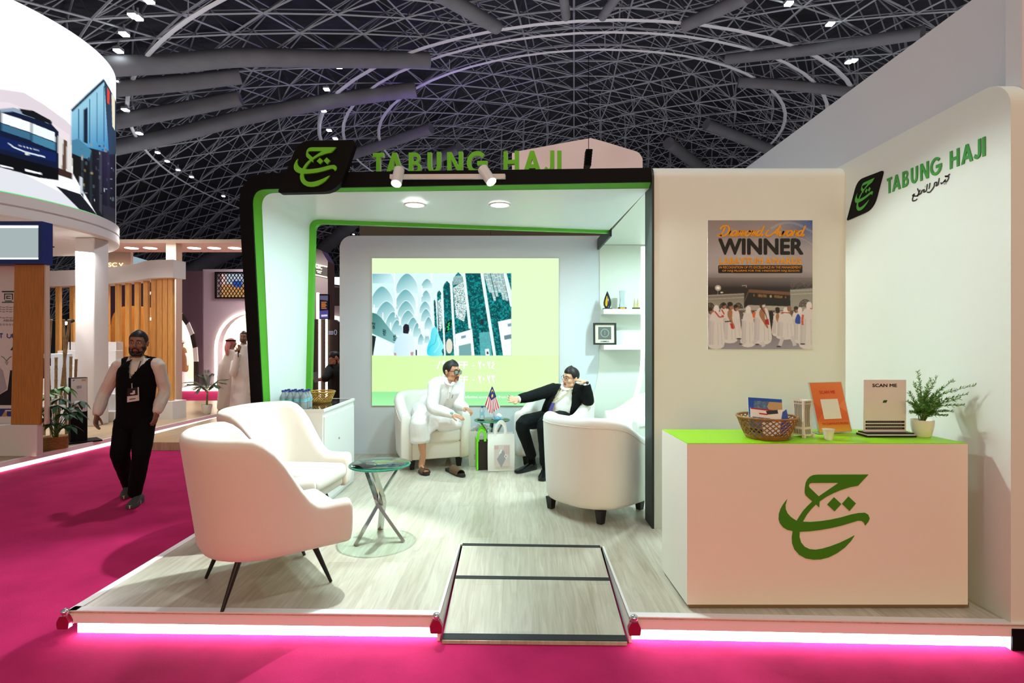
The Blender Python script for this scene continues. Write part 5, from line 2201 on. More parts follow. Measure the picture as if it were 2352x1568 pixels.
pc_ = V((2.415, 3.235, TZ))
tips = [at(2108, 853, 3.2), at(2138, 868, 3.3), at(2152, 866, 3.15), at(2190, 872, 3.15), at(2240, 884, 3.02), at(2222, 905, 3.1), at(2088, 900, 3.28), at(2085, 922, 3.2), at(2100, 880, 3.35),
        at(2090, 945, 3.2), at(2118, 930, 3.1), at(2160, 910, 3.3), at(2215, 930, 3.08), at(2190, 945, 3.12), at(2165, 890, 3.2), at(2130, 900, 3.25), at(2205, 915, 3.15), at(2175, 955, 3.15), at(2105, 935, 3.15), at(2150, 935, 3.1)]
fern('fern in a small white pot on the counter beside the right wall', pc_, [(p, 9) for p in tips], mat('white_ceramic', rgb(238, 236, 228), 0.25))

# ------------------------------------------------------------------ floor bags and things on the far glass table
def bag(name, label, c, w, d, h, yaw, m, extra=None, handles=None, hm=None, soft=0.012):
    t = thing(name, label, 'bag', c)
    M = Matrix.Translation(V(c)) @ Matrix.Rotation(yaw, 4, 'Z')
    bm = B()
    n = 8
    rings = []
    for i in range(n + 1):
        z = h * i / n
        k = math.sin(PI * i / n) * soft
        r_ = [(-w / 2 - k * .3, -d / 2 - k, z), (0, -d / 2 - k * 1.6, z), (w / 2 + k * .3, -d / 2 - k, z), (w / 2 - .01, 0, z), (w / 2 + k * .3, d / 2 + k, z), (0, d / 2 + k * 1.4, z), (-w / 2 - k * .3, d / 2 + k, z), (-w / 2 + .01, 0, z)]
        rings.append([bm.verts.new(M @ V(p)) for p in r_])
    for a, b in zip(rings[:-1], rings[1:]):
        for k in range(8):
            bm.faces.new((a[k], a[(k + 1) % 8], b[(k + 1) % 8], b[k]))
    bm.faces.new(rings[0][::-1])
    fixn(bm)
    obj('body', bm, m, t, ang=0.5)
    if handles:
        for s in (-1, 1):
            bm = B()
            hw_, hh = handles
            pts = spline([(-hw_, h - .02), (-hw_ * .9, h + hh * .6), (0, h + hh), (hw_ * .9, h + hh * .6), (hw_, h - .02)], 6)
            tube(bm, [M @ V((x + s * .012, s * (d / 2 + .004), z)) for x, z in pts], [(0.0125, 0.0015)] * len(pts), n=6, up=tuple(M.to_3x3() @ V((0, 1, 0))))
            obj('handle', bm, hm or m, t)
    if extra:
        extra(t, M)
    return t


M_nonwoven = mat('white_nonwoven', rgb(232, 236, 232), 0.8, bump=0.15, bscale=300)
M_plastic = mat('translucent_plastic', rgb(226, 232, 228), 0.35, trans=0.25)


def print_white(t, M):
    fr = lambda a, b, c=0: M @ V((a, -0.062 - 0.012 - c, b))
    bm = B()
    poly2(bm, [[(-.08, .06), (.10, .06), (.10, .30), (-.08, .30)]], fr, off=0.004, mi=0)
    poly2(bm, [[(-.05, .14), (.0, .045), (.06, .16), (.02, .25)]], fr, off=0.005, mi=1)
    poly2(bm, [[(.03, .17), (.055, .14), (.075, .17), (.05, .2)], [(.04, .17), (.05, .185), (.065, .17), (.055, .155)]], fr, off=0.006, mi=2)
    poly2(bm, [[(-.08, .25), (-.03, .25), (-.03, .29), (-.08, .29)]], fr, off=0.005, mi=3)
    for k in range(3):
        poly2(bm, [[(.035 + .02 * k, .19), (.047 + .02 * k, .19), (.047 + .02 * k, .29), (.035 + .02 * k, .29)]], fr, off=0.005, mi=3)
    obj('print', bm, [mat('bag_print_pale', rgb(206, 200, 198), 0.8), mat('bag_print_grey', rgb(150, 152, 160), 0.8), mat('bag_print_white', rgb(226, 228, 228), 0.8), mat('bag_print_pink', rgb(196, 170, 172), 0.8)], t)


bag('nonwoven_bag', 'white nonwoven bag with grey diamond print on the floor before the glass table', (-0.175, 6.22, PLAT + 0.004), 0.30, 0.12, 0.42, 0.12, M_nonwoven, print_white, (0.055, 0.13), M_nonwoven)


def green_edge(t, M):
    bm = B()
    box(bm, (-.115 / 2 - .012, -.12, 0), (-.115 / 2 + .006, .10, .35), 0.002, M=M)
    obj('green_side', bm, mat('bright_green_card', rgb(110, 220, 30), 0.5), t)


bag('paper_bag', 'slim black paper bag with bright green side between the two white bags', (-0.395, 6.32, PLAT + 0.004), 0.12, 0.20, 0.345, 0.15, M_ink, green_edge, (0.04, 0.11), mat('green_ribbon', rgb(110, 220, 30), 0.5), soft=0.003)


def logo_ring(t, M):
    fr = lambda a, b, c=0: M @ V((a, -0.055 - 0.016 - c, b))
    bm = B()
    poly2(bm, [arc(.04, .30, .055, 0, 360, 24), arc(.04, .30, .051, 360, 0, 24)], fr, off=0.003)
    poly2(bm, [arc(.04, .30, .04, 0, 360, 24), arc(.04, .30, .038, 360, 0, 24)], fr, off=0.003)
    for k, w in enumerate((.08, .07, .09)):
        poly2(bm, [[(-.04, .13 - k * .022), (-.04 + w, .13 - k * .022), (-.04 + w, .136 - k * .022), (-.04, .136 - k * .022)]], fr, off=0.003)
    obj('print', bm, mat('grey_bag_ink', rgb(110, 116, 116), 0.6), t)
    bm = B()
    rnd = random.Random(3)
    for k in range(5):
        a = -.08 + .04 * k
        pts = spline([(a, 0, .40), (a + .02, .01, .44), (a + .05, -.01, .45 + .02 * (k % 2)), (a + .08, .0, .42)], 5)
        tube(bm, [M @ V(p) for p in pts], [(0.016, 0.002)] * len(pts), n=6)
    obj('tied_top', bm, M_plastic, t, smooth=True)


bag('plastic_bag', 'pale plastic bag with a round grey logo, leftmost of the three floor bags', (-0.455, 6.46, PLAT + 0.004), 0.20, 0.10, 0.41, 0.05, M_plastic, logo_ring, soft=0.016)

# small flag
TT = PLAT + 0.5405
t = thing('table_flag', 'small striped flag with blue corner, crescent and star on the glass table', 'flag', (-0.27, 6.52, TT))
pole_t, pole_b = at(1130.6, 886, 6.50), V((-0.262, 6.50, TT))
bm = B()
cyl(bm, pole_b, pole_t, 0.003, n=8)
lathe(bm, [(0, 0), (0.03, 0), (0.03, 0.008), (0.006, 0.014), (0, 0.014)], pole_b, 20)
obj('pole', bm, M_chrome, t, ang=0.6)
cv = Canvas(0, 0, 140, 280, 56, 112, (240, 240, 240))
for k in range(7):
    cv.poly([(k * 20, 0), (k * 20 + 10, 0), (k * 20 + 10, 280), (k * 20, 280)], (200, 22, 40))
cv.poly([(0, 0), (140, 0), (140, 138), (0, 138)], (28, 40, 112))
cv.ell(70, 62, 40, 34, (250, 206, 40))
cv.ell(70, 74, 36, 32, (28, 40, 112))
cv.ell(70, 96, 17, 15, (250, 206, 40))
for k in range(14):
    a = 2 * PI * k / 14
    cv.poly([(70 + 12 * math.cos(a - .25), 96 + 11 * math.sin(a - .25)), (70 + 27 * math.cos(a), 96 + 24 * math.sin(a)), (70 + 12 * math.cos(a + .25), 96 + 11 * math.sin(a + .25))], (250, 206, 40))
q2 = lambda x, y: (840 + x / 4.055, 780 + y / 4.055)


def flag_s(x, y):
    u_, v_ = x / 140, y / 280
    L0, R0 = np.array((1173, 438)), np.array((1183, 438))
    L1, R1 = np.array((1110, 606)), np.array((1253, 626))
    p = (L0 * (1 - u_) + R0 * u_) * (1 - v_) + (L1 * (1 - u_) + R1 * u_) * v_
    p = p + np.array((0, 82 * v_ * (1 - abs(2 * u_ - .75) / 1.25) if u_ > .375 else 82 * v_ * (u_ / .375)))
    a = q2(*p)
    return at(a[0], a[1], 6.49 + 0.014 * math.sin(u_ * 9 + v_ * 2) * v_)


cv.mesh('cloth', flag_s, cmat('flag_cloth', 0, 0.7), t)
bm = B()
c = V((-0.21, 6.40, TT))
sphere(bm, c + V((0, 0, .022)), (.062, .035, .022))
tag(obj('tissue_pack', bm, mat('blue_white_pack', rgb(96, 170, 226), 0.3, var=0.7, vscale=22), smooth=True), 'soft blue and white tissue pack on the far glass table', 'tissue pack')
bm = B()
for k in range(7):
    a = k * .9
    sphere(bm, c + V((.012 + .018 * math.cos(a), .012 * math.sin(a), .052 + .006 * (k % 3))), (.016, .012, .02))
o = obj('tissue', bm, mat('tissue_white', rgb(240, 242, 244), 0.8), smooth=True)
tag(o, 'crumpled white tissue pulled from the blue pack', 'tissue')
bm = B()
box(bm, (-.455, 6.40, TT), (-.375, 6.50, TT + .012), 0.004)
tag(obj('mobile_phone', bm, mat('phone_black', rgb(20, 22, 24), 0.25)), 'dark mobile phone lying on the far glass table', 'phone')

# ------------------------------------------------------------------ people
def remesh(bm, voxel, smooth=4, wr=0.0, wscale=14.0, wst=(1, 1, 0.45)):
    me = bpy.data.meshes.new('tmp')
    fixn(bm)
    bm.to_mesh(me)
    bm.free()
    o = bpy.data.objects.new('tmp', me)
    COL.objects.link(o)
    m = o.modifiers.new('r', 'REMESH')
    m.mode = 'VOXEL'
    m.voxel_size = voxel
    if smooth:
        s = o.modifiers.new('s', 'SMOOTH')
        s.factor = 0.5
        s.iterations = smooth
    bpy.context.view_layer.update()
    dg = bpy.context.evaluated_depsgraph_get()
    m2 = bpy.data.meshes.new_from_object(o.evaluated_get(dg))
    bpy.data.objects.remove(o)
    bpy.data.meshes.remove(me)
    b2 = bmesh.new()
    b2.from_mesh(m2)
    bpy.data.meshes.remove(m2)
    if wr:
        b2.normal_update()
        for v in b2.verts:
            p = V((v.co.x * wst[0], v.co.y * wst[1], v.co.z * wst[2])) * wscale
            n = noise.noise(p) * 0.7 + (1 - abs(noise.noise(p * 1.9 + V((3, 1, 7))))) * 0.6 - 0.3
            v.co += v.normal * wr * n
    return b2


def limb(bm, pts, rad, n=12, k=4):
    """smooth tapering limb with rounded ends"""
    P = [V(p) for p in pts]
    R = list(rad)
    sp = spline([(*p, *((r, r) if not isinstance(r, tuple) else r)) for p, r in zip(P, R)], k)
    pts2 = [V(q[:3]) for q in sp]
    rr = [(max(q[3], .002), max(q[4], .002)) for q in sp]
    d0 = (pts2[0] - pts2[1]).normalized()
    d1 = (pts2[-1] - pts2[-2]).normalized()
    e0, e1 = max(rr[0]), max(rr[-1])
    pts2 = [pts2[0] + d0 * e0 * .55, pts2[0] + d0 * e0 * .35] + pts2 + [pts2[-1] + d1 * e1 * .35, pts2[-1] + d1 * e1 * .55]
    sc = lambda r, k_: (r[0] * k_, r[1] * k_)
    rr = [sc(rr[0], .35), sc(rr[0], .75)] + rr + [sc(rr[-1], .75), sc(rr[-1], .35)]
    return pts2, rr


def L(bm, pts, rad, n=12, up=None, k=4):
    p, r = limb(bm, pts, rad, n, k)
    tube(bm, p, r, n=n, up=up)


def hframe(c, face, up=(0, 0, 1), s=1.0):
    """head frame: local -y is the way the face looks, z is up"""
    f = V(face).normalized()
    u = V(up)
    u = (u - f * u.dot(f)).normalized()
    x = u.cross(-f).normalized()     # local x
    M = Matrix(((x.x, -f.x, u.x, c[0]), (x.y, -f.y, u.y, c[1]), (x.z, -f.z, u.z, c[2]), (0, 0, 0, 1)))
    return M @ Matrix.Scale(s, 4)


def E(bm, M, c, r, rot=None, u=14, v=10):
    Q = M @ Matrix.Translation(V(c))
    if rot:
        Q = Q @ rot
    vs = bmesh.ops.create_uvsphere(bm, u_segments=u, v_segments=v, radius=1.0)['verts']
    for w in vs:
        w.co = Q @ V((w.co.x * r[0], w.co.y * r[1], w.co.z * r[2]))


def head(bm, M, neck_to=None, full=0.0):
    T = lambda pts, r, n=8: tube(bm, [M @ V(p) for p in pts], r, n=n)
    E(bm, M, (0, .012, .035), (.074, .094, .086), u=20, v=14)
    E(bm, M, (0, -.022, .03), (.066, .068, .066))
    E(bm, M, (0, -.026, -.035), (.058 + full, .058, .068))
    E(bm, M, (0, -.034, -.075), (.044 + full, .046, .036))
    E(bm, M, (0, -.064, -.098), (.021, .018, .017))
    for s in (-1, 1):
        E(bm, M, (s * .036, -.056, -.026), (.026 + full * .5, .026, .024))
        E(bm, M, (s * .046, -.018, -.075), (.018 + full, .034, .022))
        E(bm, M, (s * .076, .014, -.004), (.010, .020, .031))
        E(bm, M, (s * .079, .020, .012), (.010, .015, .015))
        E(bm, M, (s * .011, -.094, -.033), (.0085, .010, .008))
    T([(-.052, -.066, .026), (-.03, -.080, .033), (0, -.084, .028), (.03, -.080, .033), (.052, -.066, .026)], [.008, .011, .011, .011, .008])
    T([(0, -.082, .022), (0, -.094, .0), (0, -.107, -.026), (0, -.098, -.036)], [.0095, .0095, .0125, .009])
    T([(-.022, -.080, -.060), (-.008, -.090, -.056), (0, -.089, -.058), (.008, -.090, -.056), (.022, -.080, -.060)], [.004, .0062, .006, .0062, .004])
    T([(-.020, -.079, -.065), (0, -.0885, -.070), (.020, -.079, -.065)], [.004, .007, .004])
    if neck_to is not None:
        a = M @ V((0, .012, -.05))
        b = V(neck_to)
        L(bm, [a, a.lerp(b, .5), b], [.052, .052, .062])


def eyes(t, M):
    for s in (-1, 1):
        bm = B()
        E(bm, M, (s * .030, -.0755, .008), (.013, .010, .0075))
        for f in bm.faces:
            f.material_index = 0
        k = len(bm.faces)
        E(bm, M, (s * .030, -.0835, .008), (.0058, .003, .0062), u=10, v=8)
        bm.faces.ensure_lookup_table()
        for f in bm.faces[k:]:
            f.material_index = 1
        obj('eye', bm, [mat('eye_white', rgb(206, 198, 190), 0.3), mat('eye_dark', rgb(24, 16, 12), 0.2)], t, smooth=True)
        bm = B()
        tube(bm, [M @ V(p) for p in ((s * .012, -.0885, .029), (s * .03, -.089, .0365), (s * .051, -.074, .032))], [.0042, .0052, .0025], n=6)
        obj('eyebrow', bm, mat('hair_black', rgb(20, 16, 15), 0.5), t, smooth=True)


def hand(bm, w, d, pn, s=1.0, curl=0.5, thumb=1, spread=0.12, curls=None):
    """five fingers. w wrist, d finger direction, pn palm-facing normal, thumb +1/-1 side"""
    w, d = V(w), V(d).normalized()
    pn = V(pn)
    pn = (pn - d * pn.dot(d)).normalized()
    sd = d.cross(pn).normalized() * thumb
    L(bm, [w - d * .03 * s, w + d * .03 * s, w + d * .075 * s], [(.024 * s, .019 * s), (.036 * s, .016 * s), (.040 * s, .014 * s)], up=pn)
    lens = (.066, .075, .070, .054)
    for i in range(4):
        o = (1.5 - i) * .0205 * s
        base = w + d * (.086 - .004 * abs(i - 1.2)) * s + sd * o
        dr = (d + sd * (1.5 - i) * spread).normalized()
        cu = (curls[i] if curls else curl)
        pts = [base - dr * .02 * s, base]
        a = 0.0
        for j, f in enumerate((.45, .32, .23)):
            a += cu * (.75, 1.0, .7)[j]
            pts.append(pts[-1] + (dr * math.cos(a) + pn * math.sin(a)) * lens[i] * f * s)
        tube(bm, pts, [.0098 * s, .0098 * s, .0092 * s, .0085 * s, .0062 * s], n=8)
    tb = w + d * .022 * s + sd * .026 * s
    p1 = tb + (d * .55 + sd * .75 + pn * .25).normalized() * .036 * s
    p2 = p1 + (d * .85 + sd * .35 + pn * .35).normalized() * .030 * s
    p3 = p2 + (d * .95 + sd * .05 + pn * .35).normalized() * .024 * s
    tube(bm, [tb - sd * .012 * s, tb, p1, p2, p3], [.013 * s, .014 * s, .0115 * s, .0105 * s, .007 * s], n=8)


def skin_assign(o_bm, fn):
    for f in o_bm.faces:
        f.material_index = fn(f.calc_center_median())


def haircap(M, t, m, front=.055, side=-.02, back=-.07, thick=.010, top=.012, part=None, name='hair', vox=.005):
    """hair as a thick cap that follows the skull; lower edge given at forehead, sides and back"""
    bm = B()
    us, vs_ = 28, 14
    grid = []
    for i in range(us):
        a = 2 * PI * i / us
        fr_ = -math.cos(a)                    # -1 front? a=0 -> y negative (front)
        edge = front if math.cos(a) > 0.62 else (side if math.cos(a) > -0.35 else back)
        k = math.cos(a)
        if 0.35 < k <= 0.62:
            q = (k - .35) / .27
            edge = side * (1 - q) + front * q
        if -0.6 < k <= -0.35:
            q = (k + .6) / .25
            edge = back * (1 - q) + side * q
        col = []
        for j in range(vs_ + 1):
            q = j / vs_
            # elevation from the edge to the top
            zc = edge - .035
            el0 = math.asin(max(-.98, min(.98, zc / (.086 + thick))))
            el = el0 + (PI / 2 - el0) * q
            r = (.074 + thick, .094 + thick, .086 + thick + top * (0.5 + .5 * math.cos(a)) * math.sin(el) ** 2)
            fade = 0.35 + 0.65 * min(1, q * 4)
            rr = [.074 + (r[0] - .074) * fade, .094 + (r[1] - .094) * fade, r[2]]
            col.append(bm.verts.new(M @ V((rr[0] * math.cos(el) * math.sin(a), .012 - rr[1] * math.cos(el) * math.cos(a), .035 + rr[2] * math.sin(el)))))
        grid.append(col)
    for i in range(us):
        for j in range(vs_):
            try:
                bm.faces.new((grid[i][j], grid[(i + 1) % us][j], grid[(i + 1) % us][j + 1], grid[i][j + 1]))
            except ValueError:
                pass
    bmesh.ops.remove_doubles(bm, verts=bm.verts, dist=1e-5)
    fixn(bm)
    return obj(name, bm, m, t, smooth=True)


def beard(M, t, m, low=True, mous=True, full=0.0):
    bm = B()
    if low:
        for s in (-1, 1):
            tube(bm, [M @ V(p) for p in ((s * (.069 + full), -.008, -.022), (s * (.066 + full), -.016, -.055), (s * (.052 + full), -.042, -.085), (s * .026, -.074, -.104), (0, -.080, -.110))], [(.006, .008), (.008, .014), (.010, .018), (.011, .019), (.011, .019)], n=8)
        E(bm, M, (0, -.078, -.098), (.020, .012, .018))
    if mous:
        for s in (-1, 1):
            tube(bm, [M @ V(p) for p in ((0, -.096, -.047), (s * .014, -.092, -.049), (s * .027, -.080, -.058), (s * .031, -.072, -.078), (s * .026, -.070, -.094))], [.004, .0055, .005, .0045, .005], n=6)
    return obj('beard', bm, m, t, smooth=True)


def glasses(M, t, m, thick=.0028, lens=None, w=.027, h=.020):
    bm = B()
    for s in (-1, 1):
        c = (s * .034, -.098, .004)
        pts = [M @ V((c[0] + w * x, c[1] + .008 * abs(x + s * .3) * (1 if x * s > 0 else 0), c[2] + h * y)) for x, y in rrect(-1, -1, 1, 1, .45, 4)]
        tube(bm, pts, thick, n=6, closed=True)
        tube(bm, [M @ V(p) for p in ((s * (.034 + w), -.090, .012), (s * .074, -.06, .013), (s * .083, .02, .012))], thick * .9, n=6)
    tube(bm, [M @ V(p) for p in ((-.008, -.099, .008), (0, -.103, .011), (.008, -.099, .008))], thick * .9, n=6)
    g = obj('glasses', bm, m, t, smooth=True)
    if lens:
        for s in (-1, 1):
            bm = B()
            c = (s * .034, -.0975, .004)
            poly2(bm, [[(x * w, y * h) for x, y in rrect(-1, -1, 1, 1, .45, 4)]], lambda a, b, c_=0: M @ V((c[0] + a, c[1], c[2] + b)), off=0)
            obj('lens', bm, lens, g)


def shoe(bm, heel, toe, w=.045, h=.075, sole=.02, ank=None):
    """a shoe from heel to toe lying on z of the points; returns nothing"""
    heel, toe = V(heel), V(toe)
    d = toe - heel
    ln = d.length
    u = d.normalized()
    s = u.cross(V((0, 0, 1))).normalized()
    n = s.cross(u).normalized()
    secs = [(-.02, .6, .75), (.05, .82, .98), (.2, .85, 1.0), (.38, .8, .86), (.55, .95, .66), (.75, 1.0, .5), (.9, .82, .42), (.985, .5, .32)]
    rings = []
    for q, ww, hh in secs:
        c = heel + u * ln * q
        ring = []
        W, H = w * ww, h * hh
        for k in range(14):
            a = PI * k / 13
            ring.append(bm.verts.new(c + s * (W * math.cos(a)) * (1 if True else 0) + n * (sole + (H - sole) * max(0.0, math.sin(a)) ** .7)))
        ring.append(bm.verts.new(c - s * W + n * 0))
        ring.append(bm.verts.new(c + s * W + n * 0))
        rings.append(ring)
    for a, b in zip(rings[:-1], rings[1:]):
        m = len(a)
        for k in range(m):
            f = bm.faces.new((a[k], a[(k + 1) % m], b[(k + 1) % m], b[k]))
            f.material_index = 1 if k >= 13 else 0
    bm.faces.new(rings[0][::-1])
    bm.faces.new(rings[-1])
    fixn(bm)


SKIN_A = mat('brown_skin', rgb(140, 100, 78), 0.5)
SKIN_B = mat('tan_skin', rgb(186, 134, 104), 0.5)
SKIN_C = mat('light_tan_skin', rgb(212, 166, 136), 0.5)
M_lip = mat('lip', rgb(150, 84, 74), 0.5)
HAIR = mat('hair_black', rgb(20, 16, 15), 0.5)
M_shirt = mat('white_shirt', rgb(216, 208, 200), 0.8)
M_robe = mat('white_robe_cloth', rgb(232, 234, 234), 0.75)
M_vest = mat('black_vest', rgb(8, 8, 10), 0.85, spec=0.15)
M_trouser = mat('black_trousers', rgb(8, 8, 10), 0.85, spec=0.15)
M_suit = mat('dark_suit', rgb(9, 14, 15), 0.8, spec=0.2)

# ---------- the man walking on the carpet
d0 = 5.45
Pw = lambda x, y, d=d0: at(190 + x / 3.565, 740 + y / 3.565, d)
t = thing('person', 'man in black vest and white shirt walking along the magenta carpet', 'person', (-3.83, 5.45, 0))
Hc = Pw(455, 172, 5.43)
MH = hframe(Hc, (.30, -1, -.03), (0.02, 0, 1), 1.0)
nb = Pw(450, 300, 5.47)
shL, shR = Pw(300, 345), Pw(618, 345)
elL, wrL = Pw(172, 590, 5.46), Pw(118, 752, 5.34)
elR, wrR = Pw(672, 560, 5.52), Pw(606, 735, 5.40)
hipL, hipR = Pw(350, 830), Pw(505, 830)
knL, anL, toL = Pw(305, 1075, 5.36), Pw(385, 1335, 5.74), Pw(365, 1400, 5.60)
knR, anR = Pw(478, 1080, 5.36), Pw(428, 1385, 5.43)
waist = Pw(428, 720, 5.45)
chest = Pw(445, 440, 5.44)
bm = B()
head(bm, MH, nb)
L(bm, [nb, chest, waist, (hipL + hipR) / 2], [(.07, .06), (.13, .085), (.12, .085), (.13, .09)], up=(0, 1, 0))
for a, b, c in ((shL, elL, wrL), (shR, elR, wrR)):
    L(bm, [a, a.lerp(b, .5), b, b.lerp(c, .5), c], [.048, .044, .038, .036, .026])
for a, b, c in ((hipL, knL, anL), (hipR, knR, anR)):
    L(bm, [a, a.lerp(b, .5), b, b.lerp(c, .4), c], [.075, .07, .052, .05, .036])
hd = (Pw(100, 868, 5.30) - wrL).normalized()
hand(bm, wrL + hd * .005, hd, (.8, .1, -.2), 1.0, .38, thumb=-1, spread=.06)
hd2 = V((-.18, -.05, -.98))
hand(bm, wrR, hd2, (-.9, 0, .1), .95, .25, thumb=1)
bm = remesh(bm, .0058, 3)
iM = MH.inverted()


def face_mats(p):
    q = iM @ p
    if abs(q.x) < .021 and q.y < -.076 and -.076 < q.z < -.053:
        return 1
    if q.z > -.13 and q.z < -.02 and abs(q.x) < .09 and q.y < .0 and (q.z < -.078 + .0 * abs(q.x) or (abs(q.x) > .05 and q.z < -.03)) and (p - MH.translation).length < .17:
        return 2
    return 0


skin_assign(bm, face_mats)
obj('body', bm, [SKIN_A, M_lip, mat('stubble_skin', rgb(60, 42, 34), 0.6)], t, smooth=True)
eyes(t, MH)
haircap(MH, t, HAIR, front=.066, side=.0, back=-.05, thick=.007, top=.010)
beard(MH, t, HAIR)
# shirt with sleeves
bm = B()
L(bm, [nb + V((0, 0, -.01)), chest, waist, waist + V((0, 0, -.1))], [(.08, .07), (.168, .105), (.152, .105), (.15, .105)], up=(0, 1, 0), n=20)
for a, b, c in ((shL, elL, wrL), (shR, elR, wrR)):
    L(bm, [a, a.lerp(b, .5), b, b.lerp(c, .55), c - (c - b).normalized() * .02], [.062, .060, .055, .056, .044])
    L(bm, [c - (c - b).normalized() * .05, c - (c - b).normalized() * .005], [.043, .041])
L(bm, [shL, nb + V((-.07, .01, -.062)), nb + V((.07, .01, -.062)), shR], [.064, .072, .072, .064])
bm = remesh(bm, .008, 3, .008, 15)
obj('shirt', bm, M_shirt, t, smooth=True)
bm = B()
fw = V((.25, -1, 0)).normalized()
for s in (-1, 1):
    sx = V((1, .2, 0)).normalized()
    a = nb + V((0, 0, .035)) + sx * s * .058
    poly = [a + V((0, .03, 0)), a + fw * .05 + V((0, 0, -.005)), a + fw * .078 - sx * s * .02 + V((0, 0, -.045)), nb + fw * .088 + sx * s * .052 + V((0, 0, -.085)), nb + fw * .062 + sx * s * .085 + V((0, 0, -.035)), a + V((0, .02, -.04)) + sx * s * .02]
    vs1 = [bm.verts.new(p) for p in poly]
    vs2 = [bm.verts.new(p - fw * .004 + V((0, 0, -.002))) for p in poly]
    bm.faces.new(vs1)
    bm.faces.new(vs2[::-1])
    for i in range(len(poly)):
        j = (i + 1) % len(poly)
        bm.faces.new((vs1[i], vs2[i], vs2[j], vs1[j]))
fixn(bm)
obj('collar', bm, M_shirt, t)
# vest: follows the torso, open V at the neck
bm = B()
top = nb + V((0, 0, -.03))
L(bm, [top + V((0, .012, -.005)), chest + V((0, 0, .03)), waist, waist + V((-.005, 0, -.15))], [(.135, .082), (.188, .126), (.170, .126), (.182, .122)], up=(0, 1, 0), n=24)
L(bm, [shL + V((.055, 0, .0)), nb + V((-.075, .012, -.055)), nb + V((.075, .012, -.055)), shR + V((-.055, 0, .0))], [.080, .082, .082, .080])
bm = remesh(bm, .009, 3, .003, 9)
vb = Pw(408, 462, 5.35)
wL, wR = Pw(372, 270, 5.35), Pw(530, 275, 5.35)
kill = []
for f in bm.faces:
    p = f.calc_center_median()
    if p.y < nb.y + .01:
        zz = (p.z - vb.z) / (wL.z - vb.z)
        if zz > 0:
            xl = vb.x + (wL.x - vb.x) * zz
            xr = vb.x + (wR.x - vb.x) * zz
            if xl < p.x < xr:
                kill.append(f)
        continue
bmesh.ops.delete(bm, geom=kill, context='FACES')
obj('vest', bm, M_vest, t, smooth=True)
bm = B()
L(bm, [waist + V((0, 0, -.05)), (hipL + hipR) / 2 + V((0, 0, .02))], [(.160, .115), (.168, .115)], up=(0, 1, 0), n=20)
for a, b, c in ((hipL, knL, anL), (hipR, knR, anR)):
    L(bm, [a + V((0, 0, .03)), a.lerp(b, .5), b, b.lerp(c, .5), c + (c - b).normalized() * .03], [.100, .094, .080, .072, .062])
bm = remesh(bm, .009, 3, .009, 10)
obj('trousers', bm, M_trouser, t, smooth=True)
shoe_m = [mat('grey_canvas', rgb(70, 68, 66), 0.9, bump=.4, bscale=500), mat('white_rubber', rgb(206, 200, 194), 0.6)]
for (hl, to) in ((V((anR.x + .012, 5.49, .006)), V((Pw(392, 1498, 5.25).x, 5.235, .006))), (V((anL.x, anL.y + .05, anL.z - .01)), V((toL.x, toL.y - .05, .008)))):
    bm = B()
    shoe(bm, hl, to, .050, .088, .028)
    u = (to - hl)
    s_ = u.cross(V((0, 0, 1))).normalized()
    nrm = s_.cross(u).normalized()
    o = obj('shoe', bm, shoe_m[0], t, ang=1.0)
    bm = B()
    pts = [hl + u * (.5 + .49 * math.cos(a)) + s_ * (.0505 * (.86 + .1 * math.cos(a)) * math.sin(a)) for a in np.linspace(0, 2 * PI, 28)[:-1]]
    A_ = [bm.verts.new(p + nrm * .0) for p in pts]
    C_ = [bm.verts.new(p + nrm * .03) for p in pts]
    bm.faces.new(A_[::-1])
    bm.faces.new(C_)
    for i in range(len(pts)):
        j = (i + 1) % len(pts)
        bm.faces.new((A_[i], A_[j], C_[j], C_[i]))
    fixn(bm)
    obj('sole', bm, shoe_m[1], o)
# lanyard and badge
by = 5.303
bm = B()
bc = lambda x, y, d=by: Pw(x, y, d)
for pts in ([bc(392, 318, 5.40), bc(390, 380, 5.355), bc(402, 470, 5.325), bc(403, 520, by)], [bc(475, 315, 5.39), bc(450, 385, 5.35), bc(415, 470, 5.325), bc(405, 520, by)]):
    tube(bm, [V(p) for p in spline(pts, 4)], [(.0042, .0012)] * (3 * 4 + 1), n=5)
obj('lanyard', bm, mat('dark_ribbon', rgb(40, 38, 36), 0.6), t)
bm = B()
q4 = [bc(364, 655), bc(463, 640), bc(460, 530), bc(366, 540)]
A_ = [bm.verts.new(p) for p in q4]
C_ = [bm.verts.new(p + V((0, .003, 0))) for p in q4]
bm.faces.new(A_)
bm.faces.new(C_[::-1])
for i in range(4):
    bm.faces.new((A_[i], C_[i], C_[(i + 1) % 4], A_[(i + 1) % 4]))
bl = lambda u_, v_: (q4[0].lerp(q4[1], u_)).lerp(q4[3].lerp(q4[2], u_), v_) + V((0, -.0015, 0))
for pts, mi in (([(.0, .0), (1, 0), (1, .42), (0, .42)], 1), ([(.9, .42), (1, .42), (1, 1), (.9, 1)], 1), ([(.25, .55), (.5, .5), (.68, .55), (.66, .8), (.45, .78), (.5, .66), (.25, .62)], 1), ([(.2, .16), (.7, .16), (.7, .22), (.2, .22)], 0)):
    f = bm.faces.new([bm.verts.new(bl(*p) + V((0, -.0006 * (1 + mi == 1), 0))) for p in pts])
    f.material_index = mi
tube(bm, [bc(403, 500), bc(404, 540)], .006, n=6, mi=2)
obj('badge', bm, [M_ink, mat('badge_white', rgb(206, 200, 192), 0.5), M_chrome], t)

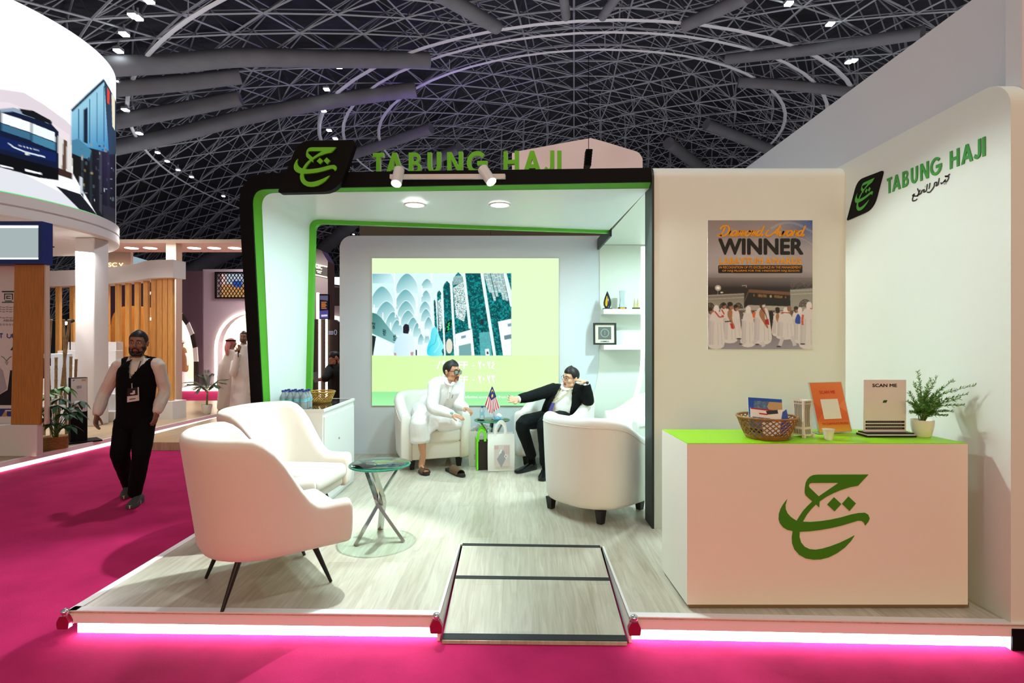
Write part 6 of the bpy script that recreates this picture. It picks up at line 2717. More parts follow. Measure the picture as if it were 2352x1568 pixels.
# ---------- the man in the white robe, left tub chair
Pa = lambda x, y, d: at(920 + x / 5.405, 810 + y / 5.405, d)
t = thing('person', 'man in white robe and dark glasses sitting with one leg tucked up, leaning right', 'person', (-1.0, 6.4, PLAT))
Hc = Pa(636, 240, 6.20)
MH = hframe(Hc, (.86, -.52, -.04), (.10, 0, 1), 1.0)
nb = Pa(590, 345, 6.24)
shN, shF = Pa(420, 385, 6.15), Pa(722, 405, 6.32)
elN, wrN = Pa(400, 680, 6.00), Pa(640, 768, 5.93)
elF, wrF = Pa(725, 640, 6.22), Pa(806, 682, 6.12)
pel = Pa(330, 740, 6.42)
knN, anN = Pa(235, 865, 6.02), Pa(280, 1265, 6.08)
knF = Pa(755, 862, 6.10)
footF = Pa(430, 905, 6.22)
chest = Pa(545, 520, 6.27)
bm = B()
head(bm, MH, nb, full=.006)
L(bm, [nb, chest, Pa(420, 690, 6.36), pel], [(.07, .06), (.12, .09), (.12, .09), (.13, .1)], up=(.5, 1, 0))
for a, b, c in ((shN, elN, wrN), (shF, elF, wrF)):
    L(bm, [a, a.lerp(b, .5), b, b.lerp(c, .5), c], [.046, .042, .036, .034, .026])
L(bm, [pel + V((-.08, 0, 0)), pel.lerp(knN, .5), knN, knN.lerp(anN, .45), anN], [.075, .065, .052, .052, .034])
L(bm, [pel + V((.1, 0, 0)), pel.lerp(knF, .5), knF + V((-.03, 0, 0)), knF.lerp(footF, .5), footF], [.075, .065, .05, .045, .036])
# bare right foot on the sandal
ft = Pa(318, 1450, 6.02)
ft.z = PLAT + .045
hl = V((anN.x - .02, anN.y + .02, PLAT + .055))
L(bm, [anN, hl + V((0, 0, .02)), hl.lerp(ft, .55) + V((0, 0, .012)), ft], [.034, (.036, .036), (.042, .026), (.045, .016)])
sd_ = V((.8, -.35, 0)).normalized()
dt = (ft - hl)
dt.z = 0
dt.normalize()
st = dt.cross(V((0, 0, 1))).normalized()
for k in range(5):
    b0 = ft + st * (.034 - .017 * k)
    tube(bm, [b0 - dt * .02, b0 + dt * .015, b0 + dt * (.038 - .004 * k) - V((0, 0, .006))], [.011 if k else .014, .010 if k else .014, .007], n=8)
L(bm, [footF + V((.0, 0, 0)), footF + V((-.08, .0, -.02)), footF + V((-.15, .02, -.03))], [.036, (.04, .03), (.042, .02)])
hand(bm, wrN, (Pa(790, 812, 5.90) - wrN), (-.05, .15, -1), .98, .18, thumb=-1, spread=.10)
hand(bm, wrF, (Pa(905, 740, 6.02) - wrF), (-.55, .2, -.8), .98, .0, thumb=-1, curls=(.25, .55, .75, .85))
bm = remesh(bm, .0058, 3)
iM = MH.inverted()
skin_assign(bm, lambda p: 1 if (abs((iM @ p).x) < .021 and (iM @ p).y < -.076 and -.076 < (iM @ p).z < -.053) else 0)
obj('body', bm, [SKIN_B, M_lip], t, smooth=True)
eyes(t, MH)
haircap(MH, t, HAIR, front=.070, side=-.0, back=-.085, thick=.012, top=.014)
beard(MH, t, mat('thin_beard', rgb(70, 48, 38), 0.6), low=False)
glasses(MH, t, mat('dark_glasses_frame', rgb(22, 22, 26), 0.3), .0032, mat('tinted_lens', rgb(70, 92, 78), 0.12, trans=.2, spec=.3), w=.029, h=.021)
# robe
bm = B()
L(bm, [nb + V((0, 0, -.01)), (shN + shF) / 2 + V((0, .0, -.015))], [(.075, .07), (.12, .09)], up=(.5, 1, 0), n=18)
L(bm, [shN, (shN + shF) / 2 + V((0, -.01, .012)), shF], [.072, .09, .07])
L(bm, [(shN + shF) / 2 + V((-.005, 0, -.03)), chest, Pa(440, 690, 6.34), pel + V((.03, 0, .02))], [(.175, .115), (.168, .125), (.165, .135), (.20, .16)], up=(.45, 1, 0), n=22)
for a, b, c, e in ((shN, elN, wrN, .02), (shF, elF, wrF, .02)):
    u = (c - b).normalized()
    L(bm, [a, a.lerp(b, .5), b, b.lerp(c, .55), c - u * .01], [.076, .072, .066, .060, .048])
    L(bm, [c - u * .05, c - u * .0], [.050, .048])
L(bm, [pel + V((-.06, 0, .0)), pel.lerp(knN, .5), knN + V((-.005, 0, .015))], [.135, .12, .098])
L(bm, [knN + V((-.005, 0, .01)), Pa(228, 930, 6.03), Pa(236, 1000, 6.05), Pa(240, 1075, 6.06)], [(.097, .095), (.103, .10), (.112, .10), (.115, .10)], up=(0, 1, 0), n=18)
L(bm, [pel + V((.08, -.02, -.01)), pel.lerp(knF, .5) + V((0, 0, -.005)), knF + V((-.045, .0, .0))], [.13, .112, .088])
L(bm, [knF + V((-.04, 0, -.005)), Pa(610, 890, 6.13), Pa(490, 900, 6.18)], [(.082, .075), (.078, .075), (.07, .07)])
# cloth stretched between the knees
for q in np.linspace(0.08, 0.75, 8):
    A_ = (pel + V((-.05, -.05, -.01))).lerp(knN, .35 + .6 * q) + V((0, 0, .03 - .03 * q))
    C_ = (pel + V((.08, -.05, 0))).lerp(knF, .25 + .45 * q) + V((0, 0, .03))
    L(bm, [A_, A_.lerp(C_, .5) + V((0, 0, -.015)), C_], [.06, .05, .06])
L(bm, [Pa(300, 985, 6.05), Pa(350, 930, 6.08), Pa(420, 890, 6.12)], [(.06, .05), (.065, .05), (.06, .05)], up=(0, 1, 0))
bm = remesh(bm, .0085, 6, .007, 10, (1, 1, .7))
hz = Pa(240, 1045, 6.05).z
bmesh.ops.bisect_plane(bm, geom=bm.verts[:] + bm.edges[:] + bm.faces[:], plane_co=(0, 0, hz), plane_no=(.06, 0, -1), clear_outer=True)
# open sleeves and hem are left closed; a flat hem
obj('robe', bm, M_robe, t, smooth=True)
fr3 = V((.72, -.69, 0)).normalized()
bm = B()
pk = [chest + fr3 * .0, ]
for q in np.linspace(.08, .85, 8):
    pass
cl = [Pa(625, 395, 6.07), Pa(606, 495, 6.08), Pa(582, 578, 6.10), Pa(552, 660, 6.14)]
sp = [V(p) for p in spline(cl, 4)]
bv = B()
tube(bv, sp, [(.018, .004)] * len(sp), n=8, up=(.4, -1, 0))
obj('button_placket', bv, mat('white_placket', rgb(238, 238, 236), 0.7), t, smooth=True)
for p in cl[1:]:
    bv = B()
    E(bv, Matrix.Translation(p + V((.002, -.006, 0))), (0, 0, 0), (.0055, .003, .0055), u=10, v=6)
    obj('button', bv, mat('grey_button', rgb(150, 150, 140), 0.4), t, smooth=True)
bv = B()
col = [Pa(535, 290, 6.27), Pa(545, 335, 6.18), Pa(580, 380, 6.10), Pa(625, 400, 6.08), Pa(655, 375, 6.13), Pa(668, 340, 6.22)]
tube(bv, [V(p) for p in spline(col, 5)], [(.020, .006)] * 26, n=8, up=(.2, -.4, 1))
obj('collar', bv, mat('white_placket', rgb(238, 238, 236), 0.7), t, smooth=True)
bv = B()
tube(bv, [Pa(652, 520, 6.10), Pa(636, 566, 6.10)], [.0035, .003], n=6)
obj('pen', bv, mat('grey_pen', rgb(60, 60, 60), 0.3), t)
bv = B()
u = (wrN - elN).normalized()
tube(bv, [wrN - u * .035, wrN - u * .005, wrN + u * .015], [.041, .040, .034], n=16)
obj('grey_cuff', bv, mat('grey_knit', rgb(110, 118, 120), 0.8, var=.4, vscale=80), t, smooth=True)
bv = B()
E(bv, Matrix.Translation(wrN + V((.0, -.038, .022))), (0, 0, 0), (.020, .008, .016))
obj('watch', bv, mat('teal_watch', rgb(120, 196, 180), 0.3), t, smooth=True)


def sandal(label, heel, toe):
    heel, toe = V(heel), V(toe)
    tt_ = thing('sandal', label, 'sandal', heel)
    u = toe - heel
    s_ = u.cross(V((0, 0, 1))).normalized()
    bm = B()
    pts = [(0, .6), (.1, .9), (.35, .8), (.6, 1), (.85, .95), (1.0, .55), (1.02, 0)]
    out = [heel + u * q + s_ * .043 * w for q, w in pts] + [heel + u * q - s_ * .043 * w for q, w in reversed(pts[:-1])]
    A_ = [bm.verts.new(p) for p in out]
    C_ = [bm.verts.new(p + V((0, 0, .026))) for p in out]
    bm.faces.new(A_[::-1])
    bm.faces.new(C_)
    for i in range(len(out)):
        j = (i + 1) % len(out)
        bm.faces.new((A_[i], A_[j], C_[j], C_[i]))
    fixn(bm)
    obj('sole', bm, mat('dark_sole', rgb(34, 28, 24), 0.7), tt_)
    bm = B()
    for q0, q1, hgt in ((.38, .62, .072), (.60, .84, .058)):
        rows = []
        for i in range(13):
            a = PI * i / 12
            rows.append((heel + u * q0 + s_ * .047 * math.cos(a) + V((0, 0, .015 + hgt * max(0.0, math.sin(a)) ** .8)), heel + u * q1 + s_ * .046 * math.cos(a) + V((0, 0, .015 + hgt * .8 * max(0.0, math.sin(a)) ** .8))))
        for (a, b), (c, d) in zip(rows[:-1], rows[1:]):
            bm.faces.new([bm.verts.new(p) for p in (a, c, d, b)])
    bmesh.ops.remove_doubles(bm, verts=bm.verts, dist=1e-5)
    bmesh.ops.solidify(bm, geom=bm.faces[:], thickness=.004)
    obj('straps', bm, mat('brown_leather', rgb(92, 68, 48), 0.5), tt_)


sandal('brown leather sandal under the seated man\'s bare foot', (hl.x - .012, hl.y + .02, PLAT + .005), (ft.x + .025, ft.y - .06, PLAT + .005))
sandal('empty brown leather sandal lying on the floor by the tub chair', V((*atz(1027, 1078, PLAT + .01).xy, PLAT + .005)), V((*atz(1056, 1090, PLAT + .01).xy, PLAT + .005)) + V((.05, -.08, 0)))

# ---------- the man in the dark suit, right tub chair
Pb = lambda x, y, d: at(1150 + x / 5.409, 830 + y / 5.409, d)
t = thing('person', 'man in dark suit and glasses leaning back with one arm stretched out', 'person', (0.5, 6.4, PLAT))
Hc = Pb(866, 206, 6.41)
MH = hframe(Hc, (-.80, -.60, -.02), (.22, 0, 1), 1.0)
nb = Pb(870, 330, 6.45)
shA, shB = Pb(670, 345, 6.36), Pb(990, 345, 6.42)
elA, wrA = Pb(425, 420, 6.20), Pb(215, 470, 6.06)
elB, wrB = Pb(1090, 490, 6.34), Pb(1058, 262, 6.27)
pel = Pb(690, 690, 6.46)
knA, anA = Pb(272, 790, 6.06), Pb(380, 1200, 6.24)
knB, anB = Pb(545, 790, 5.92), Pb(552, 1300, 5.95)
chest = Pb(790, 480, 6.44)
bm = B()
head(bm, MH, nb, full=.009)
L(bm, [nb, chest, Pb(730, 600, 6.46), pel], [(.07, .06), (.12, .09), (.13, .1), (.13, .1)], up=(-.3, 1, 0))
for a, b, c in ((shA, elA, wrA), (shB, elB, wrB)):
    L(bm, [a, a.lerp(b, .5), b, b.lerp(c, .5), c], [.046, .042, .036, .034, .026])
for a, b, c in ((pel + V((-.08, 0, 0)), knA, anA), (pel + V((.08, 0, 0)), knB, anB)):
    L(bm, [a, a.lerp(b, .5), b, b.lerp(c, .45), c], [.075, .065, .052, .048, .034])
hand(bm, wrA, (Pb(92, 470, 6.0) - wrA), (.15, -.75, .55), .98, .0, thumb=-1, curls=(.16, .26, .36, .44), spread=.14)
hand(bm, wrB + V((-.005, 0, .01)), (Pb(925, 225, 6.27) - wrB), (-.1, .25, -1), .98, .0, thumb=1, curls=(.10, .45, .65, .75), spread=.05)
bm = remesh(bm, .0058, 3)
iM = MH.inverted()
skin_assign(bm, lambda p: 1 if (abs((iM @ p).x) < .021 and (iM @ p).y < -.076 and -.076 < (iM @ p).z < -.053) else 0)
obj('body', bm, [SKIN_C, M_lip], t, smooth=True)
eyes(t, MH)
haircap(MH, t, HAIR, front=.062, side=.004, back=-.075, thick=.013, top=.018)
glasses(MH, t, mat('thin_metal_frame', rgb(120, 116, 104), 0.25, metal=.7), .0018, None, w=.028, h=.020)
# shirt front
bm = B()
L(bm, [nb + V((0, 0, -.02)), Pb(800, 440, 6.42), Pb(740, 580, 6.42), Pb(715, 640, 6.44)], [(.075, .065), (.145, .115), (.155, .130), (.15, .125)], up=(-.4, 1, 0), n=20)
bm = remesh(bm, .008, 3, .006, 14)
obj('shirt', bm, mat('white_cotton', rgb(236, 238, 236), 0.75), t, smooth=True)
for a, b in ((elA, wrA), (elB, wrB)):
    u = (b - a).normalized()
    bm = B()
    tube(bm, [b - u * .06, b + u * .004], [.043, .039], n=16)
    obj('shirt_cuff', bm, mat('white_cotton', rgb(236, 238, 236), 0.75), t, smooth=True)
bm = B()
col = [Pb(925, 300, 6.50), Pb(880, 335, 6.38), Pb(800, 345, 6.34), Pb(745, 305, 6.36), Pb(770, 270, 6.45)]
tube(bm, [V(p) for p in spline(col, 5)], [(.024, .007)] * 21, n=8, up=(-.1, -.5, 1))
obj('collar', bm, mat('white_cotton', rgb(236, 238, 236), 0.75), t, smooth=True)
# jacket: two fronts, back and sleeves
bm = B()
L(bm, [shA + V((.02, 0, .0)), (shA + shB) / 2 + V((0, .07, -.02)), shB + V((-.02, 0, 0))], [.070, .072, .070])
L(bm, [(shA + shB) / 2 + V((0, .05, -.03)), Pb(800, 480, 6.52), Pb(740, 620, 6.54), Pb(700, 690, 6.54)], [(.20, .10), (.205, .12), (.21, .13), (.21, .12)], up=(-.4, 1, 0), n=20)
L(bm, [Pb(695, 372, 6.38), Pb(650, 450, 6.33), Pb(590, 560, 6.32), Pb(545, 650, 6.34)], [(.060, .06), (.075, .055), (.065, .05), (.055, .04)], up=(-.4, 1, 0))
L(bm, [Pb(970, 365, 6.42), Pb(930, 455, 6.40), Pb(890, 560, 6.40), Pb(880, 640, 6.42)], [(.055, .06), (.088, .07), (.09, .07), (.08, .06)], up=(-.4, 1, 0))
for a, b, c in ((shA, elA, wrA), (shB, elB, wrB)):
    u = (c - b).normalized()
    L(bm, [a, a.lerp(b, .5), b, b.lerp(c, .55), c - u * .03], [.078, .073, .068, .060, .052])
bm = remesh(bm, .0085, 3, .006, 12)
# open the jacket over the shirt
v0, v1 = Pb(762, 330, 6.34), Pb(560, 640, 6.30)
w0, w1 = Pb(900, 330, 6.34), Pb(800, 650, 6.30)
kill = []
for f in bm.faces:
    p = f.calc_center_median()
    if p.y < 6.52:
        q = (CX + p.x / p.y * F, CY - (p.z - CAMZ) / p.y * F)
        x, y = (q[0] - 1150) * 5.409, (q[1] - 830) * 5.409
        if 270 < y < 660:
            k = (y - 300) / 340
            if 745 - 175 * k < x < 912 - 102 * k:
                kill.append(f)
bmesh.ops.delete(bm, geom=kill, context='FACES')
obj('jacket', bm, M_suit, t, smooth=True)
bm = B()
L(bm, [Pb(720, 640, 6.46), pel], [(.165, .13), (.175, .14)], up=(0, 1, 0), n=18)
for a, b, c in ((pel + V((-.09, -.02, -.01)), knA, anA), (pel + V((.10, -.04, -.01)), knB, anB)):
    L(bm, [a, a.lerp(b, .5) + V((0, 0, .012)), b + V((0, 0, .005)), b.lerp(c, .5), c + V((0, 0, .03))], [.108, .098, .082, .068, .060])
bm = remesh(bm, .009, 3, .007, 11)
obj('trousers', bm, M_suit, t, smooth=True)
for an, hl_, to in ((anA, V((anA.x + .045, 6.27, PLAT + .006)), V((atz(1184, 1076, PLAT).x, 6.06, PLAT + .006))), (anB, V((anB.x + .0, 5.99, PLAT + .006)), V((anB.x - .05, 5.72, PLAT + .006)))):
    bm = B()
    shoe(bm, hl_, to, .047, .085, .024)
    obj('shoe', bm, mat('black_shoe_leather', rgb(18, 20, 22), 0.25), t, ang=1.0)
    bm = B()
    cyl(bm, V((an.x + .01, an.y, PLAT + .06)), an + V((0, 0, .06)), .043, .040, n=16)
    obj('sock', bm, M_trouser, t, smooth=True)
bm = B()
for pts in ([Pb(770, 330, 6.33), Pb(720, 420, 6.30), Pb(660, 490, 6.29), Pb(640, 520, 6.28)], [Pb(885, 335, 6.33), Pb(800, 410, 6.29), Pb(700, 480, 6.28), Pb(645, 520, 6.28)]):
    sp = [V(p) for p in spline(pts, 5)]
    tube(bm, sp, [(.009, .0015)] * len(sp), n=5, up=(0, -1, 0))
obj('lanyard', bm, mat('patterned_ribbon', rgb(196, 190, 160), 0.6, var=.3, vscale=60), t)
bm = B()
q4 = [Pb(588, 625, 6.265), Pb(632, 628, 6.265), Pb(672, 515, 6.27), Pb(628, 508, 6.27)]
A_ = [bm.verts.new(p) for p in q4]
C_ = [bm.verts.new(p + V((0, .004, 0))) for p in q4]
bm.faces.new(A_)
bm.faces.new(C_[::-1])
for i in range(4):
    bm.faces.new((A_[i], C_[i], C_[(i + 1) % 4], A_[(i + 1) % 4]))
obj('badge', bm, mat('violet_badge', rgb(70, 70, 150), 0.4), t)
bm = B()
u = (wrB - elB).normalized()
tube(bm, [wrB - u * .008, wrB + u * .010], [.036, .035], n=16)
E(bm, Matrix.Translation(wrB + V((.012, -.034, .0))), (0, 0, 0), (.020, .008, .018))
obj('watch', bm, mat('dark_watch', rgb(40, 46, 50), 0.3), t, smooth=True)

# ------------------------------------------------------------------ the stands across the aisle on the left
LZ = 0.12
M_white2 = mat('white_stand_board', rgb(226, 222, 220), 0.5)
M_oak = mat('honey_oak_veneer', rgb(184, 124, 52), 0.45, var=0.18, vscale=6, stretch=(10, 10, .7))
M_oak2 = mat('timber_slat_wood', rgb(218, 158, 84), 0.5, var=0.15, vscale=6, stretch=(10, 10, .7))
M_peach = mat('peach_board', rgb(214, 190, 172), 0.6)
M_plum = mat('plum_board', rgb(92, 70, 82), 0.6)
M_lilac = mat('lilac_board', rgb(170, 156, 168), 0.6)
M_taupe2 = mat('grey_taupe_board', rgb(120, 108, 108), 0.6)
M_darkbrown = mat('dark_brown_board', rgb(48, 36, 34), 0.5)
M_ledw = emat('warm_led_line', (1, 0.86, 0.66), 7.0)
M_ledc = emat('white_led_line', (1, 0.97, 0.95), 6.0)
frx = lambda d: FR((0, d, 0), (1, 0, 0), (0, 0, 1), (0, -1, 0))
XZ = lambda x, y, d: ((x - CX) / F * d, CAMZ - (y - CY) / F * d)


def panel(name, px, d, depth, m, holes=None, r=None):
    """upright board outlined by picture points at distance d"""
    bm = B()
    loop = [XZ(x, y, d) for x, y in px]
    if r:
        loop = rpoly(loop, r, 5)
    loops = [loop] + [[XZ(x, y, d) for x, y in h] for h in (holes or [])]
    poly2(bm, loops, frx(d), depth=depth, off=0.0)
    fixn(bm)
    return bm


bm = B()
pl = [(-6.38, 5.8), (-5.90, 13.4), (-14, 13.4), (-14, 5.8)]
flat_prism(bm, pl, LZ - 0.015, LZ)
fixn(bm)
struct('trim_6', bm, M_plank2)
bm = B()
flat_prism(bm, [(-6.46, 5.8), (-5.98, 13.32), (-14, 13.32), (-14, 5.8)], 0.0, LZ - 0.016)
fixn(bm)
struct('trim_7', bm, M_black)
a, b = V((-6.38, 5.8, 0)), V((-5.90, 13.4, 0))
u = (b - a).normalized()
nrm = V((u.y, -u.x, 0))
bm = B()
Ln = (b - a).length
poly2(bm, [[(0, .062), (Ln, .062), (Ln, LZ + .004), (0, LZ + .004)]], FR(a, u, (0, 0, 1), nrm), depth=.035, off=.008)
fixn(bm)
struct('trim_8', bm, M_white2)
bm = B()
poly2(bm, [[(0, .006), (Ln, .006), (Ln, .062), (0, .062)]], FR(a, u, (0, 0, 1), nrm), depth=.012, off=-.012)
fixn(bm)
tag(obj('led_strip', bm, M_ledc), 'white light strip along the edge of the left stand beside the magenta aisle', 'light strip')

# round LED screen
Cc, Rr = V((-9.84, 8.95, 0)), 2.63
Z0s, Z1s, Zl = 3.77, 6.62, 3.40
t = thing('led_drum', 'huge round lit screen with dark bus picture on a white ring at upper left', 'screen', (Cc.x, Cc.y, Zl))


def to_az(px, py):
    dx, dy = (px - CX) / F, 1.0
    A_ = dx * dx + dy * dy
    Bq = -2 * (dx * Cc.x + dy * Cc.y)
    C_ = Cc.x ** 2 + Cc.y ** 2 - Rr ** 2
    D = max(Bq * Bq - 4 * A_ * C_, 0)
    tt = (-Bq - math.sqrt(D)) / (2 * A_)
    p = V((dx * tt, tt, CAMZ - (py - CY) / F * tt))
    return math.atan2(p.y - Cc.y, p.x - Cc.x), p.z


a_t = to_az(266, 400)[0]
a_l = to_az(-90, 400)[0]
a0c, a1c = a_l - .3, a_t + .6
cv = Canvas(a0c, -Z1s, a1c, -Z0s, 260, 330, (250, 253, 255))


def dp(pts, c, al=1.0, c2=None, g=None):
    out = []
    n = len(pts)
    for i in range(n):
        p, q = pts[i], pts[(i + 1) % n]
        for k in range(6):
            s = k / 6
            x, y = p[0] + (q[0] - p[0]) * s, p[1] + (q[1] - p[1]) * s
            aa, zz = to_az(x, y)
            out.append((aa, -zz))
    if c2:
        g0, g1 = to_az(*g[0]), to_az(*g[1])
        cv.grad(out, c, c2, (g0[0], -g0[1]), (g1[0], -g1[1]))
    else:
        cv.poly(out, c, al)


dp([(-90, 195), (0, 205), (55, 213), (100, 240), (150, 276), (175, 300), (175, 345), (-90, 345)], (226, 214, 222))
dp([(-90, 230), (20, 235), (90, 262), (160, 310), (160, 345), (-90, 345)], (236, 224, 230))
dp([(-90, 350), (0, 372), (265, 505), (265, 535), (-90, 450)], (226, 228, 236))
dp([(163, 252), (200, 215), (238, 181), (250, 205), (256, 365), (163, 330)], (150, 205, 228), 1, (58, 140, 188), ((170, 250), (250, 330)))
dp([(163, 252), (238, 181), (240, 187), (166, 257)], (16, 30, 50))
for x in (180, 205, 222, 238):
    dp([(x, 330 - (x - 163) * .1), (x + 1.6, 330), (x + 1.6, 250 - (x - 180) * .9), (x, 250 - (x - 180) * .9)], (30, 84, 120))
dp([(192, 252), (201, 246), (201, 330), (192, 326)], (18, 34, 52))
dp([(163, 326), (200, 338), (256, 352), (266, 352), (266, 530), (238, 520), (200, 455), (168, 400)], (22, 23, 24))
for _x, _c in ((186, (44, 52, 58)), (206, (36, 46, 54)), (228, (58, 62, 64)), (246, (30, 34, 38))):
    dp([(_x, 345), (_x + 6, 347), (_x + 6, 455 + (_x - 186) * .9), (_x, 445 + (_x - 186) * .9)], _c)
dp([(165, 322), (180, 318), (210, 345), (205, 368), (165, 352)], (70, 130, 160))
rnd = random.Random(9)
for k in range(60):
    x, y = rnd.uniform(185, 262), rnd.uniform(330, 470)
    w, h = rnd.uniform(1, 6), rnd.uniform(1, 9)
    dp([(x, y), (x + w, y), (x + w, y + h), (x, y + h)], rnd.choice([(70, 84, 96), (130, 140, 150), (40, 60, 80), (160, 140, 90), (14, 16, 20), (180, 190, 200)]))
dp([(239, 182), (252, 204), (268, 236), (268, 354), (250, 354)], (34, 60, 78))
dp([(246, 200), (252, 210), (251, 240), (246, 236)], (226, 70, 44))
dp([(256, 215), (264, 225), (264, 300), (258, 290)], (236, 226, 196))
dp([(128, 427), (185, 446), (245, 522), (200, 498)], (26, 28, 36))
dp([(235, 470), (266, 480), (266, 530), (240, 522)], (40, 40, 46))
# minibus
dp([(-90, 245), (0, 252), (30, 250), (112, 278), (134, 302), (134, 412), (100, 405), (-90, 350)], (16, 26, 56))
dp([(0, 250), (32, 247), (115, 278), (112, 284), (30, 256), (0, 258)], (150, 168, 190))
dp([(44, 249), (76, 254), (118, 277), (120, 285), (100, 280), (52, 262)], (18, 20, 28))
dp([(4, 259), (70, 281), (70, 304), (4, 282)], (246, 250, 252))
dp([(74, 283), (126, 304), (127, 326), (74, 306)], (240, 248, 252))
dp([(4, 284), (70, 306), (70, 322), (4, 300)], (60, 110, 140))
dp([(74, 308), (127, 328), (127, 346), (74, 326)], (70, 130, 160))
dp([(-90, 290), (0, 312), (128, 352), (128, 372), (-90, 320)], (16, 34, 88))
dp([(-90, 330), (0, 352), (134, 388), (134, 414), (90, 408), (0, 384), (-90, 360)], (10, 12, 18))
for _a, _b in (((20, 327), (30, 336)), ((30, 336), (60, 348)), ((60, 348), (104, 359))):
    dp([_a, _b, (_b[0], _b[1] + 3.2), (_a[0], _a[1] + 3.2)], (226, 236, 246))
dp([(58, 349), (66, 350), (66, 356), (58, 356)], (220, 224, 230))
for x in range(45, 88, 8):
    dp([(x, 333 + (x - 45) * .25), (x + 4, 334 + (x - 45) * .25), (x + 4, 337 + (x - 45) * .25), (x, 336 + (x - 45) * .25)], (210, 220, 235))
dp([(133, 312), (164, 326), (166, 412), (135, 400)], (226, 222, 220))
dp([(146, 320), (154, 324), (152, 400), (142, 390)], (96, 70, 60))
dp([(134, 385), (166, 398), (166, 412), (135, 402)], (60, 40, 36))
dp([(183, 405), (190, 408), (190, 446), (184, 440)], (200, 208, 220))
dp([(0, 378), (30, 385), (30, 388), (0, 382)], (250, 250, 252))
dp([(58, 388), (95, 397), (95, 401), (58, 393)], (250, 250, 252))
cv.mesh('picture', lambda x, y: V((Cc.x + Rr * math.cos(x), Cc.y + Rr * math.sin(x), -y)), cmat('drum_glow', 1.05, 0.4), t)
bm = B()
lathe(bm, [(0, Z1s - .02), (Rr - .02, Z1s - .02), (Rr - .02, Z0s + .02), (0, Z0s + .02)], (Cc.x, Cc.y, 0), 90)
obj('drum_core', bm, M_black, t)
bm = B()
tube(bm, [V((Cc.x + (Rr + .004) * math.cos(k / 90 * 2 * PI), Cc.y + (Rr + .004) * math.sin(k / 90 * 2 * PI), Z0s + .003)) for k in range(90)], .008, n=5, closed=True)
obj('green_line', bm, emat('thin_green_glow', (.1, .8, .2), 1.2), t)
bm = B()
lathe(bm, [(0, Zl), (Rr + .02, Zl), (Rr + .055, Zl + .03), (Rr + .055, Zl + .17), (Rr + .03, Zl + .175), (Rr + .03, Zl + .19), (Rr + .055, Zl + .2), (Rr + .055, Z0s - .012), (Rr - .05, Z0s - .002)], (Cc.x, Cc.y, 0), 96)
obj('white_ring', bm, M_white2, t, ang=0.4)
bm = B()
x0, z = XZ(177, 900, 9.5)
box(bm, (x0, 9.45, LZ), (x0 + .34, 9.79, Zl), .02, 3)
tag(obj('column', bm, M_white2, ang=.9), 'plain white column under the round screen ring at left', 'column')
bm = B()
x0, z = XZ(110, 566, 7.3)
cyl(bm, (x0, 7.28, z), (x0 + .10, 7.28, z - .01), .008)
tag(obj('sensor_bracket', bm, M_black), 'tiny black bracket beside the blue framed light box', 'bracket')

# blue light box, oak pillar, logo wall
t = thing('light_box', 'blue framed glowing sign box above the oak pillar at the left edge', 'sign', (-7.5, 7.0, 2.6))
bm = B()
xr, zt = XZ(97, 508, 7.0)
_, zb = XZ(97, 606, 7.0)
poly2(bm, [[(-9, zb), (xr, zb), (xr, zt), (-9, zt)], [(-8.95, zb + .06), (-8.95, zt - .05), (xr - .05, zt - .05), (xr - .05, zb + .06)]], frx(7.0), depth=.16, off=0.0)
box(bm, (-9, 7.10, zb + .02), (xr - .01, 7.15, zt - .02))
fixn(bm)
obj('frame', bm, mat('royal_blue_board', rgb(30, 50, 120), 0.4), t)
bm = B()
box(bm, (-8.95, 7.05, zb + .06), (xr - .05, 7.08, zt - .05))
obj('face', bm, emat('sign_face', rgb(176, 190, 192), .9), t)
bm = B()
poly2(bm, [[(-8.95, zb + .06), (xr - .05, zb + .06), (xr - .05, zt - .05), (-8.95, zt - .05)], [(-8.93, zb + .085), (-8.93, zt - .075), (xr - .075, zt - .075), (xr - .075, zb + .085)]], frx(7.04), depth=.008, off=0.0)
obj('light_border', bm, emat('sign_border', (.93, 1, 1), 2.2), t)
bm = B()
x0 = XZ(33, 700, 7.05)[0]
x1 = XZ(100, 700, 7.05)[0]
zt2 = zb - .002
zb2 = XZ(60, 975, 7.05)[1]
vs = box(bm, (x0, 7.05, zb2), (x1, 7.09, zt2), .006)
for v in vs:
    if v.co.z < zb2 + .1:
        v.co.x -= .05
tag(obj('oak_pillar', bm, M_oak), 'honey coloured oak pillar under the blue light box', 'pillar')
bm = B()
box(bm, (x1 + .003, 7.056, zb2 + .002), (x1 + .022, 7.12, zt2))
tag(obj('lit_pillar_side', bm, M_peach), 'pale strip painted as the lit right side of the oak pillar', 'trim')  # light on the pillar's side, put into the pale colour
bm = B()
box(bm, (-9.2, 7.03, LZ), (XZ(95, 1000, 7.1)[0], 7.13, zb2 - .001), .01)
tag(obj('plinth', bm, M_white2), 'long white plinth under the oak pillar at the left edge', 'plinth')
t = thing('logo_wall', 'white wall panel with green, grey and blue marks left of the oak pillar', 'wall panel', (-7.0, 7.5, zb2))
d = 7.16
bm = B()
box(bm, (-9.2, d, LZ), (XZ(45, 700, d)[0], d + .06, zt2 + .1))
obj('board', bm, M_white2, t)
bm = B()
fr = frx(d)
R4 = lambda a, b, c, e: [XZ(a, e, d), XZ(c, e, d), XZ(c, b, d), XZ(a, b, d)]
for q in ((5, 668, 34, 671), (10, 674, 30, 676), (10, 674, 12, 688), (28, 674, 30, 688), (15, 679, 25, 681), (15, 679, 17, 686), (15, 684, 25, 686), (12, 690, 28, 692), (5, 693, 32, 695)):
    poly2(bm, [R4(*q)], fr, off=.004, mi=0)
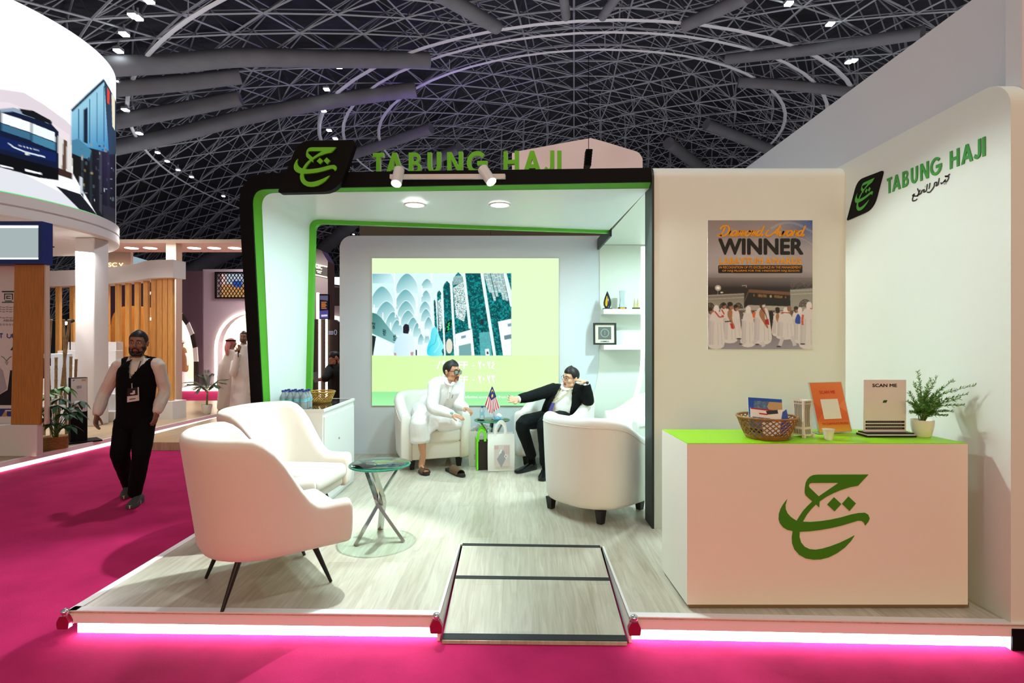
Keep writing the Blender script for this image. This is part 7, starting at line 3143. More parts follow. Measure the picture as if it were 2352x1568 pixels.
for y in (704, 709, 714, 728):
    for k in range(5):
        poly2(bm, [R4(-2 + 8 * k, y + (k % 2), 4 + 8 * k, y + 1.6 + (k % 2))], fr, off=.004, mi=1)
for k in range(5):
    poly2(bm, [[XZ(2 + 7 * k + 2.4 * math.cos(a), 745 + 2.4 * math.sin(a), d) for a in np.linspace(0, 2 * PI, 10)[:-1]]], fr, off=.004, mi=4)
text_into(bm, 'ABUSA', XZ(8, 0, d)[0], XZ(0, 738, d)[1], XZ(34, 0, d)[0], XZ(0, 733, d)[1], fr, .004, bold=.02, mi=1)
text_into(bm, 'T', XZ(-1, 0, d)[0], XZ(0, 776, d)[1], XZ(7, 0, d)[0], XZ(0, 765, d)[1], fr, .004, bold=.03, mi=2)
for pts in ([(17, 766), (17, 774), (22, 776), (26, 773), (26, 767)], [(29, 766), (29, 775), (34, 776)]):
    ribbon(bm, [XZ(x, y, d) for x, y in pts], .012, fr, off=.004, mi=2)
poly2(bm, [[XZ(x, y, d) for x, y in ((24, 804), (36, 786), (38, 786), (38, 804), (33, 804), (33, 797), (29, 804))]], fr, off=.004, mi=0)
ribbon(bm, [XZ(x, y, d) for x, y in ((16, 838), (15, 828), (8, 820), (3, 818))], .008, fr, off=.004, mi=3)
ribbon(bm, [XZ(x, y, d) for x, y in ((16, 828), (22, 821), (27, 818))], .008, fr, off=.004, mi=3)
poly2(bm, [[XZ(x, y, d) for x, y in ((11, 830), (20, 830), (16, 838))]], fr, off=.005, mi=4)
poly2(bm, [[XZ(x, y, d) for x, y in ((0, 906), (18, 895), (24, 850), (30, 850), (34, 930), (0, 930))]], fr, off=.004, mi=5)
poly2(bm, [[XZ(x, y, d) for x, y in ((-2, 842), (6, 850), (16, 892), (-2, 906))]], fr, off=.005, mi=4)
for q, mi in (((0, 938, 30, 941), 2), ((0, 941, 12, 956), 2), ((16, 944, 30, 956), 2)):
    poly2(bm, [R4(*q)], fr, off=.004, mi=mi)
poly2(bm, [[XZ(x, y, d) for x, y in ((4, 956), (12, 943), (18, 956))]], fr, off=.005, mi=6)
obj('print', bm, [mat('dark_green_mark', rgb(30, 70, 60), .5), mat('grey_mark', rgb(140, 134, 136), .5), mat('blue_mark', rgb(40, 56, 130), .5), mat('green_mark', rgb(70, 110, 80), .5), mat('pale_mark', rgb(176, 172, 180), .5), M_ink, mat('tan_mark', rgb(190, 150, 90), .5)], t)


# plants
def leaf(bm, base, d, nrm, ln, w, mi=0, droop=.25):
    d, nrm = V(d).normalized(), V(nrm)
    s = d.cross(nrm).normalized()
    up = s.cross(d).normalized()
    prof = ((0, .05), (.2, .7), (.45, 1), (.7, .75), (.9, .3), (1, .02))
    A_, B_, C_ = [], [], []
    for q, ww in prof:
        c = V(base) + d * ln * q - V((0, 0, 1)) * droop * ln * q * q
        A_.append(bm.verts.new(c + s * w * ww + up * w * ww * .25))
        B_.append(bm.verts.new(c - s * w * ww + up * w * ww * .25))
        C_.append(bm.verts.new(c))
    for i in range(len(prof) - 1):
        bm.faces.new((A_[i], A_[i + 1], C_[i + 1], C_[i])).material_index = mi
        bm.faces.new((C_[i], C_[i + 1], B_[i + 1], B_[i])).material_index = mi


pc = V((*atz(127, 1030, LZ).xy, LZ))
pc.x -= .0
t = thing('potted_plant', 'leafy green umbrella plant in a woven basket beside the black info totem', 'potted plant', pc)
bm = B()
lathe(bm, [(0, 0), (.125, 0), (.138, .03), (.142, .09), (.132, .16), (.136, .175), (.126, .175), (.12, .15), (0, .15)], pc, 32)
for k in range(9):
    tube(bm, [pc + V(((.139 - .0015 * abs(k - 4)) * math.cos(a), (.139 - .0015 * abs(k - 4)) * math.sin(a), .012 + .019 * k)) for a in np.linspace(0, 2 * PI, 30)[:-1]], .009, n=6, closed=True)
obj('basket', bm, mat('straw_basket', rgb(150, 108, 56), 0.8, var=.3, vscale=50), t, smooth=True)
bm, lv = B(), B()
rnd = random.Random(5)
heads = [(75, 905, 7.4), (105, 935, 7.3), (128, 892, 7.5), (150, 888, 7.6), (115, 905, 7.35), (140, 915, 7.35), (165, 935, 7.5), (98, 960, 7.4), (145, 950, 7.25), (175, 945, 7.5), (120, 970, 7.3), (160, 975, 7.35), (185, 920, 7.6), (90, 940, 7.5), (62, 912, 7.4), (135, 930, 7.2)]
for x, y, d in heads:
    h = at(x, y, d)
    b0 = pc + V((rnd.uniform(-.03, .03), rnd.uniform(-.03, .03), .15))
    mid = b0.lerp(h, .5) + V((0, 0, .06))
    sp = [V(p) for p in spline([b0, mid, h], 5)]
    tube(bm, sp, [.006] * 5 + [.004] * (len(sp) - 5), n=5)
    nl = 7
    a0 = rnd.random() * 6
    for k in range(nl):
        a = a0 + 2 * PI * k / nl
        dr = V((math.cos(a), math.sin(a), rnd.uniform(-.75, .1)))
        leaf(lv, h, dr, (0, 0, 1), rnd.uniform(.13, .19), .036, 1 if y < 910 else 0, .35)
obj('stems', bm, _mats['plant_stem'], t, smooth=True)
obj('leaves', lv, [mat('dark_leaf', rgb(34, 72, 40), 0.55), mat('bright_leaf', rgb(64, 120, 44), 0.55)], t, smooth=True)
# info totem
t = thing('info_totem', 'black info totem with white sheet behind the basket plant', 'totem', (-6.4, 7.95, LZ))
A1, A2 = V((XZ(162, 0, 7.9)[0], 7.9, 0)), V((XZ(201, 0, 8.05)[0], 8.05, 0))
u = (A2 - A1).normalized()
n = V((u.y, -u.x, 0))
fr = FR(A1, u, (0, 0, 1), n)
w = (A2 - A1).length
zt3 = CAMZ - (868 - CY) / F * 7.9
bm = B()
poly2(bm, [[(0, LZ + .02), (w, LZ + .02), (w, zt3), (0, zt3)]], fr, depth=.14, off=0.0)
fixn(bm)
obj('post', bm, M_black, t)
bm = B()
poly2(bm, [[(-.1, LZ), (w + .16, LZ), (w + .16, LZ + .02), (-.1, LZ + .02)]], fr, depth=.34, off=.1)
fixn(bm)
obj('foot', bm, M_black, t)
bm = B()
zs = CAMZ - (946 - CY) / F * 7.95
poly2(bm, [rrect(0.004, zs, w - .004, zt3 - .01, [.02, .02, .0, .0])], fr, off=.004)
poly2(bm, [[(.02, zt3 - .04), (.04, zt3 - .02), (.05, zt3 - .03), (.03, zt3 - .05)]], fr, off=.0055, mi=1)
poly2(bm, [[(w - .07, zt3 - .05), (w - .02, zt3 - .05), (w - .02, zt3 - .025), (w - .07, zt3 - .025)]], fr, off=.0055, mi=2)
for k in range(2):
    poly2(bm, [[(.07, zt3 - .13 - .022 * k), (w - .07, zt3 - .13 - .022 * k), (w - .07, zt3 - .12 - .022 * k), (.07, zt3 - .12 - .022 * k)]], fr, off=.0055, mi=1)
obj('sheet', bm, [mat('pale_sheet', rgb(214, 206, 206), .5), mat('slate_ink', rgb(96, 96, 130), .5), mat('gold_ink', rgb(190, 150, 90), .5)], t)

# bamboo poles
M_bam = mat('bamboo_brown', rgb(140, 112, 72), 0.6, var=.25, vscale=20)
bp = [((107, 735), (114, 883), 8.5, 'leftmost tall bamboo pole behind the basket plant'), ((117, 735), (107, 883), 8.6, 'bamboo pole crossing the leftmost one'), ((129, 822), (128, 883), 8.5, 'short bamboo pole just above the basket plant'),
      ((146, 735), (150, 867), 8.7, 'tall upright bamboo pole left of the white column'), ((159, 735), (141, 883), 8.8, 'tall slanting bamboo pole left of the white column'), ((163, 820), (161, 867), 8.6, 'short bamboo pole just above the totem'),
      ((175, 826), (171, 867), 8.7, 'short bamboo pole touching the white column'), ((229, 729), (226, 901), 9.9, 'upright bamboo pole right of the white column'), ((237, 729), (225, 897), 10.0, 'slanting bamboo pole right of the white column')]
for (p, q, d, lab) in bp:
    A_, C_ = at(*p, d), at(*q, d)
    k = (A_.z - LZ) / (A_.z - C_.z)
    e = A_.lerp(C_, k)
    e = V((A_.x + (C_.x - A_.x) * min(k, 1.6), d, LZ))
    bm = B()
    n = 7
    pts, rr = [], []
    for i in range(n + 1):
        s = i / n
        c = e.lerp(A_, s)
        pts += [c - (A_ - e).normalized() * .012, c, c + (A_ - e).normalized() * .012]
        rr += [.019, .023, .019]
    tube(bm, pts, rr, n=8)
    tag(obj('bamboo_pole', bm, M_bam, smooth=True), lab, 'bamboo pole', 'bamboo poles round the white column')
# small spotlights between the poles
for (x, y, d, lab) in ((150, 742, 9.2, 'small lit spot lamp behind the bamboo left of the white column'), (231, 752, 10.1, 'small lit spot lamp behind the bamboo right of the white column'), (345, 732, 12.2, 'small lit spot lamp between the timber slats')):
    t = thing('spot_lamp', lab, 'spotlight', at(x, y, d))
    c = at(x, y, d)
    bm = B()
    cyl(bm, c + V((0, .02, 0)), c + V((0, .16, .05)), .03)
    cyl(bm, c + V((0, .1, .0)), V((c.x, c.y + .1, 1.45)), .008, n=6)
    obj('body', bm, M_black, t)
    bm = B()
    sphere(bm, c + V((0, .01, 0)), .028)
    obj('bulb', bm, emat('small_bulb', (1, .93, .85), 14), t)

# stepped white display
t = thing('stepped_display', 'white stepped platform display behind the column and walking man', 'display steps', (-7.8, 10.2, LZ))
zs = [.304, .604, .875, 1.114, 1.407, 1.578]
for i, z in enumerate(zs):
    bm = B()
    box(bm, (-9.1, 10 + .2 * i, LZ), (-7.38 - .14 * i, 10.2 + .2 * i, z), .006)
    obj('step', bm, M_white2, t)
bm = B()
box(bm, (XZ(105, 0, 9.2)[0], 9.3, LZ), (XZ(133, 0, 9.2)[0], 9.5, XZ(0, 812, 9.3)[1]), .005)
tag(obj('display_block', bm, mat('ice_white_board', rgb(214, 222, 232), .4)), 'pale upright display block behind the bamboo poles', 'display block')
# curved timber screen
curve = [(-6.46, 10.45), (-6.95, 10.55), (-7.52, 11.0), (-8.35, 11.5), (-9.18, 11.9), (-10.5, 12.2), (-11.5, 12.25)]
cs = spline(curve, 6)
t = thing('timber_screen', 'curved screen of honey timber slats under a white beam behind the walking man', 'screen', (-7.5, 11, LZ))
bm = B()
A_, B_ = [], []
N = len(cs)
for i in range(N):
    d_ = np.array(cs[min(i + 1, N - 1)]) - np.array(cs[max(i - 1, 0)])
    d_ = d_ / np.linalg.norm(d_)
    n_ = np.array((d_[1], -d_[0]))
    c = np.array(cs[i])
    A_.append([bm.verts.new((*(c + n_ * o), z)) for o, z in ((-.16, 2.80), (.16, 2.80), (.16, 3.14), (-.16, 3.14))])
for a, b in zip(A_[:-1], A_[1:]):
    for k in range(4):
        bm.faces.new((a[k], a[(k + 1) % 4], b[(k + 1) % 4], b[k]))
bm.faces.new(A_[0][::-1])
bm.faces.new(A_[-1])
fixn(bm)
obj('beam', bm, M_white2, t, ang=.6)


def on_curve(px):
    best = None
    for i in range(N - 1):
        for s in np.linspace(0, 1, 9):
            c = np.array(cs[i]) * (1 - s) + np.array(cs[i + 1]) * s
            x = CX + c[0] / c[1] * F
            if best is None or abs(x - px) < best[0]:
                best = (abs(x - px), c)
    return best[1]


for px, zb_ in ((134, .46), (166, .46), (198, .46), (226, .46), (246, .46), (272, .46), (295, .46), (317, .46), (337, .46), (355, .46), (369, .46), (381, .46), (394, .46)):
    c = on_curve(px)
    bm = B()
    box(bm, (c[0] - .047, c[1] - .035, zb_), (c[0] + .047, c[1] + .035, 2.80), .004)
    obj('slat', bm, M_oak2, t)
bm = B()
for i0 in range(0, 17):
    pass
A_ = []
for i in range(0, 20):
    d_ = np.array(cs[min(i + 1, N - 1)]) - np.array(cs[max(i - 1, 0)])
    d_ = d_ / np.linalg.norm(d_)
    n_ = np.array((d_[1], -d_[0]))
    c = np.array(cs[i])
    A_.append([bm.verts.new((*(c + n_ * o), z)) for o, z in ((-.17, LZ), (.17, LZ), (.17, .455), (-.17, .455))])
for a, b in zip(A_[:-1], A_[1:]):
    for k in range(4):
        bm.faces.new((a[k], a[(k + 1) % 4], b[(k + 1) % 4], b[k]))
bm.faces.new(A_[0][::-1])
bm.faces.new(A_[-1])
fixn(bm)
obj('plinth', bm, M_white2, t, ang=.6)
# amber wooden display far behind the slats
bm = B()
for q, r in (((240, 745, 352, 830), .1), ((252, 702, 345, 750), .5)):
    d = 13.2
    a, b = XZ(q[0], q[3], d), XZ(q[2], q[1], d)
    poly2(bm, [rrect(a[0], a[1], b[0], b[1], [.02, .02, r * .8, r * .8])], frx(d), depth=.4, off=0.0 if r < .3 else -.05)
a, b = XZ(235, 910, 13.2), XZ(356, 830, 13.2)
box(bm, (a[0], 13.15, LZ), (b[0], 13.38, b[1]))
fixn(bm)
tag(obj('wooden_display', bm, mat('amber_wood', rgb(170, 104, 36), .5, var=.15, vscale=5)), 'amber wooden display seen through the timber slats', 'display')
# slab with downlights
t = thing('lit_canopy', 'long pale canopy slab with round downlights above the timber screen', 'canopy', (-8, 13.5, 3.93))
bm = B()
box(bm, (-11.5, 13.0, 3.93), (-6.35, 14.4, 4.02), .01)
obj('slab', bm, M_peach, t)
bm = B()
x0, x1 = XZ(383, 0, 13.05)[0], XZ(406, 0, 13.05)[0]
box(bm, (x0, 13.02, LZ), (x1, 13.26, 3.93))
obj('post', bm, M_peach, t)
for x in (302, 345, 446, 492, 539):
    c = atz(x, 569.5, 3.93)
    bm = B()
    lathe(bm, [(0, -.012), (.13, -.012), (.15, -.006), (.15, 0)], c, 20)
    obj('downlight', bm, emat('warm_downlight', (1, .86, .68), 8), t)
bm = panel('p', [(200, 566), (300, 566), (300, 600), (292, 640), (200, 640)], 14.6, .1, None)
tag(obj('arched_panel', bm, M_peach), 'peach panel with lit sign letters below the canopy at left', 'wall panel')
t = thing('letter_sign', 'small glowing letters on the peach panel right of the round screen', 'sign', at(262, 612, 14.5))
bm = B()
text_into(bm, 'GSC', *XZ(236, 613, 14.55), *XZ(270, 603, 14.55), frx(14.55), .02, bold=.02)
text_into(bm, 'Y', *XZ(274, 618, 14.55), *XZ(284, 604, 14.55), frx(14.55), .02, bold=.02)
obj('letters', bm, emat('gold_glow', (1, .8, .45), 2.0), t)
# pale wedge roof beyond
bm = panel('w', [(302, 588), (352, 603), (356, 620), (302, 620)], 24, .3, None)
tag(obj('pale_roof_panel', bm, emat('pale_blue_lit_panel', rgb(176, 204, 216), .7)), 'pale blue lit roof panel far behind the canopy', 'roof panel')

# plum and lilac walls with arches, farther stand
dW = 18.0
AR1 = [(330, 884), (330, 830)] + [(330 + 58 - 58 * math.cos(a), 830 - 115 * math.sin(a)) for a in np.linspace(0, PI, 16)][1:-1] + [(446, 830), (446, 884)]
bm = panel('plum', [(250, 884), (250, 622), (466, 622), (466, 884)], dW, .4, None, holes=[AR1[::-1]], r=None)
tag(obj('plum_arch_wall', bm, M_plum), 'plum coloured wall with an arched doorway behind the timber screen', 'wall panel')
bm = B()
k = 0
arcp = [(388 + 58 * math.cos(a), 830 - 115 * math.sin(a)) for a in np.linspace(0, PI / 1.3, 10)]
for i in range(9):
    (xa, ya), (xb, yb_) = arcp[i], arcp[i + 1]
    o = lambda x, y: (388 + (x - 388) * 1.17, 830 + (y - 830) * 1.09)
    poly2(bm, [[XZ(*p, dW - .02) for p in ((xa, ya), (xb, yb_), o(xb, yb_), o(xa, ya))]], frx(dW - .02), depth=.04, off=.03, mi=i % 2)
poly2(bm, [[XZ(*p, dW - .02) for p in ((446, 884), (456, 884), (456, 830), (446, 830))]], frx(dW - .02), depth=.04, off=.03, mi=1)
fixn(bm)
tag(obj('arch_surround', bm, [M_white2, M_darkbrown]), 'white and brown banded surround of the plum arch', 'arch trim')
t = thing('shop_lettering', 'glowing white letters on the plum wall beside the last timber slat', 'sign', at(405, 660, dW))
bm = B()
text_into(bm, 'PILLARS', *XZ(345, 677, dW), *XZ(413, 670, dW), frx(dW), .05, bold=.03)
for k in range(4):
    poly2(bm, [[XZ(*p, dW) for p in ((399 + 4 * k, 655), (401.5 + 4 * k, 655), (405.5 + 4 * k, 649), (403 + 4 * k, 649))]], frx(dW), off=.05)
for pts in ([(413, 658), (413, 665), (406, 666), (405, 661)], [(403, 656), (403, 666)], [(399, 656), (399, 666), (392, 666)], [(386, 660), (388, 666), (380, 666)]):
    ribbon(bm, [XZ(x, y, dW) for x, y in pts], .03, frx(dW), off=.05)
obj('letters', bm, emat('lettering_glow', (1, .95, .9), 1.6), t)
AR2 = [(496, 884), (496, 800)] + [(572 - 76 * math.cos(a), 800 - 82 * math.sin(a)) for a in np.linspace(0, PI, 18)][1:-1] + [(648, 800), (648, 884)]
bm = panel('lilac', [(466, 884), (466, 618), (720, 618), (720, 884)], dW + .05, .4, None, holes=[AR2[::-1], [(495, 683), (495, 626), (600, 626), (600, 683)][::-1]])
tag(obj('lilac_arch_wall', bm, M_lilac), 'lilac wall with a lit arch and lattice window behind the standing men', 'wall panel')
bm = B()
tube(bm, [V((XZ(x, y, dW - .02)[0], dW - .02, XZ(x, y, dW - .02)[1])) for x, y in AR2[1:-1]] , .045, n=6)
tube(bm, [V((XZ(x, y, dW - .02)[0], dW - .02, XZ(x, y, dW - .02)[1])) for x, y in AR2[:2]], .045, n=6)
o = obj('arch_light_line', bm, M_ledw)
tag(o, 'glowing line that follows the lilac arch', 'light strip')
t = thing('lattice_window', 'black diamond lattice window with coloured light behind it on the lilac wall', 'window', at(545, 655, dW))
cv = Canvas(495, 626, 600, 683, 42, 24, (206, 150, 90))
cv.poly([(495, 626), (600, 626), (600, 652), (495, 652)], (196, 210, 226))
cv.poly([(495, 626), (518, 626), (518, 655), (495, 655)], (226, 110, 50))
cv.poly([(510, 626), (516, 626), (516, 655), (510, 655)], (250, 240, 236))
cv.poly([(535, 645), (556, 645), (556, 660), (535, 658)], (40, 90, 190))
cv.mesh('picture', lambda x, y: at(x, y, dW + .42), cmat('window_glow', .9, .5), t)
bm = B()
for k in range(-8, 30):
    for s in (1, -1):
        p, q = (495 + k * 8, 626), (495 + k * 8 + s * 38, 683)
        pts = []
        for tq in np.linspace(0, 1, 14):
            x, y = p[0] + (q[0] - p[0]) * tq, p[1] + (q[1] - p[1]) * tq
            if 495 <= x <= 600:
                pts.append(V((XZ(x, y, dW + .2)[0], dW + .2, XZ(x, y, dW + .2)[1])))
        if len(pts) > 1:
            tube(bm, [pts[0], pts[-1]], .014, n=4)
obj('lattice', bm, M_black, t)
bm = panel('f', [(493, 685), (493, 624), (602, 624), (602, 685)], dW - .005, .1, None, holes=[[(496, 682), (496, 627), (599, 627), (599, 682)][::-1]])
obj('frame', bm, M_black, t)
# rooms behind the arches
bm = B()
box(bm, (XZ(250, 0, 21)[0], 21, .101), (XZ(720, 0, 21)[0], 21.2, 3.6))
tag(obj('cream_back_wall', bm, mat('cream_lit_wall', rgb(246, 230, 208), .7)), 'bright cream wall seen through the far arches', 'wall panel')
for x_ in (-12.0, -8.6):
    lamp('arch_room_lamp', 'AREA', (x_, 19.6, 3.6), 210, (1, .9, .76), (x_, 19.8, 0), size=1.0)
bm = B()
box(bm, (XZ(400, 0, 17.2)[0] - 3, 17.1, 0.0), (XZ(640, 0, 17.2)[0], 24, .1))
tag(obj('far_platform', bm, M_white2), 'low white platform edge of the farther stand with the arches', 'platform')
bm = B()
box(bm, (XZ(395, 0, 17.1)[0] - 2, 17.06, .01), (XZ(520, 0, 17.1)[0] + 1, 17.095, .085))
tag(obj('led_strip', bm, M_ledw), 'light strip at the foot of the farther stand beyond the palm plant', 'light strip')

# palm plant
pc = V((*atz(475, 950, LZ).xy, LZ))
t = thing('palm_plant', 'small palm plant in a white pot on the wooden floor near the standing men', 'potted plant', pc)
bm = B()
lathe(bm, [(0, 0), (.065, 0), (.075, .02), (.098, .15), (.1, .19), (.092, .19), (.088, .17), (0, .17)], pc, 28)
fixn(bm)
obj('pot', bm, mat('white_ceramic', rgb(238, 236, 228), 0.25), t, ang=.7)
bm, lv = B(), B()
tube(bm, [pc + V((0, 0, .15)), pc + V((.01, 0, .42))], [.02, .016], n=8)
top = pc + V((.01, 0, .42))
for (x, y, d) in ((425, 878, 11.2), (430, 885, 11.0), (455, 862, 11.1), (475, 850, 11.2), (490, 858, 11.3), (522, 871, 11.1), (515, 880, 11.3), (452, 900, 10.9), (440, 895, 11.3), (468, 860, 11.35), (505, 890, 11.0)):
    tip = at(x, y, d)
    mid = top.lerp(tip, .5) + V((0, 0, .10))
    sp = [V(p) for p in spline([top, mid, tip], 8)]
    tube(bm, sp, .005, n=5)
    for i in range(3, len(sp)):
        dd = (sp[i] - sp[i - 1]).normalized()
        sd_ = dd.cross(V((0, 0, 1))).normalized()
        for s in (-1, 1):
            for f_ in (0, .5):
                p = sp[i - 1].lerp(sp[i], f_)
                leaf(lv, p, dd * .6 + sd_ * s * .8 + V((0, 0, .1)), (0, 0, 1), .14 * (1.1 - .5 * i / len(sp)), .011, 0, .3)
obj('stems', bm, mat('palm_stem', rgb(120, 130, 70), .6), t, smooth=True)
obj('fronds', lv, mat('palm_green', rgb(50, 86, 54), .45), t, smooth=True)
# bush beside the arch
t = thing('arch_bush', 'dark green bush in the plum doorway', 'bush', at(408, 890, 17.6))
lv = B()
rnd = random.Random(8)
for k in range(160):
    c = at(rnd.uniform(400, 416), rnd.uniform(800, 880), 17.5 + rnd.uniform(-.2, .2))
    leaf(lv, c, (rnd.uniform(-1, 1), rnd.uniform(-1, 1), rnd.uniform(-.5, .8)), (0, 0, 1), .12, .035)
bm = B()
cyl(bm, at(407, 888, 17.5), at(407, 810, 17.5), .02, n=6)
obj('stem', bm, M_bam, t)
obj('leaves', lv, _mats['dark_leaf'], t, smooth=True)


# ------------------------------------------------------------------ distant people
def robed(label, foot, d, top, facev, skin, robe, hand_pts=None, kind='plain', wide=1.0, arms=None):
    """standing figure in a long robe; foot/top picture points at distance d"""
    Hs = (foot[1] - top[1]) / F * d
    s = Hs / 1.75
    base = at(foot[0], foot[1], d)
    up = lambda h, x=0.0, y=0.0: base + V((x * s, y * s, h * s))
    t_ = thing('person', label, 'person', base)
    Hc_ = at(top[0], top[1], d) + V((0, 0, -.115 * s))
    M_ = hframe(Hc_, facev, (0, 0, 1), s)
    nb_ = Hc_ + V((0, 0, -.17 * s))
    bm_ = B()
    head(bm_, M_, nb_)
    L(bm_, [nb_, up(1.25), up(.95)], [(.07 * s, .06 * s), (.12 * s, .09 * s), (.12 * s, .09 * s)], up=(0, 1, 0))
    sx = V((facev[1], -facev[0], 0)).normalized() * -1
    for k, a_ in enumerate(arms):
        L(bm_, [a_[0], a_[0].lerp(a_[1], .5), a_[1], a_[1].lerp(a_[2], .5), a_[2]], [.042 * s, .04 * s, .034 * s, .032 * s, .024 * s])
        dd = (a_[2] - a_[1]).normalized()
        hand(bm_, a_[2], dd, V((0, -1, .2)), s, .4, thumb=1 if k else -1)
    for q in (-1, 1):
        L(bm_, [up(.9, q * .09), up(.5, q * .09), up(.09, q * .09), up(.03, q * .09, -.12)], [.07 * s, .05 * s, .04 * s, .035 * s])
    bm_ = remesh(bm_, .009, 2)
    obj('body', bm_, skin, t_, smooth=True)
    eyes(t_, M_)
    return t_, M_, s, up, nb_


M_robe2 = mat('off_white_robe', rgb(214, 206, 202), .8)
d = 11.7
# man with red checked headscarf
sA, eA, wA = at(512, 838, d), at(506, 880, d), at(512, 905, d)
sB, eB, wB = at(540, 838, d), at(552, 862, d - .15), at(545, 815, d - .2)
t, M_, s, up, nb_ = robed('man in white robe and red checked headscarf with black band, standing', (525, 940), d, (532, 777), (.75, .55, 0), SKIN_A, M_robe2, arms=[(sA, eA, wA), (sB, eB, wB)])
bm = B()
L(bm, [nb_ + V((0, 0, -.02)), at(526, 850, d), at(524, 890, d), at(524, 936, d)], [(.09, .08), (.21, .15), (.20, .15), (.22, .17)], up=(0, 1, 0), n=18)
for a_ in ((sA, eA, wA), (sB, eB, wB)):
    L(bm, [a_[0], a_[1], a_[2]], [.085, .075, .06])
bm = remesh(bm, .014, 3, .012, 8, (1, 1, .3))
obj('robe', bm, M_robe2, t, smooth=True)
bm = B()
E(bm, M_, (0, .02, .03), (.088, .108, .098))
L(bm, [M_ @ V((0, .06, 0)), M_ @ V((0, .1, -.12)), M_ @ V((0, .1, -.24))], [(.09, .06), (.12, .05), (.13, .03)], up=tuple(M_.to_3x3() @ V((0, -1, 0))))
bm = remesh(bm, .011, 2)
obj('headscarf', bm, mat('red_white_check', rgb(190, 120, 118), .8, var=.5, vscale=90), t, smooth=True)
bm = B()
for z_ in (.055, .072):
    tube(bm, [M_ @ V((.088 * math.cos(a), .02 + .108 * math.sin(a), z_)) for a in np.linspace(0, 2 * PI, 24)[:-1]], .009, n=6, closed=True)
obj('head_band', bm, M_black, t, smooth=True)
for q in (-.08, .08):
    bm = B()
    c = at(520 + q * 120, 940, d)
    c.z = LZ + .004
    shoe(bm, c + V((0, .1, 0)), c + V((0.05, -.14, 0)), .045, .07)
    obj('shoe', bm, M_black, t, ang=1)
# man on the phone
d = 11.4
sA, eA, wA = at(541, 832, d), at(536, 858, d - .2), at(548, 806, d - .22)
sB, eB, wB = at(572, 832, d), at(576, 870, d), at(573, 905, d)
t, M_, s, up, nb_ = robed('bearded man in white robe holding a phone to his ear beside the black portal leg', (556, 944), d, (560, 762), (.25, -.95, 0), SKIN_A, M_robe2, arms=[(sA, eA, wA), (sB, eB, wB)])
bm = B()
L(bm, [nb_ + V((0, 0, -.02)), at(557, 848, d), at(555, 890, d), at(552, 940, d)], [(.09, .08), (.205, .15), (.20, .15), (.22, .17)], up=(0, 1, 0), n=18)
for a_ in ((sA, eA, wA), (sB, eB, wB)):
    L(bm, [a_[0], a_[1], a_[2] + (a_[1] - a_[2]) * .12], [.085, .075, .06])
bm = remesh(bm, .014, 3, .012, 8, (1, 1, .3))
obj('robe', bm, M_robe2, t, smooth=True)
haircap(M_, t, HAIR, front=.07, side=.02, back=-.05, thick=.008)
beard(M_, t, mat('grey_beard', rgb(60, 54, 52), .7))
bm = B()
box(bm, at(549, 812, d - .25) + V((-.012, -.03, -.07)), at(549, 812, d - .25) + V((.0, .04, .07)), .004)
tag(obj('mobile_phone', bm, M_ink), 'dark phone held to the ear of the bearded robed man', 'phone')
for q in (-.08, .08):
    bm = B()
    c = at(553 + q * 110, 944, d)
    c.z = LZ + .004
    shoe(bm, c + V((0, .1, 0)), c + V((0.02, -.14, 0)), .045, .07)
    obj('shoe', bm, M_black, t, ang=1)
# man in brown waistcoat and white cap far away
d = 17.3
sA, eA, wA = at(412, 812, d), at(408, 835, d - .1), at(403, 848, d - .25)
sB, eB, wB = at(424, 812, d), at(427, 835, d), at(424, 853, d)
t, M_, s, up, nb_ = robed('man in brown waistcoat and white turban walking in the far lit arch', (415, 889), d, (416, 781), (-.95, -.3, 0), SKIN_A, M_robe2, arms=[(sA, eA, wA), (sB, eB, wB)])
bm = B()
for a_ in ((sA, eA, wA), (sB, eB, wB)):
    L(bm, [a_[0], a_[1], a_[2] + (a_[1] - a_[2]) * .1], [.085, .075, .06])
L(bm, [at(418, 845, d), at(416, 862, d), at(413, 884, d)], [(.17, .15), (.16, .15), (.17, .15)], up=(0, 1, 0))
L(bm, [at(419, 860, d), at(421, 889, d)], [.12, .10])
bm = remesh(bm, .02, 2)
obj('white_clothes', bm, M_robe, t, smooth=True)
bm = B()
L(bm, [nb_ + V((0, 0, -.05)), at(418, 825, d), at(418, 850, d)], [(.15, .12), (.19, .15), (.19, .16)], up=(0, 1, 0))
bm = remesh(bm, .02, 2)
obj('waistcoat', bm, mat('brown_waistcoat', rgb(150, 104, 64), .8), t, smooth=True)
bm = B()
for z_, r_ in ((.045, .10), (.07, .105), (.092, .095)):
    tube(bm, [M_ @ V((r_ * .9 * math.cos(a), .012 + r_ * 1.05 * math.sin(a), z_)) for a in np.linspace(0, 2 * PI, 20)[:-1]], .024, n=6, closed=True)
E(bm, M_, (0, .012, .09), (.08, .095, .045))
obj('turban', bm, M_robe, t, smooth=True)

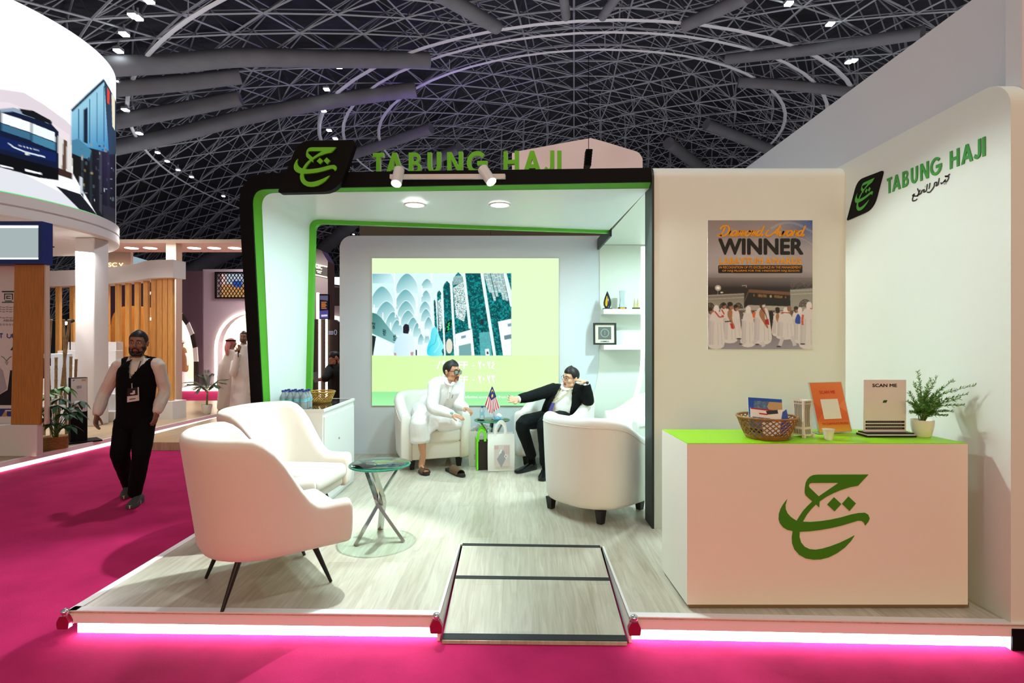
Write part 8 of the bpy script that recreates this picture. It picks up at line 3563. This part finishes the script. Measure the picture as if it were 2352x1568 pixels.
# ------------------------------------------------------------------ seen through the left side of the portal
d = 13.6
bm = panel('tower', [(640, 905), (640, 560), (700, 560), (738, 575), (753, 600), (753, 905)], d, .5, None)
tag(obj('taupe_tower', bm, M_taupe2), 'rounded taupe tower with glowing sign lines seen through the portal', 'tower')
t = thing('tower_sign', 'dark sign band with gold light lines and letters on the taupe tower', 'sign', at(735, 620, d))
bm = B()
tiltp = lambda x, y: XZ(x, y + (x - 735) * .22, d)
poly2(bm, [[tiltp(x, y) for x, y in ((700, 632), (753, 632), (753, 610), (700, 610))]], frx(d), off=.03)
obj('band', bm, mat('sign_brown', rgb(40, 32, 28), .6), t)
bm = B()
for y in (608, 632):
    poly2(bm, [[tiltp(x, q) for x, q in ((700, y + 2.4), (753, y + 2.4), (753, y), (700, y))]], frx(d), off=.05)
fr = lambda a, b, c=0: V((a, d - c, b + (a - XZ(735, 0, d)[0]) * -.22))
text_into(bm, 'GSC', XZ(727, 0, d)[0], XZ(0, 618, d)[1], XZ(742, 0, d)[0], XZ(0, 609, d)[1], fr, .06, bold=.03)
for pts in ([(729, 623), (741, 623)], [(731, 626), (739, 627)]):
    ribbon(bm, [tiltp(x, y - (x - 735) * .05) for x, y in pts], .02, frx(d), off=.06)
obj('gold_lights', bm, emat('gold_line_glow', (1, .82, .55), 3.5), t)
d = 9.9
bm = panel('dark', [(640, 905), (640, 731), (770, 734), (777, 740), (777, 905), (777, 975), (640, 975)], d, .12, None)
tag(obj('dark_partition', bm, M_darkbrown), 'dark brown partition behind the man leaning with a phone', 'wall panel')
bm = B()
ribbon(bm, [XZ(712, 757, d), XZ(719, 757, d)], .012, frx(d), off=.01)
for k in range(3):
    ribbon(bm, [XZ(755, 761 + 3 * k, d), XZ(766, 761 + 3 * k, d)], .01, frx(d), off=.01)
poly2(bm, [[XZ(771 + 3.4 * math.cos(a), 763 + 6 * math.sin(a), d) for a in np.linspace(0, 2 * PI, 14)[:-1]], [XZ(771 + 2.4 * math.cos(a), 763 + 5 * math.sin(a), d) for a in np.linspace(2 * PI, 0, 14)[:-1]]], frx(d), off=.01)
tag(obj('partition_mark', bm, emat('pale_mark_glow', rgb(190, 190, 220), .8)), 'small pale mark and lettering on the dark partition', 'sign')
for x0, x1, y0, y1, lab in ((731.5, 735.5, 733, 912, 'left one of two vertical light strips on the dark partition'), (747.5, 751, 733, 912, 'right one of two vertical light strips on the dark partition')):
    bm = B()
    a, b = XZ(x0, y1, d - .03), XZ(x1, y0, d - .03)
    box(bm, (a[0], d - .03, a[1]), (b[0], d - .005, b[1]))
    tag(obj('vertical_light_strip', bm, M_ledw), lab, 'light strip')
d = 9.6
t = thing('portrait_display', 'small dark upright display with orange text above the dark partition', 'display', at(744, 703, d))
bm = B()
a, b = XZ(733, 732, d), XZ(755, 675, d)
box(bm, (a[0], d, a[1]), (b[0], d + .05, b[1]), .004)
obj('casing', bm, M_black, t)
cv = Canvas(734, 677, 754, 731, 24, 60, (30, 28, 50))
cv.poly([(735, 679), (753, 679), (753, 690), (735, 688)], (96, 96, 120))
for k in range(5):
    cv.line([(738, 694 + 3.4 * k), (750 - (k % 2) * 2, 694 + 3.4 * k)], 1.8, (220, 130, 60))
cv.poly([(734, 714), (754, 712), (754, 731), (734, 731)], (84, 76, 150))
cv.line([(738, 725), (752, 724)], 4, (236, 232, 240))
cv.mesh('picture', lambda x, y: at(x, y, d - .003), cmat('small_display_glow', .9, .4), t)
bm = B()
a, b = XZ(727, 732, d), XZ(731.5, 672, d)
box(bm, (a[0], d, a[1]), (b[0], d + .05, b[1]))
tag(obj('vertical_light_strip', bm, M_ledw), 'short warm light strip left of the small upright display', 'light strip')
d = 15.5
bm = panel('g', [(752, 905), (752, 652), (790, 660), (790, 905)], d, .3, None)
tag(obj('grey_booth_wall', bm, M_lilac), 'grey booth wall with dark lattice right of the taupe tower', 'wall panel')
bm = B()
a, b = XZ(758, 702, d), XZ(786, 660, d)
for k in range(-8, 16):
    for s_ in (1, -1):
        p, q = V((a[0] + k * .05, d - .02, a[1])), V((a[0] + k * .05 + s_ * .5, d - .02, b[1]))
        if a[0] <= p.x <= b[0] and a[0] <= q.x <= b[0]:
            cyl(bm, p, q, .008, n=4)
box(bm, (a[0], d - .012, a[1]), (b[0], d - .004, b[1]))
tag(obj('lattice_panel', bm, M_darkbrown), 'dark diamond lattice panel on the grey booth wall', 'lattice')
bm = panel('h', [(752, 650), (752, 636), (795, 636), (795, 655)], d + 2, .3, None)
tag(obj('lit_fascia', bm, emat('lit_fascia_glow', (.9, 1, .97), 1.3)), 'bright lit fascia strip above the grey booth wall', 'light panel')
bm = panel('i', [(755, 738), (755, 722), (795, 730), (795, 742)], d - .1, .1, None)
tag(obj('warm_ledge_light', bm, emat('warm_ledge', (1, .85, .68), 1.6)), 'warm glowing ledge below the dark lattice panel', 'light strip')

# man in black leaning with a phone
d = 8.9
t = thing('person', 'man in black shirt leaning forward holding up a phone behind the portal opening', 'person', (at(775, 900, d).x, d, LZ))
Hc = at(771, 824, d)
MH = hframe(Hc, (-.75, -.35, -.55), (-.5, 0, .85), 1.0)
nb = at(778, 838, d)
sA, eA, wA = at(760, 846, d), at(748, 868, d - .25), at(731, 872, d - .3)
sB, eB, wB = at(800, 850, d), at(806, 885, d), at(800, 912, d - .1)
hp = at(782, 915, d + .05)
bm = B()
head(bm, MH, nb)
L(bm, [nb, at(780, 870, d), hp], [(.07, .06), (.12, .09), (.13, .1)], up=(0, 1, 0))
for a, b, c in ((sA, eA, wA), (sB, eB, wB)):
    L(bm, [a, a.lerp(b, .5), b, b.lerp(c, .5), c], [.046, .042, .036, .034, .026])
hand(bm, wA, at(722, 868, d - .32) - wA, (0, -.3, 1), 1.0, .5, thumb=-1)
hand(bm, wB, (0, -.1, -1), (-1, 0, 0), 1.0, .3, thumb=1)
for q in (-.1, .1):
    L(bm, [hp + V((q, 0, -.02)), V((hp.x + q, d, .5)), V((hp.x + q, d, LZ + .08)), V((hp.x + q - .03, d - .1, LZ + .04))], [.075, .055, .04, .035])
bm = remesh(bm, .008, 2)
obj('body', bm, SKIN_B, t, smooth=True)
eyes(t, MH)
haircap(MH, t, HAIR, front=.065, side=.01, back=-.06, thick=.008)
beard(MH, t, HAIR, low=True)
bm = B()
L(bm, [nb + V((0, 0, -.02)), at(780, 868, d), hp], [(.10, .09), (.19, .13), (.18, .13)], up=(0, 1, 0), n=18)
L(bm, [sA, sA.lerp(eA, .5), eA, eA.lerp(wA, .3)], [.08, .075, .065, .055])
L(bm, [sB, sB.lerp(eB, .5), eB, eB.lerp(wB, .3)], [.08, .075, .065, .055])
bm = remesh(bm, .011, 3, .008, 12)
obj('shirt', bm, mat('black_cotton', rgb(16, 15, 17), .8), t, smooth=True)
bm = B()
for q in (-.1, .1):
    L(bm, [hp + V((q * .9, 0, .03)), V((hp.x + q, d, .5)), V((hp.x + q, d, LZ + .1))], [.11, .085, .07])
bm = remesh(bm, .012, 2, .006, 10)
obj('trousers', bm, M_trouser, t, smooth=True)
for q in (-.1, .1):
    bm = B()
    shoe(bm, V((hp.x + q + .03, d + .08, LZ + .003)), V((hp.x + q - .05, d - .16, LZ + .003)), .046, .07)
    obj('shoe', bm, M_black, t, ang=1)
bm = B()
c = at(725, 866, d - .36)
box(bm, (-.037, -.005, -.078), (.037, .005, .078), .004, M=Matrix.Translation(c) @ Matrix.Rotation(-.25, 4, 'Y') @ Matrix.Rotation(.3, 4, 'Z'))
tag(obj('mobile_phone', bm, mat('phone_pale', rgb(120, 140, 150), .3)), 'phone held up by the man in black behind the portal', 'phone')
# floor under the far stands seen through the opening
bm = B()
flat_prism(bm, [(-5.8, 8.0), (-2.55, 8.0), (-2.55, 13.4), (-5.8, 13.4)], 0.0, LZ)
fixn(bm)
struct('trim_9', bm, M_plank2)
